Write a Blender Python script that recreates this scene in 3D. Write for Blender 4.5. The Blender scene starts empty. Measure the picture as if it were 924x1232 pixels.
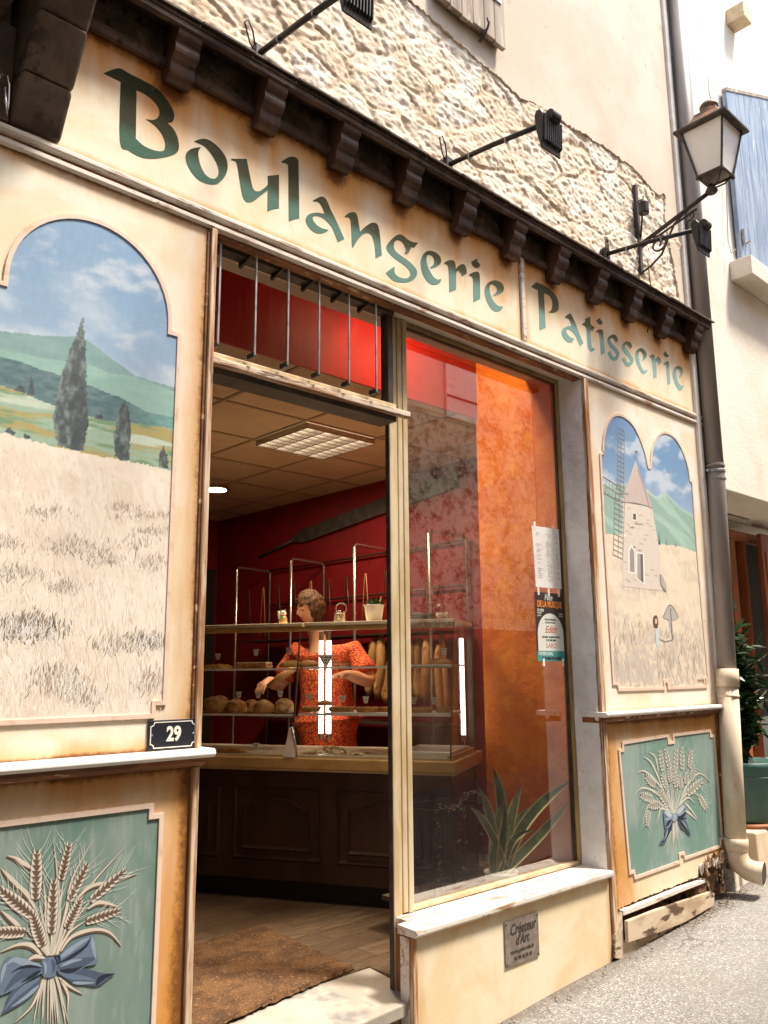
import bpy, bmesh, math, random
import numpy as np
from mathutils import Vector, Matrix, noise
from mathutils.geometry import tessellate_polygon
random.seed(7); RNG=np.random.RandomState(11)
SC=bpy.context.scene; COL=SC.collection
# ------------------------------------------------------------------ camera geometry
FPX=1003.77; YAW,PIT,ROLL=math.radians(46.860),math.radians(10.844),math.radians(.481)
C0=np.array([0.,-2.5,1.43])
_F=np.array([math.cos(PIT)*math.cos(YAW),math.cos(PIT)*math.sin(YAW),math.sin(PIT)])
_R=np.cross(_F,[0,0,1.]);_R/=np.linalg.norm(_R);_D=-np.cross(_R,_F)
_c,_s=math.cos(ROLL),math.sin(ROLL)
_R,_D=_c*_R+_s*_D,-_s*_R+_c*_D
RM=np.array([_R,_D,_F]).T
def ray(x,y): return RM@np.array([(x-462)/FPX,(y-616)/FPX,1.])
def onY(x,y,Y=0.): d=ray(x,y); return C0+d*(Y-C0[1])/d[1]
def onX(x,y,X): d=ray(x,y); return C0+d*(X-C0[0])/d[0]
def onZ(x,y,Z): d=ray(x,y); return C0+d*(Z-C0[2])/d[2]
def onP(x,y,pt,n): d=ray(x,y); return C0+d*((pt-C0)@n)/(d@n)
cam=bpy.data.cameras.new('camera'); cam_o=bpy.data.objects.new('camera',cam); COL.objects.link(cam_o)
cam.sensor_fit='VERTICAL'; cam.sensor_height=36; cam.lens=FPX/1232*36; cam.clip_start=.02; cam.clip_end=500
m4=Matrix(((_R[0],-_D[0],-_F[0],C0[0]),(_R[1],-_D[1],-_F[1],C0[1]),(_R[2],-_D[2],-_F[2],C0[2]),(0,0,0,1)))
cam_o.matrix_world=m4; SC.camera=cam_o
# ------------------------------------------------------------------ materials
MATS={}
def nt(name):
    m=bpy.data.materials.new(name); m.use_nodes=True; t=m.node_tree
    return m,t,t.nodes['Principled BSDF']
def N(t,ty,**k):
    n=t.nodes.new(ty)
    for a,b in k.items():
        if a[0]=='_': n.inputs[int(a[1:])].default_value=b
        else: setattr(n,a,b)
    return n
def L(t,a,b): t.links.new(a,b)
def mixc(t,fac,a,b,mode='MIX'):
    n=N(t,'ShaderNodeMix',data_type='RGBA',blend_type=mode)
    for sock,v in ((n.inputs[0],fac),(n.inputs[6],a),(n.inputs[7],b)):
        if hasattr(v,'links') or hasattr(v,'is_linked'): L(t,v,sock)
        elif isinstance(v,(int,float)): sock.default_value=v
        else: sock.default_value=(*v[:3],1)
    return n.outputs[2]
def coords(t,stretch=(1,1,1),kind='Object'):
    tc=N(t,'ShaderNodeTexCoord'); mp=N(t,'ShaderNodeMapping'); mp.inputs['Scale'].default_value=stretch
    L(t,tc.outputs[kind],mp.inputs[0]); return mp.outputs[0]
def noi(t,co,scale,detail=5,rough=.55,dist=0):
    n=N(t,'ShaderNodeTexNoise'); n.inputs['Scale'].default_value=scale; n.inputs['Detail'].default_value=detail
    n.inputs['Roughness'].default_value=rough; n.inputs['Distortion'].default_value=dist; L(t,co,n.inputs['Vector']); return n.outputs[0]
def ramp(t,v,a,b,lo=0.,hi=1.,smooth=True):
    n=N(t,'ShaderNodeMapRange',interpolation_type='SMOOTHSTEP' if smooth else 'LINEAR')
    n.inputs['From Min'].default_value=a;n.inputs['From Max'].default_value=b;n.inputs['To Min'].default_value=lo;n.inputs['To Max'].default_value=hi
    L(t,v,n.inputs['Value']); return n.outputs[0]
def mth(t,op,a,b=None,c=None):
    n=N(t,'ShaderNodeMath',operation=op)
    for i,v in enumerate((a,b,c)):
        if v is None: continue
        if isinstance(v,(int,float)): n.inputs[i].default_value=v
        else: L(t,v,n.inputs[i])
    return n.outputs[0]
def bump(t,b,h,strength=.3,dist=.01):
    n=N(t,'ShaderNodeBump'); n.inputs['Strength'].default_value=strength; n.inputs['Distance'].default_value=dist
    L(t,h,n.inputs['Height'])
    if b.inputs['Normal'].is_linked: L(t,b.inputs['Normal'].links[0].from_socket,n.inputs['Normal'])
    L(t,n.outputs[0],b.inputs['Normal'])
def mk(name,c1,c2=None,scale=6,lo=.4,hi=.62,rough=.6,metal=0,bs=0,bscale=40,bd=.004,stretch=(1,1,1),c3=None,s3=30,lo3=.62,hi3=.7,spec=.5,det=6):
    m,t,b=nt(name); co=coords(t,stretch)
    b.inputs['Roughness'].default_value=rough; b.inputs['Metallic'].default_value=metal; b.inputs['Specular IOR Level'].default_value=spec
    if c2 is None: b.inputs['Base Color'].default_value=(*c1,1)
    else:
        col=mixc(t,ramp(t,noi(t,co,scale,det,.6,.3),lo,hi),c1,c2)
        if c3: col=mixc(t,ramp(t,noi(t,co,s3,4,.6),lo3,hi3),col,c3)
        L(t,col,b.inputs['Base Color'])
    if bs: bump(t,b,noi(t,co,bscale,6,.6),bs,bd)
    MATS[name]=m; return m
def emit(name,c,s):
    m,t,b=nt(name); b.inputs['Base Color'].default_value=(*c,1); b.inputs['Emission Color'].default_value=(*c,1); b.inputs['Emission Strength'].default_value=s
    MATS[name]=m; return m
def glass(name,tint=(1,1,1),refl=1.,base=.04,rough=0.0,dirt=0.):
    m=bpy.data.materials.new(name); m.use_nodes=True; t=m.node_tree; t.nodes.clear()
    o=N(t,'ShaderNodeOutputMaterial'); tr=N(t,'ShaderNodeBsdfTransparent'); gl=N(t,'ShaderNodeBsdfGlossy')
    tr.inputs[0].default_value=(*tint,1); gl.inputs['Roughness'].default_value=rough
    lw=N(t,'ShaderNodeLayerWeight'); lw.inputs['Blend'].default_value=.5
    f=mth(t,'MINIMUM',mth(t,'MULTIPLY_ADD',mth(t,'POWER',lw.outputs['Facing'],4.5),refl,base),1.)
    mx=N(t,'ShaderNodeMixShader'); L(t,f,mx.inputs[0]); L(t,tr.outputs[0],mx.inputs[1]); L(t,gl.outputs[0],mx.inputs[2])
    L(t,mx.outputs[0],o.inputs[0]); MATS[name]=m; return m
def patina(name,cream,ochre,brown,wo=.10,wb=.018,orig=True,streak=(1,1,.25),amt=1.,lightp=.0,specks=.5,moz=1.,dk=.9,fp=1.25):
    """painted and aged antique finish: cream paint rubbed back to ochre and brown towards the edges of each panel"""
    m,t,b=nt(name); co=coords(t); cs=coords(t,streak)
    ed=N(t,'ShaderNodeAttribute',attribute_name='ed').outputs['Fac']; mu=N(t,'ShaderNodeAttribute',attribute_name='mu').outputs['Fac']
    n1=noi(t,cs,5,6,.6,.4); n2=noi(t,co,42,5,.65,.2); n3=noi(t,co,1.6,4,.6); 
    base=mixc(t,ramp(t,noi(t,co,3.2,7,.62,.6),.38,.66),cream,[cream[0]*.93,cream[1]*.84,cream[2]*.70])
    base=mixc(t,ramp(t,noi(t,cs,9,6,.7),.55,.75,0,.35),base,[c*dk*.9 for c in ochre])
    # ochre halo
    e1=mth(t,'ADD',ed,mth(t,'MULTIPLY',mth(t,'SUBTRACT',n1,.5),wo*1.5))
    fo=mth(t,'POWER',ramp(t,e1,wo,-wo*.1),fp)
    col=mixc(t,mth(t,'MULTIPLY',fo,amt),base,ochre)
    e2=mth(t,'ADD',ed,mth(t,'ADD',mth(t,'MULTIPLY',mth(t,'SUBTRACT',n2,.5),wb*1.6),mth(t,'MULTIPLY',mth(t,'SUBTRACT',n1,.5),wb*2.2)))
    col=mixc(t,mth(t,'MULTIPLY',ramp(t,e2,wb,0),.85*amt),col,brown)
    e3=mth(t,'ADD',mu,mth(t,'MULTIPLY',mth(t,'SUBTRACT',n2,.5),.016))
    col=mixc(t,ramp(t,e3,.022,.0,0,.75*moz),col,[brown[0]*1.3,brown[1]*1.2,brown[2]*1.1])  # soft brown shadow painted around the mural outline
    sp=noi(t,co,95,2,.5); col=mixc(t,ramp(t,sp,.73,.76,0,specks),col,brown)
    L(t,col,b.inputs['Base Color']); b.inputs['Roughness'].default_value=.65; b.inputs['Specular IOR Level'].default_value=.3
    bump(t,b,noi(t,co,60,5,.6),.12,.003); bump(t,b,n1,.15,.01)
    MATS[name]=m; return m
def artmat():
    m,t,b=nt('art paint'); co=coords(t)
    a=N(t,'ShaderNodeAttribute',attribute_name='Col').outputs['Color']
    col=mixc(t,ramp(t,noi(t,coords(t,(1,1,.35)),55,4,.6),.3,.7,0,.22),a,[.75,.72,.66],'MULTIPLY')
    L(t,col,b.inputs['Base Color']); b.inputs['Roughness'].default_value=.55
    bump(t,b,noi(t,coords(t,(1,1,.4)),90,4,.6),.15,.002)
    MATS['art']=m; return m
# ------------------------------------------------------------------ mesh builder
class MB:
    def __init__(s): s.v=[];s.f=[];s.c=[];s.sm=False
    def add(s,vs,fs,col=None):
        o=len(s.v); s.v+= [tuple(float(q) for q in v) for v in vs]; s.f+=[tuple(i+o for i in f) for f in fs]; s.c+=[col]*len(fs); return s
    def box(s,x0,x1,y0,y1,z0,z1):
        v=[(x,y,z) for z in (z0,z1) for y in (y0,y1) for x in (x0,x1)]
        return s.add(v,[(0,2,3,1),(4,5,7,6),(0,1,5,4),(2,6,7,3),(0,4,6,2),(1,3,7,5)])
    def fbox(s,o,U,W,u0,u1,w0,w1,z0,z1):
        v=[(o[0]+U[0]*u+W[0]*w,o[1]+U[1]*u+W[1]*w,z) for z in (z0,z1) for w in (w0,w1) for u in (u0,u1)]
        return s.add(v,[(0,2,3,1),(4,5,7,6),(0,1,5,4),(2,6,7,3),(0,4,6,2),(1,3,7,5)])
    def hexa(s,a,b):   # two matching polygons (lists of 3d points), joined
        n=len(a); v=list(a)+list(b)
        return s.add(v,[tuple(range(n))[::-1],tuple(range(n,2*n))]+[(i,(i+1)%n,n+(i+1)%n,n+i) for i in range(n)])
    def prism(s,pts,y0,y1):  # polygon in xz extruded along y, concave safe
        n=len(pts); tri=tessellate_polygon([[Vector((p[0],p[1],0)) for p in pts]])
        v=[(p[0],y0,p[1]) for p in pts]+[(p[0],y1,p[1]) for p in pts]
        return s.add(v,[tuple(t) for t in tri]+[tuple(i+n for i in t[::-1]) for t in tri]+[(i,(i+1)%n,n+(i+1)%n,n+i) for i in range(n)])
    def prismx(s,pts,x0,x1): # polygon in yz extruded along x
        n=len(pts); tri=tessellate_polygon([[Vector((p[0],p[1],0)) for p in pts]])
        v=[(x0,p[0],p[1]) for p in pts]+[(x1,p[0],p[1]) for p in pts]
        return s.add(v,[tuple(t) for t in tri]+[tuple(i+n for i in t[::-1]) for t in tri]+[(i,(i+1)%n,n+(i+1)%n,n+i) for i in range(n)])
    def flat(s,pts,y,col=None): # flat polygon in xz plane facing -y
        tri=tessellate_polygon([[Vector((p[0],p[1],0)) for p in pts]])
        return s.add([(p[0],y,p[1]) for p in pts],[tuple(t) for t in tri],col)
    def tube(s,pts,r,n=8,cap=True,sq=1.):
        pts=[Vector(p) for p in pts]; rs=r if isinstance(r,(list,tuple)) else [r]*len(pts)
        up=None; base=len(s.v); k=len(pts)
        for i,p in enumerate(pts):
            t=(pts[min(i+1,k-1)]-pts[max(i-1,0)]).normalized()
            if up is None: up=Vector((0,0,1)) if abs(t.z)<.9 else Vector((1,0,0))
            a=t.cross(up).normalized(); b=a.cross(t).normalized(); up=b
            for j in range(n):
                an=2*math.pi*j/n; q=p+a*math.cos(an)*rs[i]+b*math.sin(an)*rs[i]*sq; s.v.append(tuple(q))
        fs=[(base+i*n+j,base+i*n+(j+1)%n,base+(i+1)*n+(j+1)%n,base+(i+1)*n+j) for i in range(k-1) for j in range(n)]
        if cap: fs+=[tuple(base+j for j in range(n))[::-1],tuple(base+(k-1)*n+j for j in range(n))]
        s.f+=fs; s.c+=[None]*len(fs); return s
    def lathe(s,prof,c,n=24,axis=None):  # prof [(r,z)], c centre
        base=len(s.v)
        for r,z in prof:
            for j in range(n):
                a=2*math.pi*j/n; s.v.append((c[0]+r*math.cos(a),c[1]+r*math.sin(a),c[2]+z))
        k=len(prof); fs=[(base+i*n+j,base+i*n+(j+1)%n,base+(i+1)*n+(j+1)%n,base+(i+1)*n+j) for i in range(k-1) for j in range(n)]
        fs+=[tuple(base+j for j in range(n))[::-1],tuple(base+(k-1)*n+j for j in range(n))]
        s.f+=fs; s.c+=[None]*len(fs); return s
def smoothpoly(p,closed=True,sub=4,corner=48):
    n=len(p); P=[np.array(q,float) for q in p]; cn=[]
    for i in range(n):
        if not closed and i in (0,n-1): cn.append(True); continue
        a=P[i]-P[i-1]; b=P[(i+1)%n]-P[i]
        an=abs(math.degrees(math.atan2(a[0]*b[1]-a[1]*b[0],a@b))); cn.append(an>corner)
    out=[]
    for i in range(n if closed else n-1):
        p1,p2=P[i],P[(i+1)%n]; p0=p1 if cn[i] else P[i-1]; p3=p2 if cn[(i+1)%n] else P[(i+2)%n]
        if cn[i] and cn[(i+1)%n]: out.append(p1); continue
        for k in range(sub):
            t=k/sub; out.append(.5*((2*p1)+(-p0+p2)*t+(2*p0-5*p1+4*p2-p3)*t*t+(-p0+3*p1-3*p2+p3)*t**3))
    if not closed: out.append(P[-1])
    return [tuple(q) for q in out]
def obj(name,mb,mat,parent=None,smooth=False,bev=0,seg=2,label=None,cat=None,group=None,kind=None,recalc=True,sub=0):
    if mat=='art': mb.v=[(a,-.0034+(b+.0034)*.3,c) for a,b,c in mb.v]
    me=bpy.data.meshes.new(name)
    me.from_pydata(mb.v,[],mb.f); me.validate(); me.update()
    if recalc and len(me.polygons)==len(mb.f):
        bm=bmesh.new(); bm.from_mesh(me); bmesh.ops.recalc_face_normals(bm,faces=bm.faces); bm.to_mesh(me); bm.free()
    if any(c is not None for c in mb.c) and len(me.polygons)==len(mb.c):
        at=me.color_attributes.new('Col','FLOAT_COLOR','CORNER'); arr=np.ones((len(me.loops),4),np.float32)
        for p in me.polygons:
            c=mb.c[p.index]
            if c is not None: arr[p.loop_start:p.loop_start+p.loop_total,:3]=c
        at.data.foreach_set('color',arr.ravel())
    o=bpy.data.objects.new(name,me); COL.objects.link(o)
    for m_ in (mat if isinstance(mat,list) else [mat]): me.materials.append(MATS[m_] if isinstance(m_,str) else m_)
    if smooth: me.polygons.foreach_set('use_smooth',[True]*len(me.polygons))
    if bev:
        b=o.modifiers.new('bev','BEVEL'); b.width=bev; b.segments=seg; b.limit_method='ANGLE'; b.angle_limit=math.radians(40)
    if sub:
        b=o.modifiers.new('sub','SUBSURF'); b.levels=sub; b.render_levels=sub
    if parent: attach(o,parent)
    return tag(o,label,cat,group,kind)
def attach(o,parent):
    o.parent=parent; o.matrix_parent_inverse=Matrix.Translation(parent.location).inverted() if parent.type=='EMPTY' else Matrix()
def tag(o,label=None,cat=None,group=None,kind=None):
    if label: o['label']=label
    if cat: o['category']=cat
    if group: o['group']=group
    if kind: o['kind']=kind
    return o
def thing(name,label,cat,loc=(0,0,0),group=None):
    o=bpy.data.objects.new(name,None); COL.objects.link(o); o.location=[float(q) for q in loc]; o.empty_display_size=.05
    return tag(o,label,cat,group)
def copytree(o,delta,label=None,parent=None,rotz=0):
    c=o.copy(); COL.objects.link(c)
    if parent is None:
        c.location=Vector(o.location)+Vector(delta)
        if rotz: c.rotation_euler.z+=rotz
        if label: c['label']=label
    else: c.parent=parent
    for ch in list(o.children): copytree(ch,delta,parent=c)
    return c
def seglist(poly,closed=True,w=1.):
    n=len(poly); return [(poly[i][0],poly[i][1],poly[(i+1)%n][0],poly[(i+1)%n][1],w) for i in range(n if closed else n-1)]
def dist(X,Z,segs):
    d=np.full(X.shape,9.)
    for x0,z0,x1,z1,w in segs:
        dx,dz=x1-x0,z1-z0; l2=dx*dx+dz*dz+1e-12
        t=np.clip(((X-x0)*dx+(Z-z0)*dz)/l2,0,1); d=np.minimum(d,np.hypot(X-x0-t*dx,Z-z0-t*dz)/w)
    return d
def inside(X,Z,poly):
    r=np.zeros(X.shape,bool); n=len(poly)
    for i in range(n):
        x0,z0=poly[i]; x1,z1=poly[(i+1)%n]
        if z0==z1: continue
        c=((z0>Z)!=(z1>Z))&(X<(x1-x0)*(Z-z0)/(z1-z0)+x0); r^=c
    return r
_T=RNG.rand(256,256)
def vn(x,y):
    ix=np.floor(x).astype(int);iy=np.floor(y).astype(int);fx=x-ix;fy=y-iy;fx=fx*fx*(3-2*fx);fy=fy*fy*(3-2*fy)
    g=lambda a,b:_T[a%256,b%256]
    return (g(ix,iy)*(1-fx)+g(ix+1,iy)*fx)*(1-fy)+(g(ix,iy+1)*(1-fx)+g(ix+1,iy+1)*fx)*fy
def fbm(x,y,o=5,g=.5):
    s=0;a=1;n=0
    for i in range(o): s=s+a*vn(x*2**i+17*i,y*2**i+31*i);n+=a;a*=g
    return s/n
def sst(v,a,b): t=np.clip((v-a)/(b-a),0,1); return t*t*(3-2*t)
def gridmesh(name,xs,zs,yfun,mat,parent,attrs=None,color=None,mask=None,smooth=False,**k):
    """surface over x,z; y from function; float attributes and painted colour per point"""
    X,Z=np.meshgrid(xs,zs); nx,nz=len(xs),len(zs); Y=yfun(X,Z) if callable(yfun) else np.full(X.shape,float(yfun))
    v=np.stack([X.ravel(),Y.ravel(),Z.ravel()],1)
    i=np.arange(nx*nz).reshape(nz,nx); f=np.stack([i[:-1,:-1],i[:-1,1:],i[1:,1:],i[1:,:-1]],-1).reshape(-1,4)
    if mask is not None:
        mk_=mask(X,Z); fm=(mk_[:-1,:-1]&mk_[:-1,1:]&mk_[1:,1:]&mk_[1:,:-1]).ravel(); f=f[fm]
    me=bpy.data.meshes.new(name); me.from_pydata(v.tolist(),[],f.tolist()); me.update()
    for an,fn in (attrs or {}).items():
        a=me.attributes.new(an,'FLOAT','POINT'); a.data.foreach_set('value',fn(X,Z).ravel().astype(np.float32))
    if color is not None:
        c=color(X,Z); a=me.color_attributes.new('Col','FLOAT_COLOR','POINT')
        a.data.foreach_set('color',np.concatenate([c.reshape(-1,3),np.ones((c.size//3,1))],1).astype(np.float32).ravel())
    o=bpy.data.objects.new(name,me); COL.objects.link(o); me.materials.append(MATS[mat])
    if smooth: me.polygons.foreach_set('use_smooth',[True]*len(me.polygons))
    if parent: attach(o,parent)
    return tag(o,**k)
def ribbon(mb,pts,w,y,col,sub=5,closed=False):
    """tapered brush stroke in the facade plane; w list or number"""
    p=smoothpoly(pts,False,sub,170) if len(pts)>2 else [tuple(map(float,q)) for q in pts]
    n=len(p); Lf=[];Rt=[]
    for i in range(n):
        a=np.array(p[min(i+1,n-1)])-np.array(p[max(i-1,0)]); a=a/(np.hypot(*a)+1e-9); q=np.array([-a[1],a[0]])
        t=i/(n-1); ww=(np.interp(t,np.linspace(0,1,len(w)),w) if isinstance(w,(list,tuple)) else w)/2
        Lf.append(np.array(p[i])+q*ww); Rt.append(np.array(p[i])-q*ww)
    v=[(a[0],y,a[1]) for a in Lf]+[(a[0],y,a[1]) for a in Rt]
    mb.add(v,[(i,i+1,n+i+1,n+i) for i in range(n-1)],col)
def stripe(mb,poly,off0,off1,y0,y1):
    """closed moulding following a polygon between two offsets (mitred)"""
    n=len(poly); P=[np.array(p) for p in poly]
    area=sum(P[i][0]*P[(i+1)%n][1]-P[(i+1)%n][0]*P[i][1] for i in range(n)); sg=1 if area>0 else -1
    def off(d):
        o=[]
        for i in range(n):
            a=P[i]-P[i-1]; b=P[(i+1)%n]-P[i]; a/=np.hypot(*a)+1e-9; b/=np.hypot(*b)+1e-9
            na=np.array([a[1],-a[0]])*sg; nb=np.array([b[1],-b[0]])*sg; m=na+nb; m/=max(.35,m@m/2+1e-9)*2/1
            m=(na+nb)/max(.5,1+na@nb); o.append(P[i]+m*d)
        return o
    A,B=off(off0),off(off1); v=[]
    for q,y in ((A,y1),(A,y0),(B,y0),(B,y1)): v+=[(p[0],y,p[1]) for p in q]
    fs=[(k*n+i,k*n+(i+1)%n,(k+1)*n+(i+1)%n,(k+1)*n+i) for k in range(3) for i in range(n)]
    mb.add(v,fs)
def textmesh(name,s,size,mat,parent,origin,xdir,zdir,align='CENTER',shear=0,off=0,ext=.0006,spacing=1.,sx=1.):
    cu=bpy.data.curves.new(name,'FONT'); cu.body=s; cu.size=size; cu.align_x=align; cu.align_y='CENTER'; cu.shear=shear; cu.offset=off; cu.extrude=ext; cu.space_character=spacing; cu.resolution_u=3
    to=bpy.data.objects.new(name,cu); COL.objects.link(to)
    me=bpy.data.meshes.new_from_object(to); bpy.data.objects.remove(to); me.name=name
    xd=Vector(xdir).normalized(); zd=Vector(zdir).normalized(); nd=xd.cross(zd)
    M=Matrix(((xd.x*sx,zd.x,nd.x,origin[0]),(xd.y*sx,zd.y,nd.y,origin[1]),(xd.z*sx,zd.z,nd.z,origin[2]),(0,0,0,1)))
    me.transform(M); me.materials.clear(); me.materials.append(MATS[mat])
    o=bpy.data.objects.new(name,me); COL.objects.link(o)
    if parent: attach(o,parent)
    return o
# ------------------------------------------------------------------ the palette
artmat()
CREAM=(.80,.67,.50); OCH=(.66,.31,.07); BRN=(.17,.06,.022)
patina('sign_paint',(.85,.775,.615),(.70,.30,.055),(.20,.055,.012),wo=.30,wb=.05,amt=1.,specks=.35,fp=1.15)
patina('panel_paint',(.86,.79,.66),(.62,.32,.11),(.13,.04,.012),wo=.07,wb=.014,amt=1.)
patina('panel_paint_pale',(.87,.79,.69),(.72,.52,.33),(.30,.15,.08),wo=.05,wb=.008,amt=.8,moz=.6)
patina('low_panel_paint',(.85,.73,.54),(.62,.27,.055),(.13,.04,.012),wo=.17,wb=.022,amt=1.,specks=.7)
patina('base_paint',(.80,.70,.52),(.62,.36,.13),BRN,wo=.06,wb=.006,amt=.8,specks=1.)
mk('stripe_pink',(.78,.60,.48),(.60,.40,.27),scale=14,rough=.5,lo=.5,hi=.75)
mk('white_worn',(.72,.66,.58),(.36,.20,.11),scale=22,lo=.52,hi=.68,rough=.6,bs=.3,bscale=60,stretch=(.25,1,1),c3=(.16,.07,.03),s3=45,lo3=.64,hi3=.7)
mk('ledge_white',(.82,.78,.73),(.55,.38,.26),scale=20,lo=.58,hi=.72,rough=.55,bs=.3,bscale=50,stretch=(.3,1,1))
mk('wood_brown_line',(.30,.11,.035),(.14,.05,.018),scale=12,rough=.6,stretch=(.3,1,1),c3=(.62,.42,.26),s3=30,lo3=.6,hi3=.66)
mk('edge_wood',(.72,.56,.40),(.36,.15,.05),scale=38,lo=.38,hi=.6,rough=.65,bs=.4,bscale=60,stretch=(1,1,.07),c3=(.13,.055,.025),s3=60,lo3=.58,hi3=.68)
mk('frame_beige',(.66,.54,.36),(.52,.38,.2),scale=8,rough=.38,stretch=(1,1,.3))
mk('frame_gold',(.40,.27,.10),(.25,.15,.05),scale=8,rough=.4,stretch=(1,1,.3))
mk('frame_dark',(.035,.025,.02),(.07,.05,.035),scale=12,rough=.5)
mk('reveal_plaster',(.90,.88,.85),(.82,.79,.74),scale=7,rough=.85,bs=.7,bscale=28,bd=.012,c3=(.45,.38,.3),s3=40,lo3=.68,hi3=.74)
mk('soffit_wood',(.80,.72,.62),(.60,.49,.37),scale=7,rough=.7,stretch=(.3,1,1),bs=.3)
mk('dark_timber',(.055,.027,.014),(.125,.070,.04),scale=7,lo=.42,hi=.7,rough=.7,bs=.5,bscale=30,bd=.01,c3=(.02,.01,.008),s3=16,lo3=.55,hi3=.65)
mk('corbel_wood',(.045,.018,.008),(.125,.055,.027),scale=9,lo=.4,hi=.7,rough=.55,bs=.5,bscale=25,stretch=(1,1,.4))
mk('mottled_board',(.075,.052,.035),(.24,.18,.12),scale=9,lo=.42,hi=.75,rough=.85,bs=.5,bscale=40,c3=(.03,.02,.012),s3=14,lo3=.55,hi3=.65)
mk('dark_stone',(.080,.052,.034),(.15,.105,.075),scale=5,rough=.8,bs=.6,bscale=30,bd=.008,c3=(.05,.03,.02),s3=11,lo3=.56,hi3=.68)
mk('plaster_pink',(.68,.585,.475),(.60,.50,.39),scale=1.6,rough=.9,bs=.35,bscale=160,bd=.004,c3=(.46,.33,.22),s3=7,lo3=.6,hi3=.75)
mk('plaster_white',(.78,.73,.66),(.66,.58,.48),scale=4,rough=.9,bs=.5,bscale=60,bd=.006)
mk('plaster_cream',(.84,.77,.67),(.72,.63,.51),scale=1.3,lo=.4,hi=.72,rough=.9,bs=.45,bscale=45,bd=.008,c3=(.52,.42,.32),s3=3.3,lo3=.62,hi3=.82)
mk('plaster_grey',(.52,.46,.39),(.44,.38,.31),scale=4,rough=.9,bs=.3,bscale=80)
def stonemat():
    m,t,b=nt('rubble_stone'); co=coords(t)
    v=N(t,'ShaderNodeTexVoronoi'); v.inputs['Scale'].default_value=4.3; L(t,coords(t,(.6,1,1)),v.inputs['Vector'])
    n=noi(t,co,4.5,8,.62,.5); n2=noi(t,coords(t,(.6,1,1.4)),26,7,.7,.8); n3=noi(t,co,9,5,.6,.2)
    col=mixc(t,ramp(t,n,.3,.7),(.88,.81,.70),(.76,.63,.47))
    col=mixc(t,ramp(t,n2,.55,.7,0,.8),col,(.42,.24,.11))
    col=mixc(t,ramp(t,n3,.55,.72,0,.65),col,(.90,.85,.77))
    hv=N(t,'ShaderNodeAttribute',attribute_name='hv').outputs['Fac']; cv=N(t,'ShaderNodeAttribute',attribute_name='cellv').outputs['Fac']
    col=mixc(t,ramp(t,cv,.35,1.,0,.45),col,(.70,.50,.31)); col=mixc(t,ramp(t,cv,.3,0.,0,.35),col,(.93,.90,.84))
    jt=N(t,'ShaderNodeAttribute',attribute_name='joint').outputs['Fac']; col=mixc(t,mth(t,'MULTIPLY',ramp(t,jt,.045,.0),ramp(t,n3,.3,.55,.1,.6)),col,(.62,.46,.30))
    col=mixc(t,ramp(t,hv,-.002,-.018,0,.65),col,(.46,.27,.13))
    L(t,col,b.inputs['Base Color']); b.inputs['Roughness'].default_value=.92
    bump(t,b,n2,.45,.010); bump(t,b,noi(t,co,70,7,.75),.5,.005); MATS['rubble_stone']=m
stonemat()
def oppmat():
    m,t,b=nt('opposite_stone'); co=coords(t)
    n=noi(t,co,6,9,.7,.3); n2=noi(t,coords(t,(1,1,1.3)),13,8,.72,.3)
    col=mixc(t,ramp(t,n,.42,.62),(.92,.83,.68),(.20,.12,.06)); col=mixc(t,ramp(t,n2,.48,.62,0,.85),col,(.96,.90,.78)); col=mixc(t,ramp(t,n2,.45,.3,0,.7),col,(.22,.13,.07))
    L(t,col,b.inputs['Base Color']); b.inputs['Roughness'].default_value=.95; bump(t,b,n,1.,.1); bump(t,b,n2,1.,.04); MATS['opposite_stone']=m
oppmat()
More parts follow.
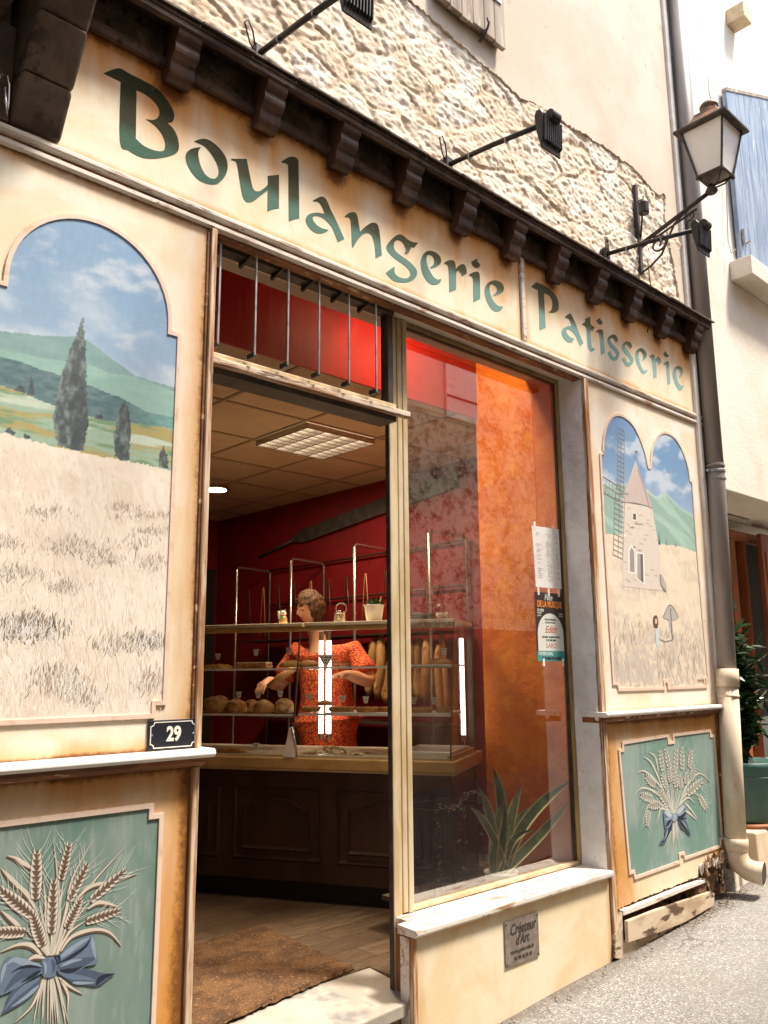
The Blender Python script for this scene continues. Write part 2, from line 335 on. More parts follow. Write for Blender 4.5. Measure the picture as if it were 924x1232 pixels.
def asphalt():
    m,t,b=nt('asphalt'); co=coords(t)
    v=N(t,'ShaderNodeTexVoronoi'); v.inputs['Scale'].default_value=230; L(t,co,v.inputs['Vector'])
    v2=N(t,'ShaderNodeTexVoronoi'); v2.inputs['Scale'].default_value=140; L(t,co,v2.inputs['Vector'])
    sep=N(t,'ShaderNodeSeparateColor'); L(t,v.outputs['Color'],sep.inputs[0]); sep2=N(t,'ShaderNodeSeparateColor'); L(t,v2.outputs['Color'],sep2.inputs[0])
    col=mixc(t,sep.outputs[0],(.20,.185,.165),(.34,.325,.30)); col=mixc(t,ramp(t,sep2.outputs[1],.7,.8,0,.8),col,(.15,.13,.115)); col=mixc(t,ramp(t,sep2.outputs[0],.86,.9,0,.9),col,(.50,.48,.44))
    col=mixc(t,ramp(t,noi(t,co,2.2,5,.6),.45,.7,0,.28),col,(.20,.18,.15)); col=mixc(t,ramp(t,noi(t,co,.7,3,.5),.45,.7,0,.25),col,(.40,.38,.34))
    L(t,col,b.inputs['Base Color']); b.inputs['Roughness'].default_value=.9
    tc=N(t,'ShaderNodeTexCoord'); sp_=N(t,'ShaderNodeSeparateXYZ'); L(t,tc.outputs['Object'],sp_.inputs[0])
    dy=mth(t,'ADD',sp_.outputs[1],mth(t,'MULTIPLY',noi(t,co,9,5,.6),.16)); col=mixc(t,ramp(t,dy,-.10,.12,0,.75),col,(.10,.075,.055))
    vc=N(t,'ShaderNodeTexVoronoi',feature='DISTANCE_TO_EDGE'); vc.inputs['Scale'].default_value=.9; mx_=N(t,'ShaderNodeMix',data_type='VECTOR'); mx_.inputs[0].default_value=.12; nz=N(t,'ShaderNodeTexNoise'); nz.inputs['Scale'].default_value=6; L(t,co,nz.inputs['Vector']); L(t,co,mx_.inputs[4]); L(t,nz.outputs['Color'],mx_.inputs[5]); L(t,mx_.outputs[1],vc.inputs['Vector'])
    col=mixc(t,mth(t,'MULTIPLY',ramp(t,vc.outputs['Distance'],.006,.0),ramp(t,noi(t,co,1.3,3,.5),.45,.6,0,.7)),col,(.08,.065,.05))
    col=mixc(t,ramp(t,noi(t,coords(t,(1,2.5,1)),1.1,6,.7,.6),.56,.74,0,.35),col,(.13,.11,.095)); L(t,col,b.inputs['Base Color'])
    bump(t,b,v.outputs['Distance'],.6,.004); bump(t,b,noi(t,co,12,4,.6),.3,.01); MATS['asphalt']=m
asphalt()
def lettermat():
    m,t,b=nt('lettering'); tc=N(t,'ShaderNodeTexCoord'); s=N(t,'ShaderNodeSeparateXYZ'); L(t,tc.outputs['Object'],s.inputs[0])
    # painted fade mixed with canopy shade: olive at the top of each letter to turquoise at its foot; the turquoise grows paler along the sign
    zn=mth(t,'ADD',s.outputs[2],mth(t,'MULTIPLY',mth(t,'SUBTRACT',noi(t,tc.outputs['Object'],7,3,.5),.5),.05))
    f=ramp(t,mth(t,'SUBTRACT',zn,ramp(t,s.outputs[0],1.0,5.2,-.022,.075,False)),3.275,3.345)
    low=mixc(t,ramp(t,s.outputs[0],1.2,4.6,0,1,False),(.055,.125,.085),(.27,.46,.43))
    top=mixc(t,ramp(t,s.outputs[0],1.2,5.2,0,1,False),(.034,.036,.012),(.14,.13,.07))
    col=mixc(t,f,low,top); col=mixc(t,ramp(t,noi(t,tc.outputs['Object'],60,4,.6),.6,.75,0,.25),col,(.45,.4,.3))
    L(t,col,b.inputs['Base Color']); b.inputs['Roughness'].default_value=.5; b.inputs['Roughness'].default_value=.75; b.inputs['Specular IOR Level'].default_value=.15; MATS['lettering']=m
lettermat()
mk('black_metal',(.018,.016,.015),(.045,.035,.028),scale=20,rough=.45,metal=.2,bs=.15,bscale=80)
mk('iron',(.035,.028,.024),(.09,.06,.045),scale=25,rough=.6,bs=.2,bscale=80)
mk('copper_rust',(.14,.10,.075),(.34,.16,.08),scale=9,lo=.38,hi=.6,rough=.6,bs=.3,bscale=60,c3=(.05,.03,.02),s3=20,lo3=.6,hi3=.68)
mk('galv',(.45,.45,.44),(.3,.3,.3),scale=20,rough=.4,metal=.8)
mk('opal',(.90,.87,.81),(.84,.80,.73),scale=5,rough=.35)
mk('pipe_grey',(.27,.235,.21),(.35,.31,.28),scale=6,rough=.42,bs=.1,stretch=(1,1,.2))
mk('pipe_cream',(.76,.65,.50),(.64,.50,.34),scale=7,rough=.6,bs=.2,stretch=(1,1,.3),c3=(.45,.33,.22),s3=14,lo3=.62,hi3=.75)
mk('pipe_inside',(.03,.022,.018))
mk('blue_paint',(.20,.27,.38),(.32,.39,.48),scale=14,lo=.4,hi=.6,rough=.7,bs=.5,bscale=50,stretch=(1,1,.15),c3=(.62,.60,.56),s3=30,lo3=.6,hi3=.68)
mk('grey_wood',(.42,.34,.27),(.24,.17,.12),scale=12,rough=.8,bs=.6,bscale=50,stretch=(1,1,.12),c3=(.55,.48,.40),s3=22,lo3=.58,hi3=.66)
mk('red_wall',(.22,.004,.007),(.17,.003,.004),scale=4,rough=.55)
mk('red_riser',(.34,.004,.002),(.30,.003,.002),scale=3,rough=.5)
mk('orange_wall',(.86,.22,.004),(.66,.12,.003),scale=4,lo=.35,hi=.7,rough=.75,bs=.6,bscale=14,bd=.02,c3=(.85,.28,.01),s3=9,lo3=.5,hi3=.7)
mk('ceiling_tile',(.52,.40,.27),(.48,.36,.24),scale=5,rough=.9,bs=.15,bscale=200,bd=.002)
mk('tile_bar',(.30,.22,.14),rough=.5)
mk('dark_void',(.012,.009,.007))
mk('floor_dark',(.1,.07,.05))
def woodfloor():
    m,t,b=nt('plank_tiles'); co=coords(t)
    # planks run obliquely, about parallel to the shelves behind the counter
    tc=N(t,'ShaderNodeTexCoord'); mp=N(t,'ShaderNodeMapping'); mp.inputs['Rotation'].default_value=(0,0,math.radians(0)); L(t,tc.outputs['Object'],mp.inputs[0])
    br=N(t,'ShaderNodeTexBrick'); br.offset=.4; br.inputs['Scale'].default_value=1; br.inputs['Brick Width'].default_value=.9; br.inputs['Row Height'].default_value=.15; br.inputs['Mortar Size'].default_value=.003
    br.inputs['Color1'].default_value=(.27,.175,.10,1); br.inputs['Color2'].default_value=(.105,.064,.036,1); br.inputs['Mortar'].default_value=(.03,.018,.01,1); L(t,mp.outputs[0],br.inputs['Vector'])
    g=noi(t,coords(t,(1.2,9,1)),5,8,.65,.7)
    col=mixc(t,ramp(t,g,.35,.62,0,.85),br.outputs[0],(.085,.05,.028)); col=mixc(t,ramp(t,g,.55,.72,0,.45),col,(.42,.32,.21))
    L(t,col,b.inputs['Base Color']); b.inputs['Roughness'].default_value=.42; bump(t,b,g,.15,.003); MATS['plank_tiles']=m
woodfloor()
mk('mat_brown',(.20,.095,.035),(.09,.042,.016),scale=9,lo=.35,hi=.65,rough=1,bs=1.,bscale=130,bd=.012,c3=(.36,.20,.09),s3=85,lo3=.58,hi3=.66)
mk('slab_stone',(.42,.375,.31),(.33,.285,.23),scale=5,rough=.7,bs=.2,bscale=60,c3=(.20,.19,.18),s3=4,lo3=.54,hi3=.66)
mk('counter_wood',(.042,.021,.013),(.060,.032,.020),scale=6,rough=.38,stretch=(1,1,.2))
mk('counter_trim',(.62,.42,.18),(.52,.33,.12),scale=6,rough=.35)
mk('display_metal',(.70,.62,.48),(.6,.5,.36),scale=5,rough=.35)
mk('chrome',(.55,.5,.45),rough=.25,metal=.9)
mk('wire_dark',(.07,.04,.03),rough=.4,metal=.5)
mk('paper_white',(.88,.86,.82),(.83,.80,.75),scale=20,rough=.7)
mk('ink',(.04,.035,.03)); mk('ink_red',(.6,.12,.07)); mk('ink_grey',(.35,.34,.32))
mk('poster_dark',(.045,.032,.028)); mk('poster_orange',(.85,.27,.05)); mk('poster_teal',(.05,.32,.30)); mk('poster_white',(.72,.74,.68))
mk('plate_black',(.02,.022,.028),rough=.3); mk('plate_white',(.8,.76,.68),rough=.35)
mk('plaque',(.24,.19,.16),(.33,.27,.23),scale=30,rough=.5,metal=.4,bs=.1)
mk('crust',(.34,.14,.035),(.60,.34,.12),scale=18,lo=.38,hi=.62,rough=.8,bs=1.,bscale=34,bd=.014,c3=(.80,.66,.45),s3=7,lo3=.58,hi3=.7)
mk('crust_dark',(.33,.13,.035),(.52,.25,.08),scale=20,rough=.65,bs=.5,bscale=60)
mk('sponge',(.72,.45,.16),(.60,.33,.10),scale=12,rough=.7,bs=.2); mk('sugar',(.82,.70,.50),(.7,.5,.28),scale=30,rough=.8)
mk('baguette',(.46,.24,.085),(.28,.125,.04),scale=9,lo=.4,hi=.62,rough=.7,bs=.5,bscale=40,stretch=(1,1,.4),c3=(.72,.52,.30),s3=14,lo3=.6,hi3=.7)
mk('terracotta',(.36,.15,.07),(.28,.11,.05),scale=8,rough=.7)
mk('pot_white',(.72,.70,.64),rough=.3); mk('pot_green',(.055,.13,.11),(.07,.16,.135),scale=5,rough=.5,bs=.1)
mk('soil',(.04,.025,.015),rough=1)
mk('leaf_dark',(.022,.055,.022),(.045,.10,.035),scale=12,rough=.28)
mk('leaf_light',(.06,.14,.03),rough=.35)
mk('snake_leaf',(.05,.075,.03),(.11,.14,.06),scale=22,lo=.4,hi=.6,rough=.4,stretch=(1,1,.5)); mk('snake_edge',(.60,.52,.25),rough=.45)
mk('rot_wood',(.20,.10,.05),(.38,.24,.14),scale=14,rough=.95,bs=1.,bscale=30,bd=.02,c3=(.04,.02,.012),s3=14,lo3=.5,hi3=.62)
mk('plank_worn',(.62,.50,.36),(.42,.30,.19),scale=9,rough=.8,bs=.5,bscale=30,stretch=(.4,1,1),c3=(.12,.07,.04),s3=12,lo3=.53,hi3=.60)
mk('skin',(.50,.24,.13),(.45,.20,.105),scale=8,rough=.5); mk('hair',(.030,.012,.006),(.095,.042,.018),scale=120,rough=.7,spec=.2,stretch=(1,1,.12),bs=.8,bscale=160); mk('eye_dark',(.02,.01,.008)); mk('lips',(.35,.09,.06))
def dress():
    m,t,b=nt('dress'); co=coords(t); v=N(t,'ShaderNodeTexVoronoi'); v.inputs['Scale'].default_value=84; v.inputs['Randomness'].default_value=.9; L(t,co,v.inputs['Vector'])
    col=mixc(t,ramp(t,v.outputs['Distance'],.36,.52),(.74,.15,.025),(.30,.022,.008)); L(t,col,b.inputs['Base Color']); b.inputs['Roughness'].default_value=.85; bump(t,b,noi(t,co,9,4,.5),.6,.03); MATS['dress']=m
dress()
emit('tube_light',(1.,.92,.78),4.); emit('panel_light',(1.,.88,.68),1.0); emit('spot_lamp',(1,.85,.6),12.)
glass('window_glass',(.98,.97,.95),refl=.75,base=.225); glass('clear_glass',(.98,.99,.98),refl=.6,base=.035); glass('fin_glass',(.985,.99,.985),refl=.3,base=.015)
mk('terrarium_fill',(.25,.17,.10),(.6,.5,.4),scale=40,rough=.6)
mk('gold',(.7,.42,.08),(.75,.6,.3),scale=40,rough=.3,metal=.6); mk('cat_red',(.5,.03,.02)); mk('cat_green',(.05,.4,.15))
mk('orange_wood',(.36,.10,.035),(.25,.06,.02),scale=7,rough=.5,stretch=(1,1,.2)); mk('curtain',(.16,.11,.075),(.24,.17,.12),scale=4,rough=.9,stretch=(8,1,.2))
mk('cable',(.02,.018,.016)); mk('silver_wire',(.7,.68,.64),rough=.25,metal=.9)
mk('bar_wood',(.70,.58,.45),(.33,.16,.075),scale=30,lo=.42,hi=.6,rough=.65,bs=.4,bscale=60,stretch=(.1,1,1),c3=(.13,.055,.025),s3=50,lo3=.58,hi3=.66)
mk('dark_plaster',(.16,.11,.07),(.10,.065,.04),scale=3,rough=.9)
mk('added_strip_dark',(.075,.06,.05),(.045,.035,.03),scale=7,rough=.9,bs=.5,bscale=12,bd=.01)
mk('pale_wood',(.74,.60,.40),(.62,.48,.30),scale=14,rough=.8,bs=.3)
# ------------------------------------------------------------------ letters traced from the sign, on the board's own plane
LET=[]
def tr(org,s,pts,hole=None,Y=0.):
    f=lambda P:[(lambda w:(w[0],w[2]))(onY(org[0]+a/s,org[1]+b/s,Y)) for a,b in smoothpoly(P)]
    return [f(pts)]+([f(hole)] if hole else [])
g1,g2,g3,g4,g5=((120,70),5.775),((270,170),9.24),((360,220),9.24),((450,260),9.24),((530,290),11.55)
g6,g7,g8=((630,330),10.267),((690,360),11.55),((755,395),11.55)
BOUL=[
('B',g1,[[(25,105),(130,70),(200,105),(300,155),(400,215),(470,295),(512,370),(515,420),(500,445),(470,452),(510,490),(540,550),(550,610),(540,650),(500,675),(430,692),(350,698),(280,685),(200,640),(140,577),(145,165)]],[(255,222),(320,255),(375,300),(408,345),(415,385),(400,415),(370,430),(322,425),(380,465),(430,525),(455,590),(450,635),(425,648),(360,635),(300,605),(250,560)]),
('o',g1,[[(655,578),(715,560),(770,575),(830,625),(875,690),(888,750),(875,810),(840,855),(800,877),(740,870),(680,840),(630,780),(602,720),(598,670),(620,640),(655,625),(703,618),(685,650),(688,700),(705,760),(735,810),(770,835),(800,838),(822,815),(825,770),(805,715),(770,660),(735,620),(705,600)]],None),
('u',g2,[[(75,195),(245,195),(265,290),(290,420),(315,520),(345,555),(390,555),(430,530),(470,495),(482,470),(480,385),(605,372),(606,745),(540,755),(478,778),(480,545),(440,575),(380,620),(330,660),(280,677),(240,670),(205,620),(185,530),(165,410),(140,260),(115,220),(78,212)]],None),
('l',g2,[[(632,228),(690,190),(740,172),(785,178),(815,205),(822,250),(828,600),(832,855),(770,870),(715,893),(712,600),(708,290),(690,255),(668,240),(640,240)]],None),
('a',g3,[[(150,198),(200,170),(245,153),(280,165),(310,205),(350,300),(400,400),(450,510),(500,625),(430,660),(400,580),(360,490),(310,430),(260,390),(210,370),(170,368),(148,385),(155,420),(190,465),(240,500),(290,515),(325,522),(300,545),(240,562),(180,553),(120,510),(80,450),(72,400),(95,360),(140,338),(200,332),(250,340),(282,348),(265,295),(235,240),(200,210),(155,208)]],None),
('n',g3,[[(505,372),(545,340),(590,325),(625,335),(645,370),(660,450),(675,545),(720,500),(780,455),(830,443),(865,460),(885,510),(900,620),(918,805),(848,840),(840,720),(825,640),(800,580),(760,555),(710,570),(660,620),(620,680),(597,722),(585,700),(580,560),(572,430),(555,390),(530,380),(510,385)]],None),
('g',g4,[[(490,297),(445,353),(408,345),(400,375),(380,410),(355,427),(338,415),(352,375),(335,320),(300,280),(260,265),(232,280),(218,320),(225,370),(260,410),(320,455),(390,505),(445,560),(475,610),(470,665),(430,710),(370,735),(290,738),(220,720),(165,675),(130,632),(175,595),(232,560),(225,600),(235,640),(270,675),(320,692),(370,690),(400,660),(398,620),(360,565),(300,520),(230,470),(175,420),(142,375),(140,330),(175,280),(220,235),(265,207),(305,207),(345,235),(380,265),(430,288)]],None),
('e',g4,[[(620,572),(655,545),(668,500),(655,455),(620,432),(590,435),(580,470),(585,520),(600,570),(630,630),(665,680),(700,703),(722,705),(748,695),(735,735),(700,760),(650,762),(600,735),(560,680),(530,610),(518,530),(525,470),(555,415),(600,387),(650,390),(700,415),(735,455),(745,500),(725,540),(680,570),(635,583)]],None),
('r',g5,[[(50,302),(95,275),(140,265),(180,272),(205,310),(210,390),(250,345),(300,320),(335,330),(355,380),(365,448),(298,493),(280,450),(250,412),(220,425),(215,500),(215,675),(120,713),(115,500),(108,380),(98,340),(80,322),(60,325)]],None),
('i',g5,[[(392,468),(440,440),(500,425),(530,440),(543,480),(548,650),(550,803),(455,852),(452,650),(450,540),(435,500),(400,478)],[(425,292),(508,240),(515,285),(552,330),(535,365),(500,375),(465,360),(440,330)]],None),
('e',g5,[[(728,757),(760,730),(782,690),(775,650),(745,615),(710,600),(685,615),(680,660),(690,730),(715,800),(755,860),(800,898),(835,908),(866,905),(850,950),(815,975),(770,980),(720,955),(670,890),(630,800),(612,700),(622,640),(655,585),(710,553),(770,547),(830,570),(870,615),(880,665),(860,710),(810,740),(740,765)]],None)]
PATI=[
('P',g6,[[(92,155),(152,97),(220,125),(300,170),(370,230),(415,300),(430,370),(428,430),(410,460),(360,478),(310,475),(305,462),(335,450),(352,400),(350,330),(320,270),(280,245),(248,235),(258,400),(272,660),(195,693),(188,450),(175,195)]],None),
('a',g6,[[(508,530),(540,500),(575,483),(600,520),(640,610),(690,740),(738,850),(695,890),(670,830),(640,760),(600,710),(560,680),(530,685),(525,710),(545,745),(580,780),(625,793),(600,835),(570,843),(525,825),(480,770),(468,720),(480,680),(520,650),(560,640),(590,640),(575,590),(550,550),(515,540)]],None),
('t',g6,[[(760,550),(820,523),(825,620),(878,655),(850,698),(828,695),(830,790),(840,890),(855,912),(878,912),(870,940),(835,957),(805,930),(788,880),(780,780),(772,665),(718,620),(760,585)]],None),
('i',g7,[[(310,450),(340,425),(380,418),(405,440),(415,530),(425,640),(437,745),(380,780),(368,640),(358,500),(345,465),(318,462)],[(312,295),(358,262),(405,325),(370,362),(340,335)]],None),
('s',g7,[[(470,560),(490,520),(545,488),(590,505),(620,570),(590,612),(570,575),(545,540),(515,545),(510,580),(550,630),(600,685),(632,740),(630,790),(600,840),(560,860),(520,835),(490,790),(475,745),(515,712),(525,760),(550,800),(580,800),(590,770),(570,730),(520,680),(480,620)]],None),
('s',g7,[[(672,650),(700,605),(745,585),(790,605),(815,660),(780,697),(760,655),(735,625),(712,640),(715,670),(760,720),(800,780),(830,835),(825,880),(795,920),(755,940),(715,910),(690,870),(672,825),(712,800),(725,845),(745,875),(775,880),(785,850),(765,810),(715,760),(680,700)]],None),
('e',g8,[[(185,460),(210,430),(215,380),(195,335),(165,320),(150,345),(155,410),(175,490),(205,560),(235,595),(270,575),(270,600),(235,635),(195,620),(155,555),(120,470),(105,380),(120,320),(155,285),(195,277),(240,310),(265,365),(255,410),(225,440)]],None),
('r',g8,[[(295,390),(345,358),(375,380),(382,430),(420,390),(445,410),(470,470),(435,515),(415,475),(392,460),(400,560),(402,680),(360,700),(350,560),(335,440),(320,410)]],None),
('i',g8,[[(490,492),(550,455),(572,475),(580,580),(595,770),(555,790),(545,640),(532,530),(510,505)],[(497,355),(530,315),(545,350),(577,385),(550,407),(515,385)]],None),
('e',g8,[[(705,695),(725,660),(728,610),(715,575),(690,565),(675,595),(678,660),(700,740),(735,795),(782,800),(765,840),(735,867),(700,845),(660,770),(630,680),(628,600),(655,545),(705,522),(750,550),(770,600),(755,655),(720,690)]],None)]
def letters(lst,parent):
    for nm,(org,s),polys,hole in lst:
        mb=MB()
        for k,p in enumerate(polys):
            loops=tr(org,s,p,hole if k==0 else None)
            tri=tessellate_polygon([[Vector((q[0],q[1],0)) for q in l] for l in loops]); v=[q for l in loops for q in l]
            n=len(v); base=len(mb.v)
            mb.add([(q[0],-.0012,q[1]) for q in v]+[(q[0],.002,q[1]) for q in v],[tuple(t) for t in tri])
            o=0
            for l in loops:
                m_=len(l); mb.f+=[(base+o+i,base+o+(i+1)%m_,base+n+o+(i+1)%m_,base+n+o+i) for i in range(m_)]; mb.c+=[None]*m_; o+=m_
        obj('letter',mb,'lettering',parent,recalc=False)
# ------------------------------------------------------------------ sign boards
SX0,SX1,SXM,SZ0,SZ1=.80,5.325,3.358,3.115,3.60
COX=[1.30+.386*k for k in range(11)]
def signboard(name,label,x0,x1,lets):
    t=thing(name,label,'shop sign',((x0+x1)/2,0,SZ0)); xs=np.arange(x0,x1+.001,.012); zs=np.arange(SZ0,SZ1+.02,.012)
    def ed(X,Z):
        d=(SZ1+.005-Z)/1.;  # aged ochre under canopy and corbels, with part of their shade mixed in
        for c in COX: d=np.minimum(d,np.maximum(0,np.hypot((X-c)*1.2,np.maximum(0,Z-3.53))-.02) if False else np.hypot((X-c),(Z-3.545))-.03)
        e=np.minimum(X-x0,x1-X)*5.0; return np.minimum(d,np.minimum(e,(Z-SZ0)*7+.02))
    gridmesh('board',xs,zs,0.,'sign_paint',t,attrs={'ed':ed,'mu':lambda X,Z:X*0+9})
    m=MB(); m.box(x0,x1,.004,.05,SZ0,SZ1); obj('backing',m,'dark_timber',t)
    letters(lets,t); return t
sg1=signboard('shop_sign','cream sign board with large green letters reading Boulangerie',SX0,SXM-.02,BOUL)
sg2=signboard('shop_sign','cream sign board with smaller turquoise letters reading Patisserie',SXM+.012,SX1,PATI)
m=MB(); m.box(SXM-.02,SXM+.012,-.014,.05,SZ0-.0,SZ1-.005); obj('edge_strip',m,'white_worn',sg2,bev=.004)
m=MB(); m.box(SX1,SX1+.012,-.008,.05,SZ0,SZ1); obj('edge_strip',m,'wood_brown_line',sg2,bev=.002)
# the long moulding under the boards: white bead, brown groove, white bead
t=thing('cornice_moulding','long worn white and brown moulding running under both sign boards','moulding',(3,0,3.06))
m=MB(); m.prismx([(.05,3.114),(-.012,3.113),(-.020,3.105),(-.020,3.094),(-.010,3.086),(.05,3.086)],-.6,5.34); obj('upper_bead',m,'white_worn',t)
m=MB(); m.box(-.6,5.33,.004,.05,3.070,3.086); obj('groove',m,'wood_brown_line',t)
m=MB(); m.prismx([(.05,3.0695),(-.004,3.0695),(-.016,3.064),(-.016,3.050),(-.006,3.044),(.05,3.044)],-.6,5.34); obj('lower_bead',m,'white_worn',t)
m=MB(); m.box(1.52,3.87,.004,.05,3.034,3.0435); obj('drip_board',m,'wood_brown_line',t)
m=MB(); m.box(1.5,3.88,.0515,.1995,3.068,3.10); obj('soffit_board',m,'soffit_wood',t)
# ------------------------------------------------------------------ painted pictures
def cP(pts,s,x0,y0,Y=0.): return [(lambda w:(w[0],w[2]))(onY(x0+a/s,y0+b/s,Y)) for a,b in pts]
def cP1(p,s,x0,y0): w=onY(x0+p[0]/s,y0+p[1]/s,0.); return (w[0],w[2])
def mixn(a,b,f): f=np.asarray(f)[...,None]; return a*(1-f)+np.asarray(b)*f
A3=lambda pts:cP(pts,3.422,0,240)
A4=lambda pts:cP(pts,3.422,0,580)
def notch(x0,x1,z0,z1,n,bot=True,top=True):
    p=[]
    p+=[(x0+n,z0),(x1-n,z0),(x1-n,z0+n),(x1,z0+n)] if bot else [(x0,z0),(x1,z0)]
    p+=[(x1,z1-n),(x1-n,z1-n),(x1-n,z1),(x0+n,z1),(x0+n,z1-n),(x0,z1-n)] if top else [(x1,z1),(x0,z1)]
    if bot: p+=[(x0,z0+n),(x0+n,z0+n)]
    return p
MX,MW=1.050,.270
arch=[(MX+MW*math.cos(a),2.625+.275*math.sin(a)) for a in np.linspace(0,math.pi,25)]
LM=[(.742+.038,1.303),(1.320,1.303),(1.320,1.343),(1.358,1.343),(1.358,2.588),(1.320,2.588)]+arch+[(.780,2.588),(.742,2.588),(.742,1.343),(.780,1.343)]
def interp(pts): 
    P=sorted(pts); xs=[p[0] for p in P]; zs=[p[1] for p in P]; return lambda X:np.interp(X,xs,zs)
def leftart(X,Z):
    s=vn; C=np.zeros(X.shape+(3,))
    C=mixn(C+np.array([.21,.36,.55]),[.42,.53,.66],sst(Z,2.75,2.1)); 
    cl=fbm(X*5+Z*2.2,Z*9,5); C=mixn(C,[.60,.68,.75],sst(cl,.40,.76)*.8*sst(Z,2.85,2.45)); cl2=fbm(X*9-Z*5+4,Z*14+9,5); C=mixn(C,[.70,.74,.78],sst(cl2,.52,.82)*.6)
    br=(fbm(X*60,Z*160,3)-.5)[...,None]
    far=interp(A3([(-200,560),(0,540),(130,560),(330,565),(370,590),(450,650),(550,725),(730,780)])); mid=interp(A3([(-200,600),(0,615),(150,650),(360,680),(450,715),(560,735),(730,795)]))
    dk=interp(A3([(-200,600),(0,645),(120,685),(250,725),(360,765),(480,810),(600,875),(730,900)])); gr=interp(A3([(-200,720),(0,765),(100,800),(220,850),(400,905),(520,920),(730,945)]))
    wh=interp(A3([(-200,915),(0,960),(250,1025),(420,1060),(560,1085),(730,1122)]))
    w=(fbm(X*30,Z*0+3,3)-.5)*.006
    C=np.where((Z<far(X)+w)[...,None],np.array([.22,.37,.37])+fbm(X*14,Z*40,4)[...,None]*.08-.04,C)
    C=np.where((Z<mid(X)+w)[...,None],np.array([.28,.47,.42])+fbm(X*14,Z*50+8,4)[...,None]*.12-.06,C)
    C=np.where((Z<dk(X)+w)[...,None],np.array([.085,.17,.19])+fbm(X*40,Z*90,4)[...,None]*.14-.05+sst(X,1.15,1.36)[...,None]*np.array([.06,.17,.12]),C)
    g=mixn(np.zeros(X.shape+(3,))+np.array([.33,.47,.36]),[.42,.36,.14],sst(fbm(X*7,Z*45,4),.45,.65)); g=mixn(g,[.18,.32,.18],sst(fbm(X*8+5,Z*60+5,4),.55,.7)); g=mixn(g,[.55,.64,.52],sst(fbm(X*4,Z*30+15,4),.58,.7))
    C=np.where((Z<gr(X)+w)[...,None],g,C)
    bw=(fbm(X*120,Z*0,2)-.5)*.010
    f=mixn(np.zeros(X.shape+(3,))+np.array([.84,.74,.62]),[.72,.60,.48],sst(fbm(X*6,Z*16,4),.45,.75)*.5)
    st=fbm(X*60+Z*18,Z*14,3); f=mixn(f,[.88,.81,.71],sst(st,.45,.7)*.6)
    C=np.where((Z<wh(X)+bw)[...,None],f,C)
    for cx,cy,rx,ry,d,fr in [(310,265,130,34,.75,4),(430,315,90,26,.6,4),(60,375,140,34,.5,4),(265,430,70,26,.5,4),(100,590,160,62,1.,4),(605,650,90,40,1.,4),(450,670,80,40,.45,4),(625,200,75,24,.7,4),(610,135,110,20,.6,4),(620,330,80,40,.35,4),(240,820,120,60,.75,4),(350,885,70,50,.6,4),(500,100,60,20,.3,4),(30,250,60,26,.4,4),(70,180,100,30,.25,4),(620,820,70,60,.35,4),(200,120,120,30,.2,4)]:
        q=cP1((cx,cy),3.422,0,580); r=cP1((cx+rx,cy),3.422,0,580); sx=abs(r[0]-q[0]); sz=ry/3.422*.0033
        m_=np.exp(-(((X-q[0])/sx)**2+((Z-q[1])/sz)**2)*1.1); k=fbm(X*210+Z*70,Z*34+cx,3)
        C=mixn(C,[.36,.27,.20],m_*m_*d*.42*sst(fbm(X*50+cx,Z*30,3),.35,.6)*(Z<wh(X)))
    for P,lite in ((A3([(340,485),(350,600),(356,800),(362,930),(340,1035),(290,1032),(235,1010),(216,900),(240,760),(285,620),(325,530)]),1),(A3([(515,825),(538,920),(530,1072),(500,1078),(472,1055),(465,980),(490,870)]),1),(A3([(672,1015),(695,1110),(650,1102),(655,1050)]),.7),(A3([(130,725),(143,805),(112,808),(118,745)]),.3),(A3([(75,765),(100,775),(98,800),(60,785)]),.3),(A3([(35,935),(65,960),(60,972),(15,960)]),.2),(A3([(105,962),(128,985),(90,985)]),.2),(A3([(395,885),(420,890),(420,908),(385,903)]),.1)):
        jit=(fbm(X*90,Z*90,3)-.5)*.012; m_=inside(X+jit,Z+jit*.7,P); xx=[p[0] for p in P]; tx=(X-min(xx))/(max(xx)-min(xx))
        c=mixn(np.zeros(X.shape+(3,))+np.array([.07,.09,.095]),[.30,.40,.38],sst(fbm(X*70,Z*35,4)-tx*.30,.22,.62)*lite*.55); c=mixn(c,[.045,.055,.065],sst(fbm(X*50,Z*45+7,3)+tx*.2,.55,.75)*.6)
        C=np.where(m_[...,None],c,C)
    return C
def panel(name,mat,x0,x1,z0,z1,parent,mu=None,edges=((1,1,1,1)),step=.01,mask=None,y=0.,**k):
    sg=[(x0,z0,x1,z0,edges[0]),(x1,z0,x1,z1,edges[1]),(x1,z1,x0,z1,edges[2]),(x0,z1,x0,z0,edges[3])]
    xs=np.linspace(x0,x1,max(3,int((x1-x0)/step))); zs=np.linspace(z0,z1,int((z1-z0)/step))
    return gridmesh(name,xs,zs,y,mat,parent,attrs={'ed':lambda X,Z:dist(X,Z,sg),'mu':(lambda X,Z:dist(X,Z,seglist(mu))) if mu else (lambda X,Z:X*0+9)},mask=mask,**k)
def art(name,poly,fn,parent,step=.0035,y=-.003):
    xs=np.arange(min(p[0] for p in poly)-step,max(p[0] for p in poly)+step*2,step); zs=np.arange(min(p[1] for p in poly)-step,max(p[1] for p in poly)+step*2,step)
    return gridmesh(name,xs,zs,y,'art',parent,color=fn,mask=lambda X,Z:inside(X,Z,poly)|(dist(X,Z,seglist(poly))<step*1.6))
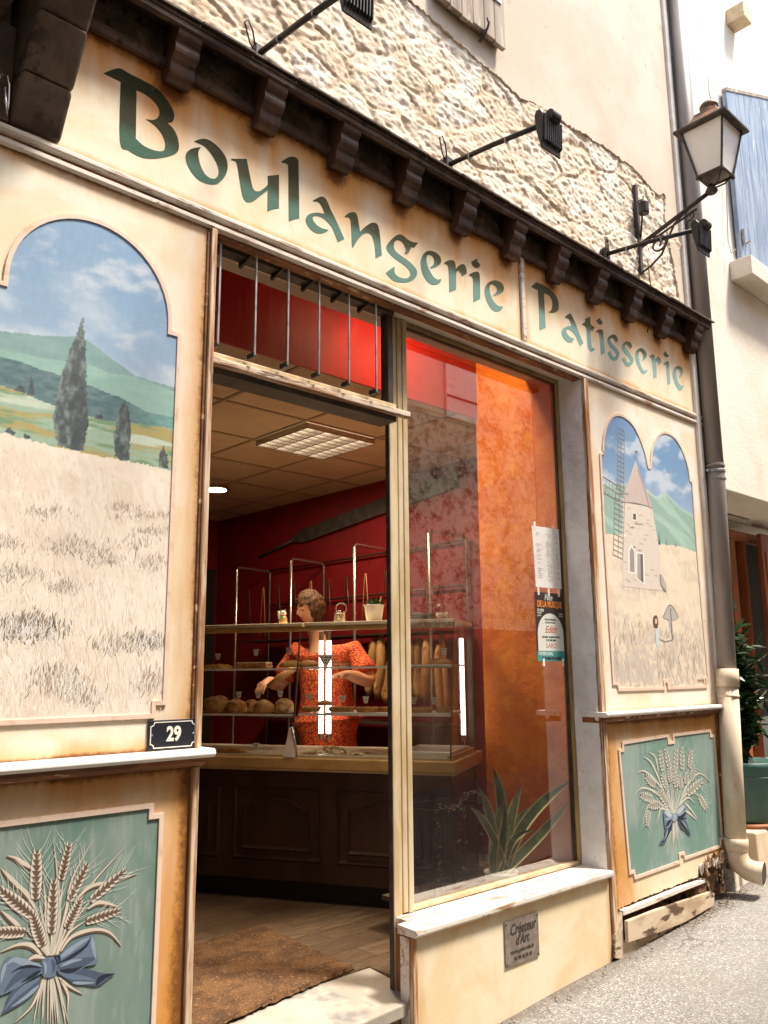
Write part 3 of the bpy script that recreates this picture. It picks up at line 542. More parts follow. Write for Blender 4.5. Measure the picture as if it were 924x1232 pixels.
# left shopfront panelling
LX0,LX1=-.25,1.497
lp=thing('painted_panel','wide cream upper panel with a mural of cypress trees above a wheat field','painted panel',(.9,0,1.2))
panel('board','panel_paint',LX0,LX1-.022,1.19,3.044,lp,mu=LM,edges=(1.,2.4,1.4,1))
art('mural',LM,leftart,lp)
m=MB(); stripe(m,LM,-.002,.012,-.007,.001); obj('mural_border',m,'stripe_pink',lp)
# brush strokes of the wheat field
CL=[(310,265,130,34,.75),(430,315,90,26,.6),(60,375,140,34,.55),(265,430,70,26,.5),(100,600,160,56,1.3),(605,655,90,36,1.2),(450,670,80,36,.5),(625,200,75,22,.7),(610,135,110,18,.6),(620,330,80,36,.4),(240,820,120,54,.8),(350,885,70,44,.6),(500,100,60,20,.3),(30,250,60,26,.4),(620,820,70,50,.4),(200,120,120,24,.25),(560,250,90,24,.3)]
rr=random.Random(77); gs=MB(); cand=[]
def stroke(x,y,dk_,ln_,wd,c,yy):
    q=cP1((x,y),3.422,0,580); l=rr.uniform(.6,1.2)*ln_; a=rr.gauss(.12,.28); e=(q[0]+l*math.sin(a),q[1]+l*math.cos(a)); 
    if q[0]>1.352 or q[0]<.75 or q[1]<1.312 or e[0]>1.354: return
    ribbon(gs,[q,((q[0]+e[0])/2+rr.uniform(-.003,.003),(q[1]+e[1])/2),e],[wd*.7,wd,wd*.15],yy,c,2)
lights=[(.90,.83,.73),(.86,.77,.65),(.92,.87,.79),(.80,.69,.56),(.84,.76,.66),(.76,.64,.50)]
for i in range(2300):
    y=-150+1150*((i/2300)**.9); x=rr.uniform(-20,720); s_=.55+.55*max(0,y)/1000
    if y<-235+.215*x+75: continue
    stroke(x,y,0,.034*s_,.0032*s_,rr.choice(lights),-.0034-.0000002*i)
for cx_,cy_,rx_,ry_,d_ in CL:
    n_=int(26+rx_*ry_*.022*d_)
    for k in range(n_):
        x=rr.gauss(cx_,rx_*.5); y=rr.gauss(cy_+8,ry_*.5); s_=.5+.5*max(0,y)/900; c=rr.choice([(.36,.27,.20),(.46,.36,.27),(.56,.45,.35)] if d_<1 else [(.16,.12,.10),(.24,.18,.14),(.36,.28,.22),(.30,.27,.25)])
        stroke(x,y,1,.028*s_,.0034*s_,c,-.0042-.000002*k)
    for k in range(int(n_*.55)):
        x=rr.gauss(cx_,rx_*.6); y=rr.gauss(cy_+ry_*.5,ry_*.5); s_=.5+.6*max(0,y)/900; stroke(x,y,1,.036*s_,.0026*s_,rr.choice([(.80,.77,.73),(.88,.84,.78),(.70,.62,.53)]),-.0048-.000002*k)
obj('brush_strokes',gs,'art',lp,recalc=False)
m=MB(); m.box(LX1-.022,LX1,-.016,.20,1.19,3.044); obj('corner_post',m,'edge_wood',lp,bev=.003)
m=MB(); m.box(LX1-.034,LX1-.0225,-.006,.004,1.20,3.03); obj('inner_bead',m,'wood_brown_line',lp,bev=.002)
m=MB(); m.box(LX0,LX1-.023,.002,.2,1.19,3.044); obj('backing',m,'dark_timber',lp)
ll=thing('dado_ledge','white worn ledge with rounded end below the cypress mural','ledge',(.6,0,1.15))
m=MB(); m.prismx([(.2,1.189),(-.052,1.189),(-.062,1.183),(-.064,1.171),(-.056,1.163),(-.04,1.160),(.2,1.160)],LX0,LX1+.028); obj('ledge_top',m,'ledge_white',ll,bev=.004)
m=MB(); m.prismx([(.2,1.159),(-.04,1.159),(-.038,1.148),(-.026,1.140),(-.012,1.132),(.2,1.132)],LX0,LX1+.006); obj('ledge_moulding',m,'wood_brown_line',ll)
LL=[(.76,.22),(1.328,.22),(1.328,.255),(1.362,.255),(1.362,.987),(1.326,.987),(1.326,1.020),(.774,1.020),(.774,.987),(.738,.987),(.738,.255),(.76,.255)]
l2=thing('painted_panel','ochre edged lower panel painted with wheat ears tied by a large blue bow','painted panel',(.9,0,.1))
panel('board','low_panel_paint',LX0,LX1-.026,.02,1.131,l2,mu=LL,edges=(1,2.6,1,1))
def green(X,Z):
    C=np.zeros(X.shape+(3,))+np.array([.175,.255,.225]); C=mixn(C,[.26,.33,.295],sst(fbm(X*7,Z*2.2,5),.35,.7)); C=mixn(C,[.33,.39,.35],sst(fbm(X*90,Z*11,4),.55,.75)*.55); C=mixn(C,[.11,.22,.175],sst(fbm(X*5+8,Z*4,4),.5,.7)*.7); return C
art('painted_ground',LL,green,l2,step=.006,y=-.0025)
m=MB(); stripe(m,LL,-.002,.013,-.008,.001); obj('mural_border',m,'stripe_pink',l2)
m=MB(); m.box(LX1-.026,LX1-.002,-.014,.20,-.12,1.131); obj('corner_post',m,'edge_wood',l2,bev=.003)
m=MB(); m.box(LX0,LX1-.027,.002,.2,-.12,1.131); obj('backing',m,'dark_timber',l2)
def mixt(a,b,f): return tuple(a[i]*(1-f)+b[i]*f for i in range(3))
def wheat_ear(mb,b,t,w,y,lt,dk,awn=1.,n=9,seed=0,awc=(.60,.66,.58)):
    r=random.Random(seed); b=np.array(b);t=np.array(t); d=t-b; Ln=np.hypot(*d); d/=Ln; q=np.array([-d[1],d[0]])
    for i in range(int(9*awn)):
        k=.15+.85*i/(9*awn); sd=1 if i%2 else -1; a=b+d*Ln*k; e=a+d*Ln*(.42+.25*r.random())+q*sd*w*(.9+1.1*r.random())
        ribbon(mb,[a,(a+e)/2+q*sd*w*.1,e],[.0014,.0012,.0004],y+.0002,mixt(awc,(.8,.8,.72),r.random()*.5),3)
    ribbon(mb,[b,b+d*Ln*.5,t],[w*.45,w*.8,w*.25],y,dk,4)
    for i in range(n):
        k=i/(n-1); ww=w*(.55+.45*math.sin(math.pi*min(1,.18+k*.8)))
        for sd in (-1,1):
            a=b+d*Ln*(k*.90+(.02 if sd>0 else 0)); tip=a+d*Ln*.14+q*sd*ww*.50; c=a+q*sd*ww*.14
            pr=[c-q*sd*ww*.10,c+d*Ln*.015+q*sd*ww*.34,tip-d*Ln*.02+q*sd*ww*.08,tip+d*Ln*.035,tip-d*Ln*.05-q*sd*ww*.22]
            mb.flat(smoothpoly([tuple(p) for p in pr],True,3,80),y-.0005-.00001*i,dk)
            ce=sum(pr)/5; pr2=[ce+(p-ce)*.80+d*Ln*.006 for p in pr]; mb.flat(smoothpoly([tuple(p) for p in pr2],True,3,80),y-.0009-.00001*i,mixt(lt,dk,.0+.25*r.random()))
            pr3=[ce+(p-ce)*.38+q*sd*ww*.05 for p in pr]; mb.flat([tuple(p) for p in pr3],y-.0013-.00001*i,mixt(lt,(.9,.88,.82),.45))
def blade(mb,pts,w,y,lt,dk):
    ribbon(mb,pts,[w*.5,w*1.25,w*.9,w*.15],y,dk,5); ribbon(mb,[(p[0]+w*.12,p[1]+w*.2) for p in pts],[w*.3,w*.8,w*.5,w*.08],y-.0004,lt,5)
B5=lambda pts:cP(pts,4.888,0,980)
K5=4.888
lt=(.66,.58,.49); dkk=(.135,.085,.06); gl_=(.50,.50,.42)
wb=MB(); YA=-.004
for i,p in enumerate([[(300,830),(250,640),(225,505)],[(310,830),(340,600),(368,380)],[(305,830),(300,740),(300,690)],[(325,830),(370,640),(400,505)],[(335,825),(430,640),(530,500)],[(330,830),(400,700),(505,625)],[(320,830),(360,730),(395,655)],[(285,830),(265,800),(240,765)],[(280,830),(240,700),(185,585)],[(275,835),(220,760),(148,680)],[(315,820),(385,560),(420,380),(548,140)],[(330,820),(430,560),(560,380),(740,185)],[(300,820),(345,620),(330,330),(308,160)],[(270,830),(265,560),(250,400)],[(290,830),(200,560),(90,400),(0,320)],[(295,835),(330,620),(345,500)]]):
    blade(wb,B5(p),.010,YA+.0006-.00001*i,lt if i%3 else gl_,dkk)
for p in [[(190,325),(130,290),(90,262),(35,247)],[(430,520),(520,430),(640,400),(800,353)],[(350,810),(420,720),(550,680),(640,700),(707,775)],[(240,835),(180,775),(100,770),(0,812)],[(510,560),(570,522),(640,530),(690,550)],[(160,860),(200,840),(240,845),(280,860)],[(200,560),(150,470),(60,390),(0,322)],[(130,690),(60,620),(0,570)]]: blade(wb,B5(p),.014,YA-.0005,lt,dkk)
for i,(b,t_,w) in enumerate([((205,505),(215,212),66),((355,388),(405,172),52),((300,705),(313,385),60),((400,512),(512,288),52),((525,508),(730,328),52),((500,628),(700,562),50),((385,670),(470,500),60),((250,775),(190,590),66),((190,595),(0,440),66),((150,690),(-60,690),62)]):
    B_,T_=B5([b,t_]); wheat_ear(wb,B_,T_,abs(B5([(b[0],b[1])])[0][0]-B5([(b[0]+w,b[1])])[0][0]),YA-.0008-.0002*i,lt,dkk,1.6,9 if w>55 else 8,i)
random.seed(3)
for i in range(26):
    x=random.uniform(248,330); e=(x-285)*random.uniform(1.5,3.)+285+random.uniform(-20,20); blade(wb,B5([(x,955),(x+(e-x)*.4,1050),(e,random.uniform(1180,1300))]),.006,YA-.0003-.00003*i,mixt(lt,gl_,random.random()),dkk)
blade(wb,B5([(340,960),(400,1010),(480,1058)]),.009,YA-.001,lt,dkk); blade(wb,B5([(350,975),(395,1060),(390,1160)]),.009,YA-.001,lt,dkk); blade(wb,B5([(230,1020),(180,1130),(80,1228)]),.009,YA-.001,lt,dkk)
obj('wheat_bouquet',wb,'art',l2,recalc=False)
def bowart(parent,F,parts,y):
    bb=MB(); z=0
    for pts,c,strokes in parts:
        z+=1; bb.flat(smoothpoly(F(pts),True,4,60),y-.0005*z,c)
        for sp,w,c2 in strokes: ribbon(bb,F(sp),[w*.2,w,w*.7,w*.1],y-.0005*z-.0002-.00003*strokes.index((sp,w,c2)),c2,5)
    obj('painted_bow',bb,'art',parent,recalc=False)
b1,b2,b3,b4=(.070,.100,.155),(.135,.185,.27),(.27,.34,.43),(.018,.024,.042)
bowart(l2,B5,[([(240,950),(150,990),(60,1040),(30,1110),(0,1175),(50,1150),(150,1090),(215,1020)],b1,[([(230,960),(150,1010),(80,1070),(20,1150)],.018,b2),([(225,1000),(160,1060),(60,1130)],.012,b3)]),
 ([(330,920),(400,905),(500,903),(600,930),(675,930),(630,965),(570,1005),(480,995),(400,975)],b1,[([(340,930),(420,950),(500,960),(560,975)],.014,b2),([(420,985),(480,988),(555,985)],.009,b3),([(560,1000),(580,970),(610,950),(665,935)],.018,b4)]),
 ([(245,900),(180,880),(110,850),(60,832),(25,845),(5,900),(-20,960),(-30,1020),(0,1062),(90,1020),(170,970),(240,930)],b2,[([(240,890),(150,870),(80,850),(30,880)],.018,b3),([(240,905),(160,920),(90,960),(20,1040)],.03,b1),([(235,915),(180,950),(120,985)],.012,b4),([(240,897),(170,890),(110,900),(60,930)],.009,b4),([(30,870),(15,920),(0,990)],.012,b3)]),
 ([(320,860),(350,820),(400,770),(470,725),(530,702),(545,706),(550,770),(570,850),(550,880),(500,890),(430,930),(360,935),(325,905)],b2,[([(330,850),(400,800),(470,750),(530,720)],.016,b3),([(340,870),(420,830),(500,770),(530,715)],.012,b4),([(330,895),(420,890),(500,860),(560,840)],.03,b1),([(350,890),(420,860),(480,850)],.010,b3),([(535,715),(545,780),(560,850)],.012,b3),([(345,915),(420,915),(480,890)],.014,b4)]),
 ([(312,835),(330,822),(352,828),(350,870),(330,885),(318,860)],b4,[([(325,835),(335,850),(335,870)],.004,b1)]),
 ([(242,852),(262,840),(290,835),(318,848),(328,900),(322,940),(290,956),(250,948),(238,905)],b2,[([(255,860),(262,900),(262,940)],.010,b3),([(300,850),(312,890),(305,935)],.012,b1),([(245,870),(250,910),(252,940)],.006,b1)])],YA-.006)
# ------------------------------------------------------------------ house number
np_=thing('house_number_plate','black enamel plate with white line border and the number 29','number plate',(1.395,0,1.18))
m=MB(); m.box(1.308,1.484,-.008,0,1.192,1.284); obj('plate',m,'plate_black',np_,bev=.002)
def concave(x0,x1,z0,z1,r):
    p=[]
    for cx,cz,a0 in ((x1,z0,180),(x1,z1,270),(x0,z1,0),(x0,z0,90)): p+=[(cx+r*math.cos(math.radians(a0-k*90/4)),cz+r*math.sin(math.radians(a0-k*90/4))) for k in range(5)]
    return p
m=MB(); stripe(m,concave(1.318,1.474,1.200,1.276,.012),0,.003,-.0095,-.007); obj('border_line',m,'plate_white',np_)
textmesh('number','29',.062,'plate_white',np_,(1.398,-.0092,1.238),(1,0,0),(0,0,1),off=.0022,ext=.001,sx=.84)
for x in (1.322,1.470): m=MB(); m.tube([(x,-.008,1.238),(x,-.0105,1.238)],[.0035,.0015],8); obj('screw',m,'galv',np_)
# ------------------------------------------------------------------ right shopfront panelling
RX0,RX1=3.895,5.235
C4=lambda pts:cP(pts,3.4222,720,480)
RM_=C4([(8,232),(20,226)])+C4(smoothpoly([(20,226),(20,175),(32,115),(55,78),(82,70),(110,82),(140,112),(165,160),(185,215),(196,262)],False,4,170))+C4([(202,287),(213,287)])+C4(smoothpoly([(216,262),(220,215),(235,170),(256,146),(280,144),(305,158),(330,190),(352,240),(366,290),(372,338)],False,4,170))+C4([(381,345),(402,640),(424,900),(446,1148),(438,1148),(441,1180),(287,1186),(284,1157),(264,1159),(267,1187),(84,1192),(78,1167),(62,1167),(40,820),(22,520)])
def rightart(X,Z):
    C=np.zeros(X.shape+(3,)); C=mixn(C+np.array([.17,.32,.54]),[.42,.55,.70],sst(Z,2.75,2.1)); C=mixn(C,[.66,.72,.78],sst(fbm(X*5-Z*3,Z*10,5),.48,.7)*.7)
    mt=interp(C4([(-20,345),(15,352),(80,352),(120,345),(200,372),(235,402),(278,386),(330,440),(395,482)])); wh=interp(C4([(-20,552),(25,555),(100,560),(230,594),(330,606),(405,632)]))
    C=np.where((Z<mt(X))[...,None],mixn(np.zeros(X.shape+(3,))+np.array([.30,.46,.40]),[.40,.58,.50],sst(fbm(X*8+Z*14,Z*9,5),.4,.65)),C); C=np.where((Z>mt(X)-.02)[...,None]&(Z<mt(X))[...,None],C*.6+np.array([.22,.27,.27]),C)
    f=mixn(np.zeros(X.shape+(3,))+np.array([.83,.71,.55]),[.68,.55,.42],sst(fbm(X*4,Z*14,4),.45,.7)*.6); f=mixn(f,[.88,.80,.68],sst(fbm(X*60+Z*20,Z*20,3),.5,.75)*.6)
    low=sst(Z,1.75,1.45); f=mixn(f,[.48,.40,.34],low*sst(fbm(X*70+Z*22,Z*22,4),.45,.62)*.75)
    C=np.where((Z<wh(X))[...,None],f,C)
    pa=C4([(60,1060),(140,1030),(235,990),(250,1010),(250,1060),(215,1165),(62,1175)]); mm=np.clip(1-dist(X,Z,seglist(pa))/.05,0,1)*~inside(X,Z,pa)+inside(X,Z,pa); C=mixn(C,[.58,.51,.45],np.clip(1-dist(X,Z,seglist(pa))/.07,0,1)*0+sst(fbm(X*22,Z*34,4)+.25*inside(X,Z,pa),.55,.8)*.7*(Z<1.75))
    sh=C4([(30,790),(100,760),(260,790),(300,815),(180,800)]); C=mixn(C,[.50,.43,.38],(inside(X,Z,sh))*.0+sst(fbm(X*50,Z*30,4),.4,.65)*np.clip(1-dist(X,Z,seglist(C4([(100,775),(180,790),(280,805)]),False))/.05,0,1)*.6)
    return C
rp=thing('painted_panel','tall pale upper panel with a windmill mural under two arches','painted panel',(4.5,0,1.2))
panel('board','panel_paint_pale',RX0+.02,RX1,1.215,3.044,rp,mu=RM_,edges=(1,2,1,2))
art('mural',RM_,rightart,rp,step=.005)
m=MB(); stripe(m,RM_,-.002,.014,-.007,.001); obj('mural_border',m,'stripe_pink',rp)
m=MB(); m.box(RX0+.021,RX1-.001,.002,.2,1.215,3.044); obj('backing',m,'dark_timber',rp)
m=MB(); m.box(RX0-.022,RX0+.0195,-.016,.06,1.215,3.044); obj('corner_post',m,'edge_wood',rp,bev=.004)
m=MB(); m.box(RX1+.001,RX1+.016,-.012,.06,1.215,3.044); obj('edge_strip',m,'wood_brown_line',rp,bev=.002)
wm=MB(); YB=-.0045; st_=(.74,.65,.57); rf=(.60,.49,.45); ln=(.34,.31,.31)
wm.flat(C4([(97,425),(218,446),(232,520),(250,640),(256,700),(262,790),(98,772),(95,600)]),YB,st_)
for i in range(60):
    a=random.uniform(100,235); b=random.uniform(440,760); ribbon(wm,C4([(a,b),(a+random.uniform(8,18),b+random.uniform(1,4))]),.010,YB-.0002,random.choice([(.60,.50,.45),(.72,.62,.55),(.56,.48,.45)]))
wm.flat(C4(smoothpoly([(91,425),(150,252),(219,447),(190,437),(140,426)],True,4,50)),YB-.0008,rf)
ribbon(wm,C4([(92,426),(150,430),(219,448)]),.006,YB-.0012,(.30,.24,.23)); ribbon(wm,C4([(150,255),(152,212)]),.008,YB-.0012,(.3,.28,.28)); ribbon(wm,C4([(148,218),(160,216)]),.008,YB-.0012,(.3,.28,.28))
ribbon(wm,C4([(150,262),(135,320),(105,415)]),.012,YB-.001,(.62,.52,.48)); ribbon(wm,C4([(160,290),(190,380),(205,440)]),.02,YB-.001,(.42,.34,.34))
for pts,c in (([(136,468),(158,470),(158,505),(136,503)],(.8,.74,.66)),([(140,472),(152,474),(152,498),(140,496)],(.12,.10,.10)),([(120,620),(132,598),(148,618),(150,722),(120,716)],(.86,.82,.76)),([(126,628),(134,610),(144,628),(146,714),(127,710)],(.35,.31,.30)),([(150,628),(186,636),(190,768),(152,738)],(.85,.81,.75)),([(158,636),(180,640),(183,758),(157,735)],(.16,.14,.14)),([(158,636),(170,638),(172,745),(157,735)],(.42,.38,.36)),([(98,555),(112,556),(112,568),(98,567)],(.85,.82,.76))): wm.flat(C4(pts),YB-.0014-.0002*(c[0]<.5)-.0002*(c[0]>.4 and c[0]<.5),c)
# sails: two lattice arms
def lattice(a,b,w,n):
    (x0,z0),(x1,z1)=C4([a,b]); d=np.array([x1-x0,z1-z0]); Ln=np.hypot(*d); d/=Ln; q=np.array([-d[1],d[0]])*w; A=np.array([x0,z0])
    for k in (-1,1): ribbon(wm,[tuple(A+q*k),tuple(A+d*Ln+q*k)],.005,YB-.0022,ln)
    ribbon(wm,[tuple(A),tuple(A+d*Ln)],.004,YB-.0024,ln)
    for i in range(n+1): p=A+d*Ln*i/n; ribbon(wm,[tuple(p-q),tuple(p+q)],.004,YB-.0026,ln)
lattice((92,125),(88,375),.035,13); lattice((86,395),(78,650),.05,12); lattice((14,350),(84,392),.045,5)
ribbon(wm,C4([(84,385),(120,392)]),.012,YB-.0028,ln)
# millstone, the small figures and the signature
wm.flat(C4(smoothpoly([(250,720),(262,730),(275,765),(278,795),(262,785),(250,755)],True,4,90)),YB-.002,(.50,.44,.40)); ribbon(wm,C4([(252,722),(256,765),(276,795)]),.012,YB-.0024,(.24,.2,.19))
wm.flat(C4(smoothpoly([(225,895),(238,893),(244,920),(240,945),(228,940),(222,915)],True,4,90)),YB-.002,(.16,.07,.05)); wm.flat(C4([(230,905),(238,905),(239,925),(231,925)]),YB-.0024,(.75,.55,.45)); wm.flat(C4([(230,940),(244,945),(250,1000),(243,1022),(236,1015)]),YB-.002,(.62,.70,.74))
wm.flat(C4(smoothpoly([(262,895),(280,865),(293,845),(310,862),(328,900),(316,908),(300,912),(296,940),(290,940),(286,908),(270,905)],True,3,60)),YB-.002,(.50,.47,.44)); ribbon(wm,C4([(294,862),(298,930),(302,992)]),.010,YB-.0024,(.14,.12,.12)); ribbon(wm,C4([(264,897),(292,848),(327,900)]),.006,YB-.0026,(.15,.13,.13)); ribbon(wm,C4([(245,985),(270,998),(302,992)]),.005,YB-.0024,(.3,.27,.25))
for i,x in enumerate((405,412,419,426)): ribbon(wm,C4([(x,1162+(i%2)*5),(x+4,1155),(x+6,1166)]),.006,YB-.002,(.35,.16,.08))
for x,y,h in ((247,598,60),(250,600,40),(278,602,30),(315,608,20)): wm.flat(C4([(x-3,y),(x,y-h),(x+4,y)]),YB-.001,(.16,.33,.27))
for i in range(260):
    a=random.uniform(60,430); b=random.uniform(930,1160); 
    if 80<a<240 and b>1010: continue
    L_=random.uniform(18,46); s_=random.uniform(-8,14); ribbon(wm,C4([(a,b),(a+s_*.4,b-L_*.6),(a+s_,b-L_)]),[.006,.005,.001],YB-.0006-.000004*i,random.choice([(.52,.44,.38),(.80,.74,.66),(.42,.34,.29),(.70,.60,.50)]),2)
obj('windmill_picture',wm,'art',rp,recalc=False)
rl=thing('dado_ledge','narrow white and brown ledge below the windmill mural','ledge',(4.5,0,1.18))
m=MB(); m.prismx([(.1,1.214),(-.052,1.214),(-.06,1.206),(-.058,1.194),(-.045,1.188),(.1,1.188)],RX0-.045,RX1-.045); obj('ledge_top',m,'ledge_white',rl,bev=.003)
m=MB(); m.prismx([(.1,1.187),(-.04,1.187),(-.036,1.175),(-.022,1.166),(-.008,1.160),(.1,1.160)],RX0-.035,RX1-.055); obj('ledge_moulding',m,'wood_brown_line',rl)
D5=lambda pts:cP(pts,3.064,690,830)
C5=lambda pts:cP(pts,3.975,730,860)
r2=thing('painted_panel','lower panel painted with wheat and a small blue bow above a rotten foot','painted panel',(4.5,0,.05))
RQ=C5([(112,765),(60,178),(78,174),(76,140),(286,105),(290,140),(320,136),(317,102),(488,80),(492,108),(508,105),(545,585),(537,590),(540,622),(372,680),(366,655),(340,662),(344,698),(132,775),(128,742)])
RQ=C5([(60,178),(78,174),(76,140),(286,105),(290,140),(320,136),(317,102),(488,80),(492,108),(508,105),(546,586),(536,590),(540,622),(372,680),(367,655),(340,662),(344,698),(134,772),(128,742),(110,748)])
cut=C5([(48,935),(200,870),(340,815),(440,775),(440,742),(470,735),(480,745),(500,730),(512,700),(530,715),(560,680),(575,665),(590,655),(640,640),(640,-40),(-200,-40),(-200,1040)])
panel('board','low_panel_paint',RX0+.02,RX1-.075,.06,1.159,r2,mu=RQ,edges=(1,2.2,1.3,2.),step=.006,mask=lambda X,Z:inside(X,Z+(fbm(X*60,Z*60,3)-.5)*.02,cut))
art('painted_ground',RQ,lambda X,Z:green(X,Z)*1.0+np.array([.03,.055,.05]),r2,step=.006,y=-.0025)
m=MB(); stripe(m,RQ,-.002,.014,-.007,.001); obj('mural_border',m,'stripe_pink',r2)
m=MB(); m.box(RX0-.02,RX0+.0195,-.014,.06,.03,1.159); obj('corner_post',m,'edge_wood',r2,bev=.004)
m=MB(); m.prism([(RX1-.074,1.159),(RX1-.054,1.159),(RX1-.080,.30),(RX1-.10,.30)],-.012,.06); obj('edge_strip',m,'wood_brown_line',r2)
# broken, rotten foot
m=MB(); rr=random.Random(5)
m.box(RX0+.025,RX1-.07,.010,.06,.30,1.155); obj('backing',m,'rot_wood',r2)
m=MB(); xs=np.linspace(RX0+.02,RX1-.08,60)
gridmesh('decayed_core',xs,np.arange(.0,.44,.012),lambda X,Z:.016+.05*fbm(X*14,Z*14,4)*(Z<.5),'rot_wood',r2)
m=MB(); a=cP1((48,935),3.975,730,860)
P=[C5([(62,932),(200,880),(340,822),(465,782),(468,796),(340,845),(200,905),(62,958)])]
for p in P: m.prism(p,-.022,.03)
obj('split_rail',m,'white_worn',r2,bev=.003)
pk=thing('broken_plank','loose cracked plank leaning at the foot of the right wheat panel','plank',(4.2,-.04,.05))
pts=C5([(62,978),(200,925),(340,880),(470,838),(482,850),(478,905),(340,985),(200,1040),(66,1082)])
m=MB(); m.prism(pts,-.045,-.024); obj('plank_board',m,'plank_worn',pk,bev=.004)
pts=C5([(66,1082),(190,1044),(330,990),(300,1020),(180,1100),(60,1168),(22,1160),(26,1050),(58,940)])
m=MB(); m.prism(pts,-.020,.004); obj('sole_piece',m,'plank_worn',pk,bev=.004)
m=MB()
for i in range(60):
    x=rr.uniform(440,590); y_=rr.uniform(700,900)-(x-440)*.5; q=C5([(x,y_)])[0]; s_=rr.uniform(.008,.025)
    m.add([(q[0]-s_,-.01-rr.random()*.03,q[1]),(q[0]+s_,-.012-rr.random()*.03,q[1]+rr.uniform(-.02,.02)),(q[0],-.014-rr.random()*.02,q[1]+s_*2)],[(0,1,2)])
obj('splinters',m,'rot_wood',r2,recalc=False)
for x,y_ in [(448,742),(470,722),(505,702),(520,712),(545,684),(560,672),(578,655),(585,668)]:
    m=MB(); q=C5([(x,y_)])[0]; m.prism([(q[0]-.02,q[1]+.03),(q[0]+.022,q[1]+.035),(q[0]+.012,q[1]-.01),(q[0]-.004,q[1]-.028),(q[0]-.015,q[1]-.006)],-.012,-.004); obj('paint_flake',m,'white_worn',r2)
# right wheat picture
E8=lambda pts:cP(pts,8.21,750,890)
wr=MB(); lt2=(.68,.68,.60); dk2=(.36,.33,.28); YR=-.004
rr=random.Random(9)
ears=[((455,300),(410,90)),((385,310),(355,110)),((505,330),(515,100)),((575,300),(573,75)),((645,280),(665,100)),((660,390),(702,268)),((625,530),(770,405)),((740,555),(818,685)),((310,450),(215,365)),((280,580),(165,548)),((245,700),(225,850)),((440,650),(335,500)),((425,490),(370,340)),((515,470),(490,290)),((565,480),(545,350)),((355,640),(250,645)),((610,440),(620,330)),((460,420),(440,280))]
for i,(b,t_) in enumerate(ears):
    if i!=7 and i!=10: ribbon(wr,E8([(492,760),((492+b[0])/2+rr.uniform(-12,12),(760+b[1])/2),b]),[.003,.005,.004],YR-.00002*i,mixt(lt2,gl_,.4),4)
for i in range(22):
    e=(rr.uniform(320,680),rr.uniform(300,520)); ribbon(wr,E8([(492,750),((492+e[0])/2,(750+e[1])/2+10),e]),[.003,.006,.002],YR-.0005-.00002*i,mixt(lt2,dk2,rr.random()*.35),4)
for p in [[(440,660),(300,515),(170,480),(95,565)],[(400,520),(280,370),(190,310),(135,332)],[(340,330),(310,180),(245,125)],[(360,430),(270,230),(190,172)],[(560,560),(640,430),(745,333),(850,420)],[(600,625),(660,690),(725,785)],[(450,700),(330,620),(240,650),(175,860)],[(470,720),(370,682),(345,740),(318,835)],[(520,680),(580,610),(640,575),(700,635)],[(570,590),(620,535),(680,520),(760,580)],[(600,700),(660,740),(720,800)]]: blade(wr,E8(p),.013,YR-.0012,lt2,dk2)
for i,(b,t_) in enumerate(ears):
    w=E8([(b[0],b[1]),(b[0]+42,b[1])]); wheat_ear(wr,*E8([b,t_]),abs(w[1][0]-w[0][0]),YR-.002-.0002*i,lt2,dk2,1.,6,i+40,(.62,.70,.62))
for i in range(24):
    x=rr.uniform(475,520); e=(x-497)*rr.uniform(2,5)+500; ribbon(wr,E8([(x,790),(x+(e-x)*.35,900),(e,rr.uniform(980,1090))]),[.004,.005,.001],YR-.0006-.00002*i,mixt(lt2,dk2,rr.random()*.4),4)
obj('wheat_bouquet',wr,'art',r2,recalc=False)
bowart(r2,E8,[([(475,820),(470,880),(440,930),(400,1020),(345,1038),(360,1000),(395,970),(405,878)],b1,[([(470,830),(440,900),(410,970),(370,1020)],.025,b4),([(430,880),(415,940),(390,1000)],.014,b3)]),
 ([(530,800),(600,800),(630,860),(655,940),(640,945),(600,900),(560,870)],b1,[([(545,805),(590,860),(645,935)],.02,b4),([(570,805),(600,840),(630,890)],.010,b3)]),
 ([(472,745),(430,712),(388,698),(385,740),(390,800),(400,872),(430,875),(460,840),(482,805)],b2,[([(470,750),(430,730),(395,710)],.03,(.48,.55,.62)),([(475,800),(440,820),(405,860)],.03,b4),([(470,770),(430,780),(395,790)],.018,b3),([(475,785),(440,850),(415,866)],.008,b3)]),
 ([(515,720),(560,670),(605,628),(605,700),(618,775),(590,803),(545,795),(522,785)],b2,[([(520,730),(560,690),(602,645)],.03,(.48,.55,.62)),([(525,770),(570,750),(612,715)],.03,b4),([(530,788),(570,780),(612,775)],.015,b4),([(525,750),(570,725),(608,690)],.014,b3)]),
 ([(472,730),(490,722),(512,725),(522,765),(512,800),(488,808),(472,790)],b3,[([(495,730),(500,765),(495,800)],.008,(.55,.6,.66))])],YR-.008)
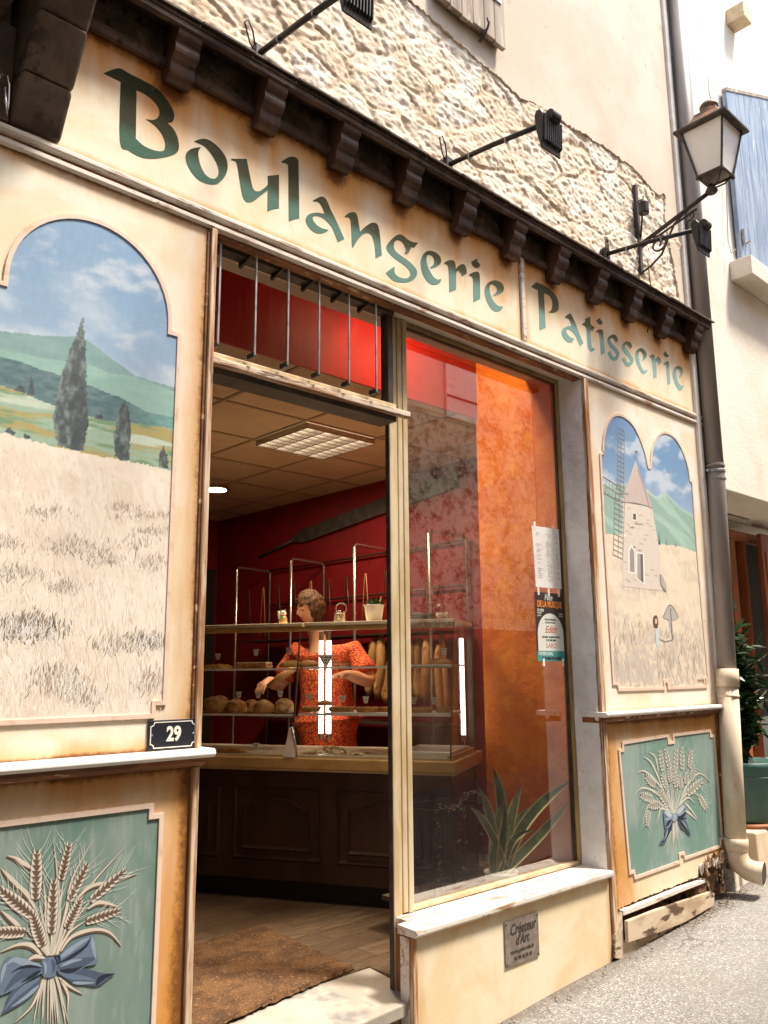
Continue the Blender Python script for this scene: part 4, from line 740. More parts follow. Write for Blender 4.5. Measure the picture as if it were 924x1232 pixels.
# ------------------------------------------------------------------ ground
def gz(X): return np.interp(X,[-12,-3,2.97,3.81,5.0,7.0,16,80],[-.85,-.36,-.03,.012,.095,.235,.75,3.0])
xs=np.concatenate([np.linspace(-40,-3,20),np.linspace(-2.9,8,110),np.linspace(8.5,60,40)]); ys=np.concatenate([[-40,-20,-10],np.linspace(-8,.6,44)])
X,Y=np.meshgrid(xs,ys); Z=gz(X)+(fbm(X*1.3,Y*1.3,3)-.5)*.02; i=np.arange(X.size).reshape(X.shape)
me=bpy.data.meshes.new('street'); me.from_pydata(np.stack([X.ravel(),Y.ravel(),Z.ravel()],1).tolist(),[],np.stack([i[:-1,:-1],i[:-1,1:],i[1:,1:],i[1:,:-1]],-1).reshape(-1,4).tolist())
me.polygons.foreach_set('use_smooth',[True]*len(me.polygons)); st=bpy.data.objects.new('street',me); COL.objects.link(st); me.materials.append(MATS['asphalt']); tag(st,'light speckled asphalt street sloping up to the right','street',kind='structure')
# ------------------------------------------------------------------ bakery building
bb=thing('bakery_building','old house of rubble stone and pinkish plaster that holds the bakery','building',(2.5,1,0))
bx=np.interp
zb_pts=[(-4,4.70),(2.3,4.68),(2.54,4.678),(2.75,4.665),(3.1,4.62),(3.43,4.60),(3.8,4.64),(4.05,4.668),(4.4,4.70),(4.63,4.70),(4.80,4.66),(4.94,4.62),(5.06,4.67),(5.10,4.68)]
zbx=[p[0] for p in zb_pts];zbz=[p[1] for p in zb_pts]
# rubble: scattered stones (2-d Worley) give the relief
sx=RNG.rand(420)*6.6-1.2; sz=RNG.rand(420)*1.25+3.6; 
def stoneh(X,Z):
    Xw=X+(fbm(X*4,Z*4,3)-.5)*.12; Zw=Z+(fbm(X*4+9,Z*4+5,3)-.5)*.10
    sh=X.shape; P=np.stack([Xw.ravel()*.62,Zw.ravel()],1); d1=np.full(len(P),9.);d2=np.full(len(P),9.);cid=np.zeros(len(P),int)
    for k in range(0,165):
        d=np.hypot(P[:,0]-sx[k]*.62,P[:,1]-sz[k]); cid=np.where(d<d1,k,cid); n=np.minimum(d1,d); d2=np.minimum(d2,np.maximum(d1,d)); d1=n
    e=(d2-d1).reshape(sh); rnd=RNG.rand(420); rn2=RNG.rand(420); cc=rnd[cid].reshape(sh); tl=(Z-np.asarray(sz)[cid].reshape(sh))*(rn2[cid].reshape(sh)-.3)*.16; h=sst(e,0,.022)*(.004+cc*.008)-.003+tl*.6*sst(e,0,.03); stoneh.c=cc; stoneh.e=e
    r1=fbm(X*11+Z*5,Z*17-X*3,5); r2=1-np.abs(2*fbm(X*16+Z*6+7,Z*24+3,5)-1); h=h+(fbm(X*3.5,Z*4.5,3)-.5)*.020+(r1-.5)*.016+(r2-.75)*.005+(fbm(X*34+Z*16,Z*58-X*12,5)-.5)*.019
    return h
hcache={}
xs=np.arange(.9,5.2,.0075); zs=np.arange(3.68,4.78,.0075); Xg,Zg=np.meshgrid(xs,zs); Hg=stoneh(Xg,Zg)
redge=lambda Z:np.interp(Z,[3.6,3.9,4.2,4.45,4.68,4.8],[5.14,5.13,5.08,5.02,5.04,5.04])
gridmesh('stone_wall',xs,zs,lambda X,Z:.013-Hg*.85,'rubble_stone',bb,attrs={'hv':lambda X,Z:Hg,'cellv':lambda X,Z:stoneh.c,'joint':lambda X,Z:stoneh.e},smooth=True)
# plaster coat above and beside, ragged lower edge
m=MB(); rr=random.Random(2); pl=[]
x=-4.
while x<5.03: pl.append((x,float(np.interp(x,zbx,zbz))+rr.uniform(-.007,.007)+.03*(float(fbm(np.array([x*5.]),np.array([3.3]),5)[0])-.5)*2)); x+=rr.uniform(.006,.02)
z=4.66; pr=[]
while z>3.66: pr.append((float(redge(z))+rr.uniform(-.008,.008)+.04*(float(fbm(np.array([z*6.]),np.array([9.3]),5)[0])-.5),z)); z-=rr.uniform(.008,.025)
poly=pl+pr+[(5.2,3.64),(5.2,7.2),(-4,7.2)]
m.prism(poly,.0,.06); obj('plaster_coat',m,'plaster_pink',bb)
m=MB(); m.box(5.201,5.262,-.022,.06,-.3,7.2); obj('plaster_pilaster',m,'plaster_white',bb,bev=.012)
m=MB(); m.box(5.263,5.33,.03,.10,-.3,7.2); obj('shadow_joint',m,'plaster_grey',bb)
m=MB(); m.box(5.331,5.45,-.006,.06,-.3,7.2); obj('corner_strip',m,'plaster_white',bb,bev=.01)
m=MB(); m.box(-4,5.45,.065,.40,3.14,7.2); m.box(-4,-.3,-.02,.35,-1,3.139); m.box(3.936,5.2,.162,.1995,-.3,3.139); m.box(-.3,1.48,.201,.40,-.3,3.139); obj('masonry_core',m,'plaster_grey',bb)
m=MB(); m.box(-4,5.45,-.0,.6,7.201,7.4); obj('eaves',m,'dark_timber',bb)
# right reveal of the window, rough plaster
xs=np.arange(0,.155,.01); zs=np.arange(.40,3.10,.01)
Yr,Zr=np.meshgrid(xs,zs); hr=(fbm(Yr*20,Zr*20,4)-.5)*.012
v=np.stack([(3.862+hr).ravel(),Yr.ravel(),Zr.ravel()],1); i=np.arange(Yr.size).reshape(Yr.shape); me=bpy.data.meshes.new('reveal'); me.from_pydata(v.tolist(),[],np.stack([i[:-1,:-1],i[:-1,1:],i[1:,1:],i[1:,:-1]],-1).reshape(-1,4).tolist())
o=bpy.data.objects.new('reveal',me); COL.objects.link(o); me.materials.append(MATS['reveal_plaster']); attach(o,bb)
m=MB(); m.box(3.882,3.935,.062,.2,.0,3.10); obj('reveal_backing',m,'reveal_plaster',bb)
# base wall under the window
bw=thing('window_base_wall','low cream plastered wall with chips below the shop window','wall',(3.1,0,0))
bz=lambda X:np.interp(X,[2.4,3.9],[-.08,.015])
panel('wall_face','base_paint',2.482,3.868,-.10,.408,bw,edges=(1.6,.8,1,2))
m=MB(); m.box(2.483,3.868,.003,.075,-.10,.408); m.box(2.52,3.868,.0755,.149,-.10,.4075); obj('wall_core',m,'base_paint',bw)
m=MB(); m.box(2.476,2.500,-.004,.02,-.12,.408); obj('corner_bead',m,'edge_wood',bw,bev=.003)
m=MB(); m.box(2.478,2.4825,.022,.072,-.05,.40); obj('side_board',m,'white_worn',bw)
m=MB(); 
sl=thing('window_sill','worn white wooden sill below the shop window','window sill',(3.1,0,.41))
m=MB(); m.prismx([(.076,.445),(-.026,.440),(-.031,.435),(-.031,.418),(-.024,.410),(.076,.410)],2.466,3.872); obj('sill_board',m,'white_worn',sl,bev=.003)
m=MB(); m.box(2.524,3.872,.0765,.149,.410,.4455); obj('sill_back',m,'white_worn',sl)
pq=thing('craft_plaque','small bronze coloured metal plaque engraved Créateur d\'Art on the low wall','plaque',(3.15,0,.17))
m=MB(); m.box(3.033,3.272,-.007,0,.172,.356); obj('plate',m,'plaque',pq,bev=.0015)
xd=(1,0,.0)
for s,z,h,x,sh,o_ in (('Créateur',.315,.062,3.158,.25,.0012),("d'Art",.268,.056,3.150,.25,.0012),('www.pourrain.fr',.227,.026,3.150,0,.0002),('04 90 36 01 81',.197,.022,3.155,0,.0004)):
    textmesh('inscription',s,h,'ink',pq,(x,-.0078,z),xd,(0,0,1),shear=sh,off=o_,sx=.80 if z>.25 else .95)
for x,z in ((3.043,.345),(3.262,.345),(3.043,.183),(3.262,.183)):
    m=MB(); m.tube([(x,-.007,z),(x,-.010,z)],[.005,.003],8); obj('screw',m,'ink',pq)
# ------------------------------------------------------------------ shop window
FY0,FY1=.150,.182
w=thing('shop_window','large fixed shop window in slim beige and gold frame','window',(3.2,.15,.45))
m=MB(); m.box(2.598,2.628,FY0-.012,FY1,.449,3.067); obj('left_stile',m,'frame_beige',w,bev=.004)
m=MB(); m.box(3.832,3.862,FY0-.004,FY1,.449,3.067); obj('right_stile',m,'frame_gold',w,bev=.004)
m=MB(); m.box(2.629,3.831,FY0-.004,FY1,3.045,3.067); obj('top_rail',m,'frame_gold',w,bev=.004)
m=MB(); m.box(2.629,3.831,FY0-.006,FY1,.449,.468); obj('bottom_rail',m,'frame_beige',w,bev=.004)
m=MB(); m.box(3.822,3.8315,FY0+.006,FY1-.01,.469,3.0445); m.box(2.629,3.8215,FY0+.006,FY1-.01,3.038,3.0445); obj('rubber_seal',m,'frame_dark',w)
m=MB(); m.box(2.629,3.8215,.1665,.1695,.469,3.0375); obj('pane',m,'window_glass',w)
dr=thing('door_frame','beige aluminium door post and worn timber transom of the open doorway','door frame',(2.0,.1,.2))
m=MB(); m.box(2.513,2.545,.140,.160,.165,3.067); obj('post',m,'frame_beige',dr,bev=.004)
m=MB(); m.box(2.546,2.567,.146,.160,.165,3.067); obj('post_groove',m,'frame_beige',dr,bev=.003)
m=MB(); m.box(2.568,2.597,.142,.160,.452,3.067); obj('post_cover',m,'frame_beige',dr,bev=.004)
m=MB(); m.box(2.509,2.5125,.142,.165,.165,3.067); obj('post_shade_side',m,'frame_dark',dr)  # thin dark strip colours in the shaded side of the post
m=MB(); m.box(1.50,2.560,.050,.083,2.552,2.580); obj('transom_bar',m,'bar_wood',dr,bev=.004)
m=MB(); m.box(1.50,2.503,.0835,.19,2.530,2.583); obj('transom_back',m,'frame_dark',dr)
m=MB(); m.box(1.4975,1.5035,.02,.20,.165,2.53); obj('door_jamb',m,'edge_wood',dr)
lv=thing('louvre_window','transom window with vertical glass louvres standing open above the doorway','louvre window',(2,.1,2.6))
m=MB(); m.box(1.505,2.503,.085,.145,2.584,2.612); obj('bottom_channel',m,'frame_beige',lv,bev=.003)
m=MB(); m.box(1.505,2.503,.090,.15,3.042,3.067); obj('top_channel',m,'frame_dark',lv,bev=.003)
m=MB(); m.box(2.470,2.503,.10,.15,2.613,3.044); obj('side_channel',m,'frame_dark',lv,bev=.003)
fin=None; finx=[1.502,1.667,1.842,2.016,2.193,2.366]
for k,(px_) in enumerate([262.5,307,346.5,384,420,452.5]):
    x=onY(px_,400,.03)[0]
    f=MB(); f.box(x-.003,x+.003,.034,.14,2.625,3.03); fo=obj('louvre_blade',f,'fin_glass',lv)
    f=MB(); f.box(x-.0035,x+.0035,.028,.0338,2.62,3.04); obj('blade_edge',f,'galv',fo)
    f=MB(); f.hexa([(x-.006,.026,3.050),(x+.006,.026,3.050),(x+.006,.150,3.020),(x-.006,.150,3.020)],[(x-.006,.026,3.066),(x+.006,.026,3.066),(x+.006,.150,3.040),(x-.006,.150,3.040)]); obj('blade_arm',f,'black_metal',fo,bev=.001)
    f=MB(); f.box(x-.007,x+.007,.030,.075,2.612,2.632); obj('blade_clip',f,'black_metal',fo,bev=.002)
ts=thing('door_threshold','broad pale stone threshold slab at the foot of the doorway','threshold',(2,.1,.1))
SP=[(1.2,-.05,.166),(2.476,.030,.168),(2.506,.077,.170),(2.59,.078,.170),(2.59,.371,.193),(1.2,.371,.193)]; m=MB(); m.hexa([(a,b,.118) for a,b,c in SP],SP); obj('slab',m,'slab_stone',ts,bev=.006)
m=MB(); m.box(1.2,2.47,.07,.35,-.2,.117); obj('riser',m,'rot_wood',ts)
# ------------------------------------------------------------------ awning
aw=thing('tiled_canopy','narrow dark timber canopy with carved corbels above the sign boards','canopy',(3,0,3.7))
m=MB(); m.box(-.6,5.33,-.004,.05,3.601,3.775); obj('back_board',m,'mottled_board',aw)
m=MB(); m.box(-.6,5.33,-.032,-.005,3.588,3.625); obj('lower_batten',m,'dark_timber',aw,bev=.004)
m=MB(); m.hexa([(-.6,-.132,3.722),(5.29,-.132,3.722),(5.34,.03,3.776),(-.6,.03,3.776)],[(-.6,-.132,3.738),(5.29,-.132,3.738),(5.34,.03,3.80),(-.6,.03,3.80)]); obj('roof_boards',m,'dark_timber',aw,bev=.002)
m=MB(); m.box(-.6,5.28,-.128,-.102,3.700,3.7225); obj('fascia_strip',m,'dark_timber',aw,bev=.003)
m=MB(); rr=random.Random(4); x=-.6
while x<5.25:
    l=rr.uniform(.16,.26); d=rr.uniform(0,.012); z0=3.7385+rr.uniform(0,.003)
    m.hexa([(x,-.142-d,z0-.001),(min(5.3,x+l-.003),-.142-d,z0),(min(5.34,x+l-.003),.06,z0+.062),(x,.06,z0+.062)],[(x,-.142-d,z0+.009),(min(5.3,x+l-.003),-.142-d,z0+.010),(min(5.34,x+l-.003),.06,z0+.076),(x,.06,z0+.076)]); x+=l
obj('slates',m,'dark_stone',aw,bev=.001)
prof=[(0,3.755),(-.108,3.735),(-.114,3.70),(-.108,3.672),(-.092,3.655),(-.094,3.635),(-.086,3.612),(-.066,3.597),(-.062,3.575),(-.056,3.552),(-.040,3.535),(-.018,3.530),(0,3.54)]
prof=smoothpoly(prof,True,3,60)
for k,cx in enumerate(COX):
    m=MB(); m.prismx([(y-.0045,z) for y,z in prof],cx-.048,cx+.048); cb=obj('corbel',m,'corbel_wood',aw,bev=.004)
# ------------------------------------------------------------------ stone brackets of the jetty at the left
jb=thing('stone_bracket','dark stepped stone bracket rising at the left end of the sign board','stone bracket',(.8,0,3.1))
for k,(t0,t1) in enumerate(((0,.335),(.342,.70),(.707,1.3))):
    f=lambda t:(-.235*t,3.125+.42*t); a,b=f(t0),f(t1)
    xl=.745; xr=.905
    m=MB(); m.hexa([(xl,a[0]-.02,a[1]),(xr,a[0]-.02,a[1]),(xr,.2,a[1]),(xl,.2,a[1])],[(xl-.0,b[0]-.02-.012*k,b[1]),(xr,b[0]-.02-.012*k,b[1]),(xr,.2,b[1]),(xl,.2,b[1])]); obj('bracket_stone',m,'dark_stone',jb,bev=.014,seg=3)
jw=thing('jetty_beam','dark weathered overhanging beam in the upper left corner','beam',(.2,-.2,3.6))
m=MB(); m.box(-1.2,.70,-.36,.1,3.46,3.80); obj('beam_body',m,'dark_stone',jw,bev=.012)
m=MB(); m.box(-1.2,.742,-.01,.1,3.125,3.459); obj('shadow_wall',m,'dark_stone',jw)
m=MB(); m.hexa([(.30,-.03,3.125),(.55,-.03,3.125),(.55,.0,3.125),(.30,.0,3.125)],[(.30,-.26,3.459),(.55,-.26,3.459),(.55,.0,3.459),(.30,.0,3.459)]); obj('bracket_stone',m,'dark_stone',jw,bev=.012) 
ck=MB(); q=[onY(-6,100,-.06),onY(2,89,-.06),onY(9,92,-.06),onY(11,103,-.06),onY(10,125,-.06),onY(8.5,140,-.06),onY(7,125,-.06),onY(6,105,-.06)]
ck.tube([tuple(p) for p in q],.0035,8); obj('cable_loop',ck,'silver_wire',label='thin silvery wire loop hanging under the dark beam at the left edge',cat='wire',smooth=True)
# ------------------------------------------------------------------ floodlights
def flood(label,X,zw,loop):
    t=thing('sign_floodlight',label,'floodlight',(X,0,zw),'black floodlights on long arms over the sign')
    m=MB(); m.tube([(X,.0,zw),(X,-.30,zw-.035),(X,-.62,zw-.085)],.0125,10); arm=obj('arm',m,'black_metal',t,smooth=True)
    for yy in (-.16,-.38): m=MB(); m.tube([(X,yy,zw-.005+yy*.135),(X,yy-.006,zw-.006+yy*.135)],.0150,10); obj('clamp_ring',m,'galv',arm)
    m=MB(); m.box(X-.022,X+.022,-.035,.03,zw-.035,zw+.035); m.box(X-.035,X+.035,-.012,.03,zw-.06,zw+.02); obj('wall_mount',m,'black_metal',t,bev=.004)
    # head: hinged flat lamp facing down and back to the sign
    yh,zh=-.63,zw-.085
    m=MB(); R_=math.radians(-93)
    def loc(a,b):
        b=-b; return (yh+a*math.cos(R_)-b*math.sin(R_), zh+a*math.sin(R_)+b*math.cos(R_))
    sec=[(-.055,-.010),(-.035,-.022),(.05,-.018),(.13,-.004),(.134,.004),(.03,.018),(-.03,.022),(-.052,.012)]
    m.prismx([loc(a+.02,b-.02) for a,b in sec],X-.068,X+.068); hd=obj('lamp_head',m,'black_metal',t,bev=.006)
    m=MB()
    for k in range(9):
        xx=X-.058+k*.0145; m.prismx([loc(a+.02,b-.02) for a,b in ((-.03,.014),(.11,.002),(.10,.022),(-.02,.034))],xx-.0025,xx+.0025)
    obj('cooling_fins',m,'black_metal',hd)
    m=MB(); m.prismx([loc(a,b) for a,b in ((-.01,-.0435),(.068,-.0405),(.068,-.0385),(-.01,-.0415))],X-.044,X+.044); obj('lens',m,'black_metal',hd)
    m=MB(); m.tube([(X-.03,yh-.01,zh+.012),(X+.03,yh-.01,zh+.012)],.026,14); obj('hinge',m,'black_metal',t,smooth=False,bev=.003)
    m=MB(); m.tube(loop,.0035,6); obj('lead',m,'cable',t,smooth=True)
    return t
def lp_(X,zw,s=1): return [(X,-.01,zw),(X-.05*s,-.03,zw+.03),(X-.085*s,-.045,zw+.09),(X-.07*s,-.05,zw+.105),(X-.05*s,-.05,zw+.07),(X-.03*s,-.04,zw+.02)]
flood('black floodlight on a long arm cut by the top edge of the photo',1.655,3.870,lp_(1.655,3.86,1.))
flood('black floodlight on a long arm above the middle of the sign',2.775,3.876,lp_(2.775,3.88))
flood('black floodlight on a long arm just below the street lantern',4.185,3.905,lp_(4.185,3.88,.4))
# ------------------------------------------------------------------ street lantern on its scroll bracket
lX=4.63
br=thing('street_lantern','old four sided street lantern with rusty cap on a scrolled wall bracket','street lamp',(lX,0,4.3))
def rod(name,pts,r,mat='iron',par=None,n=8): 
    m=MB(); m.tube(pts,r,n); return obj(name,m,mat,par or br,smooth=True)
za=onX(775,287,lX)[2]; 
m=MB(); m.box(lX-.016,lX+.016,-.012,.03,3.93,4.56); obj('wall_plate',m,'iron',br,bev=.004)
za=4.13
rod('arm',[(lX,-.0,za),(lX,-.48,za+.155)],.0135); rod('lower_arm',[(lX,-.02,za-.02),(lX,-.40,za+.085)],.007)
def spiral(c,r0,r1,a0,a1,n=26): return [(lX,c[0]+(r0+(r1-r0)*k/n)*math.cos(math.radians(a0+(a1-a0)*k/n)),c[1]+(r0+(r1-r0)*k/n)*math.sin(math.radians(a0+(a1-a0)*k/n))) for k in range(n+1)]
rod('scroll',spiral((-.13,za-.045),.062,.014,60,600),.0065); rod('scroll',[(lX,-.01,za-.19),(lX,-.07,za-.17),(lX,-.15,za-.12),(lX,-.20,za-.03),(lX,-.25,za+.05),(lX,-.31,za+.085)],.007); rod('scroll',spiral((-.345,za+.055),.035,.010,120,560),.006)
rod('scroll',spiral((-.03,za+.28),.03,.03,180,-10),.005); rod('tie_rod',[(lX,-.015,za+.05),(lX,-.055,za+.33)],.006)
m=MB(); m.lathe([(.028,0),(.034,.01),(.034,.075),(.026,.085)],(lX-.02,-.06,za+.19),14); obj('junction_box',m,'black_metal',br,smooth=False,bev=.002)
# lantern body
LY=-.53; zb=za+.24
def sq(h,z,ox=0,oy=0): return [(lX-h,LY-h,z),(lX+h,LY-h,z),(lX+h,LY+h,z),(lX-h,LY+h,z)]
m=MB(); m.lathe([(.030,0),(.038,.012),(.03,.03),(.018,.04),(.012,.06)],(lX,LY+.03,za+.145),12); obj('socket_cup',m,'iron',br,smooth=True)
for sx_ in (-1,1):
    for sy_ in (-1,1): rod('cradle_leg',[(lX,LY+.02,za+.17),(lX+sx_*.04,LY+sy_*.04,za+.195),(lX+sx_*.066,LY+sy_*.066,zb)],.0055)
HB,HT,zt=.076,.130,zb+.30
m=MB()
for (a,b) in ((0,1),(1,2),(2,3),(3,0)):
    for h,z in ((HB,zb),(HT,zt)): 
        s_=sq(h,z); m.tube([s_[a],s_[b]],.009,6,sq=1.)
s1,s2=sq(HB,zb),sq(HT,zt)
for k in range(4): m.tube([s1[k],s2[k]],.0075,6)
for p in s1: m.lathe([(.004,-.022),(.012,-.014),(.012,.004),(.004,.012)],p,8)
obj('lantern_frame',m,'copper_rust' if False else 'iron',br)
for k,(a,b) in enumerate(((0,1),(1,2),(2,3),(3,0))):
    A=sq(HB-.006,zb+.004);B_=sq(HT-.006,zt-.004); m=MB(); q1=[A[a],A[b],B_[b],B_[a]]; c=Vector((lX,LY,0)); q2=[tuple(Vector((p[0],p[1],p[2]))+(Vector((c.x-p[0],c.y-p[1],0))*.03)) for p in q1]
    m.hexa(q1,q2); obj('opal_pane',m,'opal',br)
m=MB(); prof_=[(HT+.030,zt),(HT+.034,zt+.012),(HT+.012,zt+.026),(HT-.03,zt+.060),(HT-.055,zt+.10),(HT-.062,zt+.122)]
for k in range(len(prof_)-1): m.hexa(sq(prof_[k][0],prof_[k][1]),sq(prof_[k+1][0],prof_[k+1][1]))
obj('roof',m,'copper_rust',br)
m=MB(); m.hexa(sq(HT+.036,zt-.006),sq(HT+.036,zt+.006)); obj('roof_rim',m,'iron',br,bev=.003)
m=MB(); m.lathe([(.062,zt+.120),(.064,zt+.135),(.052,zt+.143),(.045,zt+.146),(.045,zt+.168),(.056,zt+.171),(.056,zt+.179),(.045,zt+.196),(.022,zt+.206),(.006,zt+.21)],(lX,LY,0),20); obj('chimney_cap',m,'copper_rust',br,smooth=True)
cb=MB(); cb.tube([tuple(onY(779,312,-.02)),tuple(onY(783,345,-.02)),tuple(onY(778,372,-.02)),tuple(onY(781,385,-.02)),(onY(779,400,-.02))[0:3]],.0045,6); obj('hanging_cable',cb,'cable',label='thin black cable hanging on the stone wall below the lantern bracket',cat='cable',smooth=True)
# shutter up on the plaster wall
sh=thing('wooden_shutter','weathered grey wooden shutter at the top of the photo above the stone wall','shutter',(3,0,4.75))
x0,x1=2.70,3.235; n=6
for k in range(n):
    a=x0+(x1-x0)*k/n; m=MB(); m.box(a+.0015,a+(x1-x0)/n-.0015,-.052,-.026,4.775-.008*((k*7)%3),6.2); obj('plank',m,'grey_wood',sh,bev=.003)
m=MB(); m.box(x0,x1-.01,-.0255,-.002,4.79,4.85); obj('back_batten',m,'grey_wood',sh)
m=MB(); m.box(x0-.02,x1-.03,-.060,-.053,5.02,5.055); obj('strap_hinge',m,'ledge_white',sh,bev=.002)
m=MB(); m.tube([(3.05,-.03,4.76),(3.05,-.075,4.765),(3.055,-.085,4.80),(3.05,-.08,4.83)],.007,6); m.tube([(3.05,-.02,4.72),(3.05,-.07,4.76)],.010,6); obj('shutter_catch',m,'iron',sh,smooth=True)
# ------------------------------------------------------------------ downpipe
dp=thing('rain_downpipe','grey brown rain downpipe with cream lower section and elbow at its foot','downpipe',(5.40,-.07,.3))
def PX(x,y): p=onY(x,y,-.075); return p
top=(5.52,-.075,8.0); 
cx=lambda px_,y: tuple(PX(px_,y))
p0=cx(823,100); p1=cx(839,300); p2=cx(858,500); p3=cx(862,585)
m=MB(); m.tube([(5.335,-.062,7.4),(5.315,-.062,2.70)],.056,20); obj('upper_pipe',m,'pipe_grey',dp,smooth=True)
m=MB(); m.tube([(5.316,-.062,2.735),(5.314,-.062,2.70),(5.235,-.062,1.40)],.058,20); obj('middle_pipe',m,'pipe_grey',dp,smooth=True)
for z in (2.72,2.67,2.76): 
    m=MB(); m.tube([(5.315,-.062,z-.008),(5.315,-.062,z+.008)],.0635,20); obj('pipe_collar',m,'galv' if z==2.72 else 'pipe_grey',dp,bev=.002)
m=MB(); m.box(5.22,5.30,-.055,-.045,2.712,2.728); obj('bracket_strap',m,'galv',dp)
m=MB(); m.tube([(5.236,-.062,1.43),(5.230,-.062,1.32)],.070,22); m.tube([(5.226,-.062,1.27),(5.225,-.062,1.255)],.067,22); m.tube([(5.230,-.062,1.32),(5.195,-.064,.9),(5.155,-.066,.40)],.063,22); obj('lower_pipe',m,'pipe_cream',dp,smooth=True)
m=MB(); m.tube([(5.158,-.066,.43),(5.156,-.066,.40),(5.154,-.066,.36)],[.071,.071,.067],22)
el=[(5.154,-.066,.37),(5.154,-.070,.325),(5.160,-.088,.282),(5.172,-.125,.255),(5.185,-.175,.245),(5.192,-.205,.243)]
m.tube(el,[.063,.063,.062,.062,.063,.067],22,cap=False); obj('elbow',m,'pipe_cream',dp,smooth=True,recalc=False)
m=MB(); m.tube([(5.1925,-.2065,.243),(5.190,-.195,.244)],.057,22); obj('pipe_mouth',m,'pipe_inside',dp)
# ------------------------------------------------------------------ neighbouring building
nb=thing('neighbouring_house','pale cream rendered house beyond the downpipe with a recessed ground floor opening','building',(9,1,0))
m=MB(); m.box(5.4505,16,.05,.9,2.67,8.2); obj('upper_wall',m,'plaster_cream',nb,bev=.01)
m=MB(); m.box(5.4505,5.53,.16,.9,-.2,2.669); m.box(9.5,16,.05,.9,-.2,2.669); obj('lower_wall',m,'plaster_cream',nb)
m=MB(); m.box(5.531,9.499,.86,.95,1.0,2.669); obj('recess_back',m,'dark_void',nb)
m=MB(); m.box(5.531,9.499,.42,.95,-.2,.62); obj('plinth_wall',m,'plaster_cream',nb)
wn=thing('recessed_window','brown framed window with curtain in the recess beside the downpipe','window',(6.8,.6,1))
for a,b,c,d in ((5.54,9.4,2.49,2.57),): m=MB(); m.box(a,b,.52,.58,c,d); obj('head_rail',m,'orange_wood',wn,bev=.004)
m=MB(); m.box(6.72,6.83,.52,.60,.62,2.489); obj('stile',m,'orange_wood',wn,bev=.004)
m=MB(); m.box(7.02,7.06,.53,.60,.62,2.489); obj('mullion',m,'orange_wood',wn,bev=.004)
m=MB(); m.box(6.0,7.0,.62,.624,.63,2.488); obj('pane',m,'clear_glass',wn)
m=MB(); xs_=np.linspace(6.2,7.4,60)
cv=[(float(a),.70+.02*math.sin(a*55),z) for z in (.62,2.60) for a in xs_]; m.add(cv,[(k,k+1,60+k+1,60+k) for k in range(59)]); obj('curtain',m,'curtain',wn,smooth=True,recalc=False)
ds=thing('red_brown_shutter','orange brown wooden door leaf at the right edge of the recess','door leaf',(7.3,.4,.6))
m=MB(); m.box(7.065,7.60,.40,.44,.55,2.55); obj('leaf',m,'orange_wood',ds,bev=.006)
m=MB(); m.box(7.12,7.55,.392,.3995,1.6,2.4); obj('leaf_panel',m,'orange_wood',ds,bev=.004)
tr_=MB(); tr_.box(5.75,7.0,.44,.47,2.62,2.645); obj('blind_rail',tr_,'galv',wn)
# blue shutter
bs=thing('blue_shutter','peeling blue plank shutter open against the pale upper wall at the right','shutter',(6.8,0,5))
bp=[(lambda q:(q[0],q[2]))(onY(a,b,.0)) for a,b in ((887,309),(870,111),(960,124),(960,355))]
xa=[bp[1][0],bp[1][0]+.0]; X0=6.22; Wd=.175
for k in range(6):
    a=X0+k*Wd; zt_=6.08+.42*(a-X0)+.02; m=MB(); m.prism([(a+.002,4.60),(a+Wd-.003,4.60),(a+Wd-.003,zt_+.42*Wd),(a+.002,zt_)],-.005,.03); obj('plank',m,'blue_paint',bs,bev=.003)
m=MB(); m.prism([(X0-.005,6.085),(X0+1.06,6.53),(X0+1.06,6.56),(X0-.005,6.115)],-.012,.03); obj('top_batten',m,'grey_wood',bs)
m=MB(); m.box(X0+.03,X0+.06,-.03,-.006,4.74,4.86); m.tube([(X0+.10,-.01,4.76),(X0+.10,-.05,4.77)],.012,6); obj('shutter_catch',m,'galv',bs)
sb=thing('stone_sill_block','pale stone sill block jutting out below the blue shutter','window sill',(6.6,0,4.4))
m=MB(); m.box(6.10,8.3,-.12,.049,4.39,4.55); obj('sill_stone',m,'frame_beige' if False else 'plaster_cream',sb,bev=.008)
sb2=thing('wall_block','small ochre wooden block high on the white wall at the top right','block',(7.2,0,6.9))
q=onY(878,-3,-.02); q2=onY(893,28,-.02); m=MB(); m.box(q[0]+.06,q[0]+.22,-.10,.049,q2[2]-.06,q2[2]+.08); obj('block_body',m,'pale_wood',sb2,bev=.006)
wr_=MB(); wr_.tube([tuple(onY(852,66,.03)),tuple(onY(853,110,.03)),tuple(onY(873,200,.02)),tuple(onY(876,290,.02)),tuple(onY(880,305,.0)),tuple(onY(885,300,-.02))],.004,5); obj('wall_wire',wr_,'pipe_grey',label='thin wire running down the white wall beside the blue shutter',cat='wire',smooth=True)
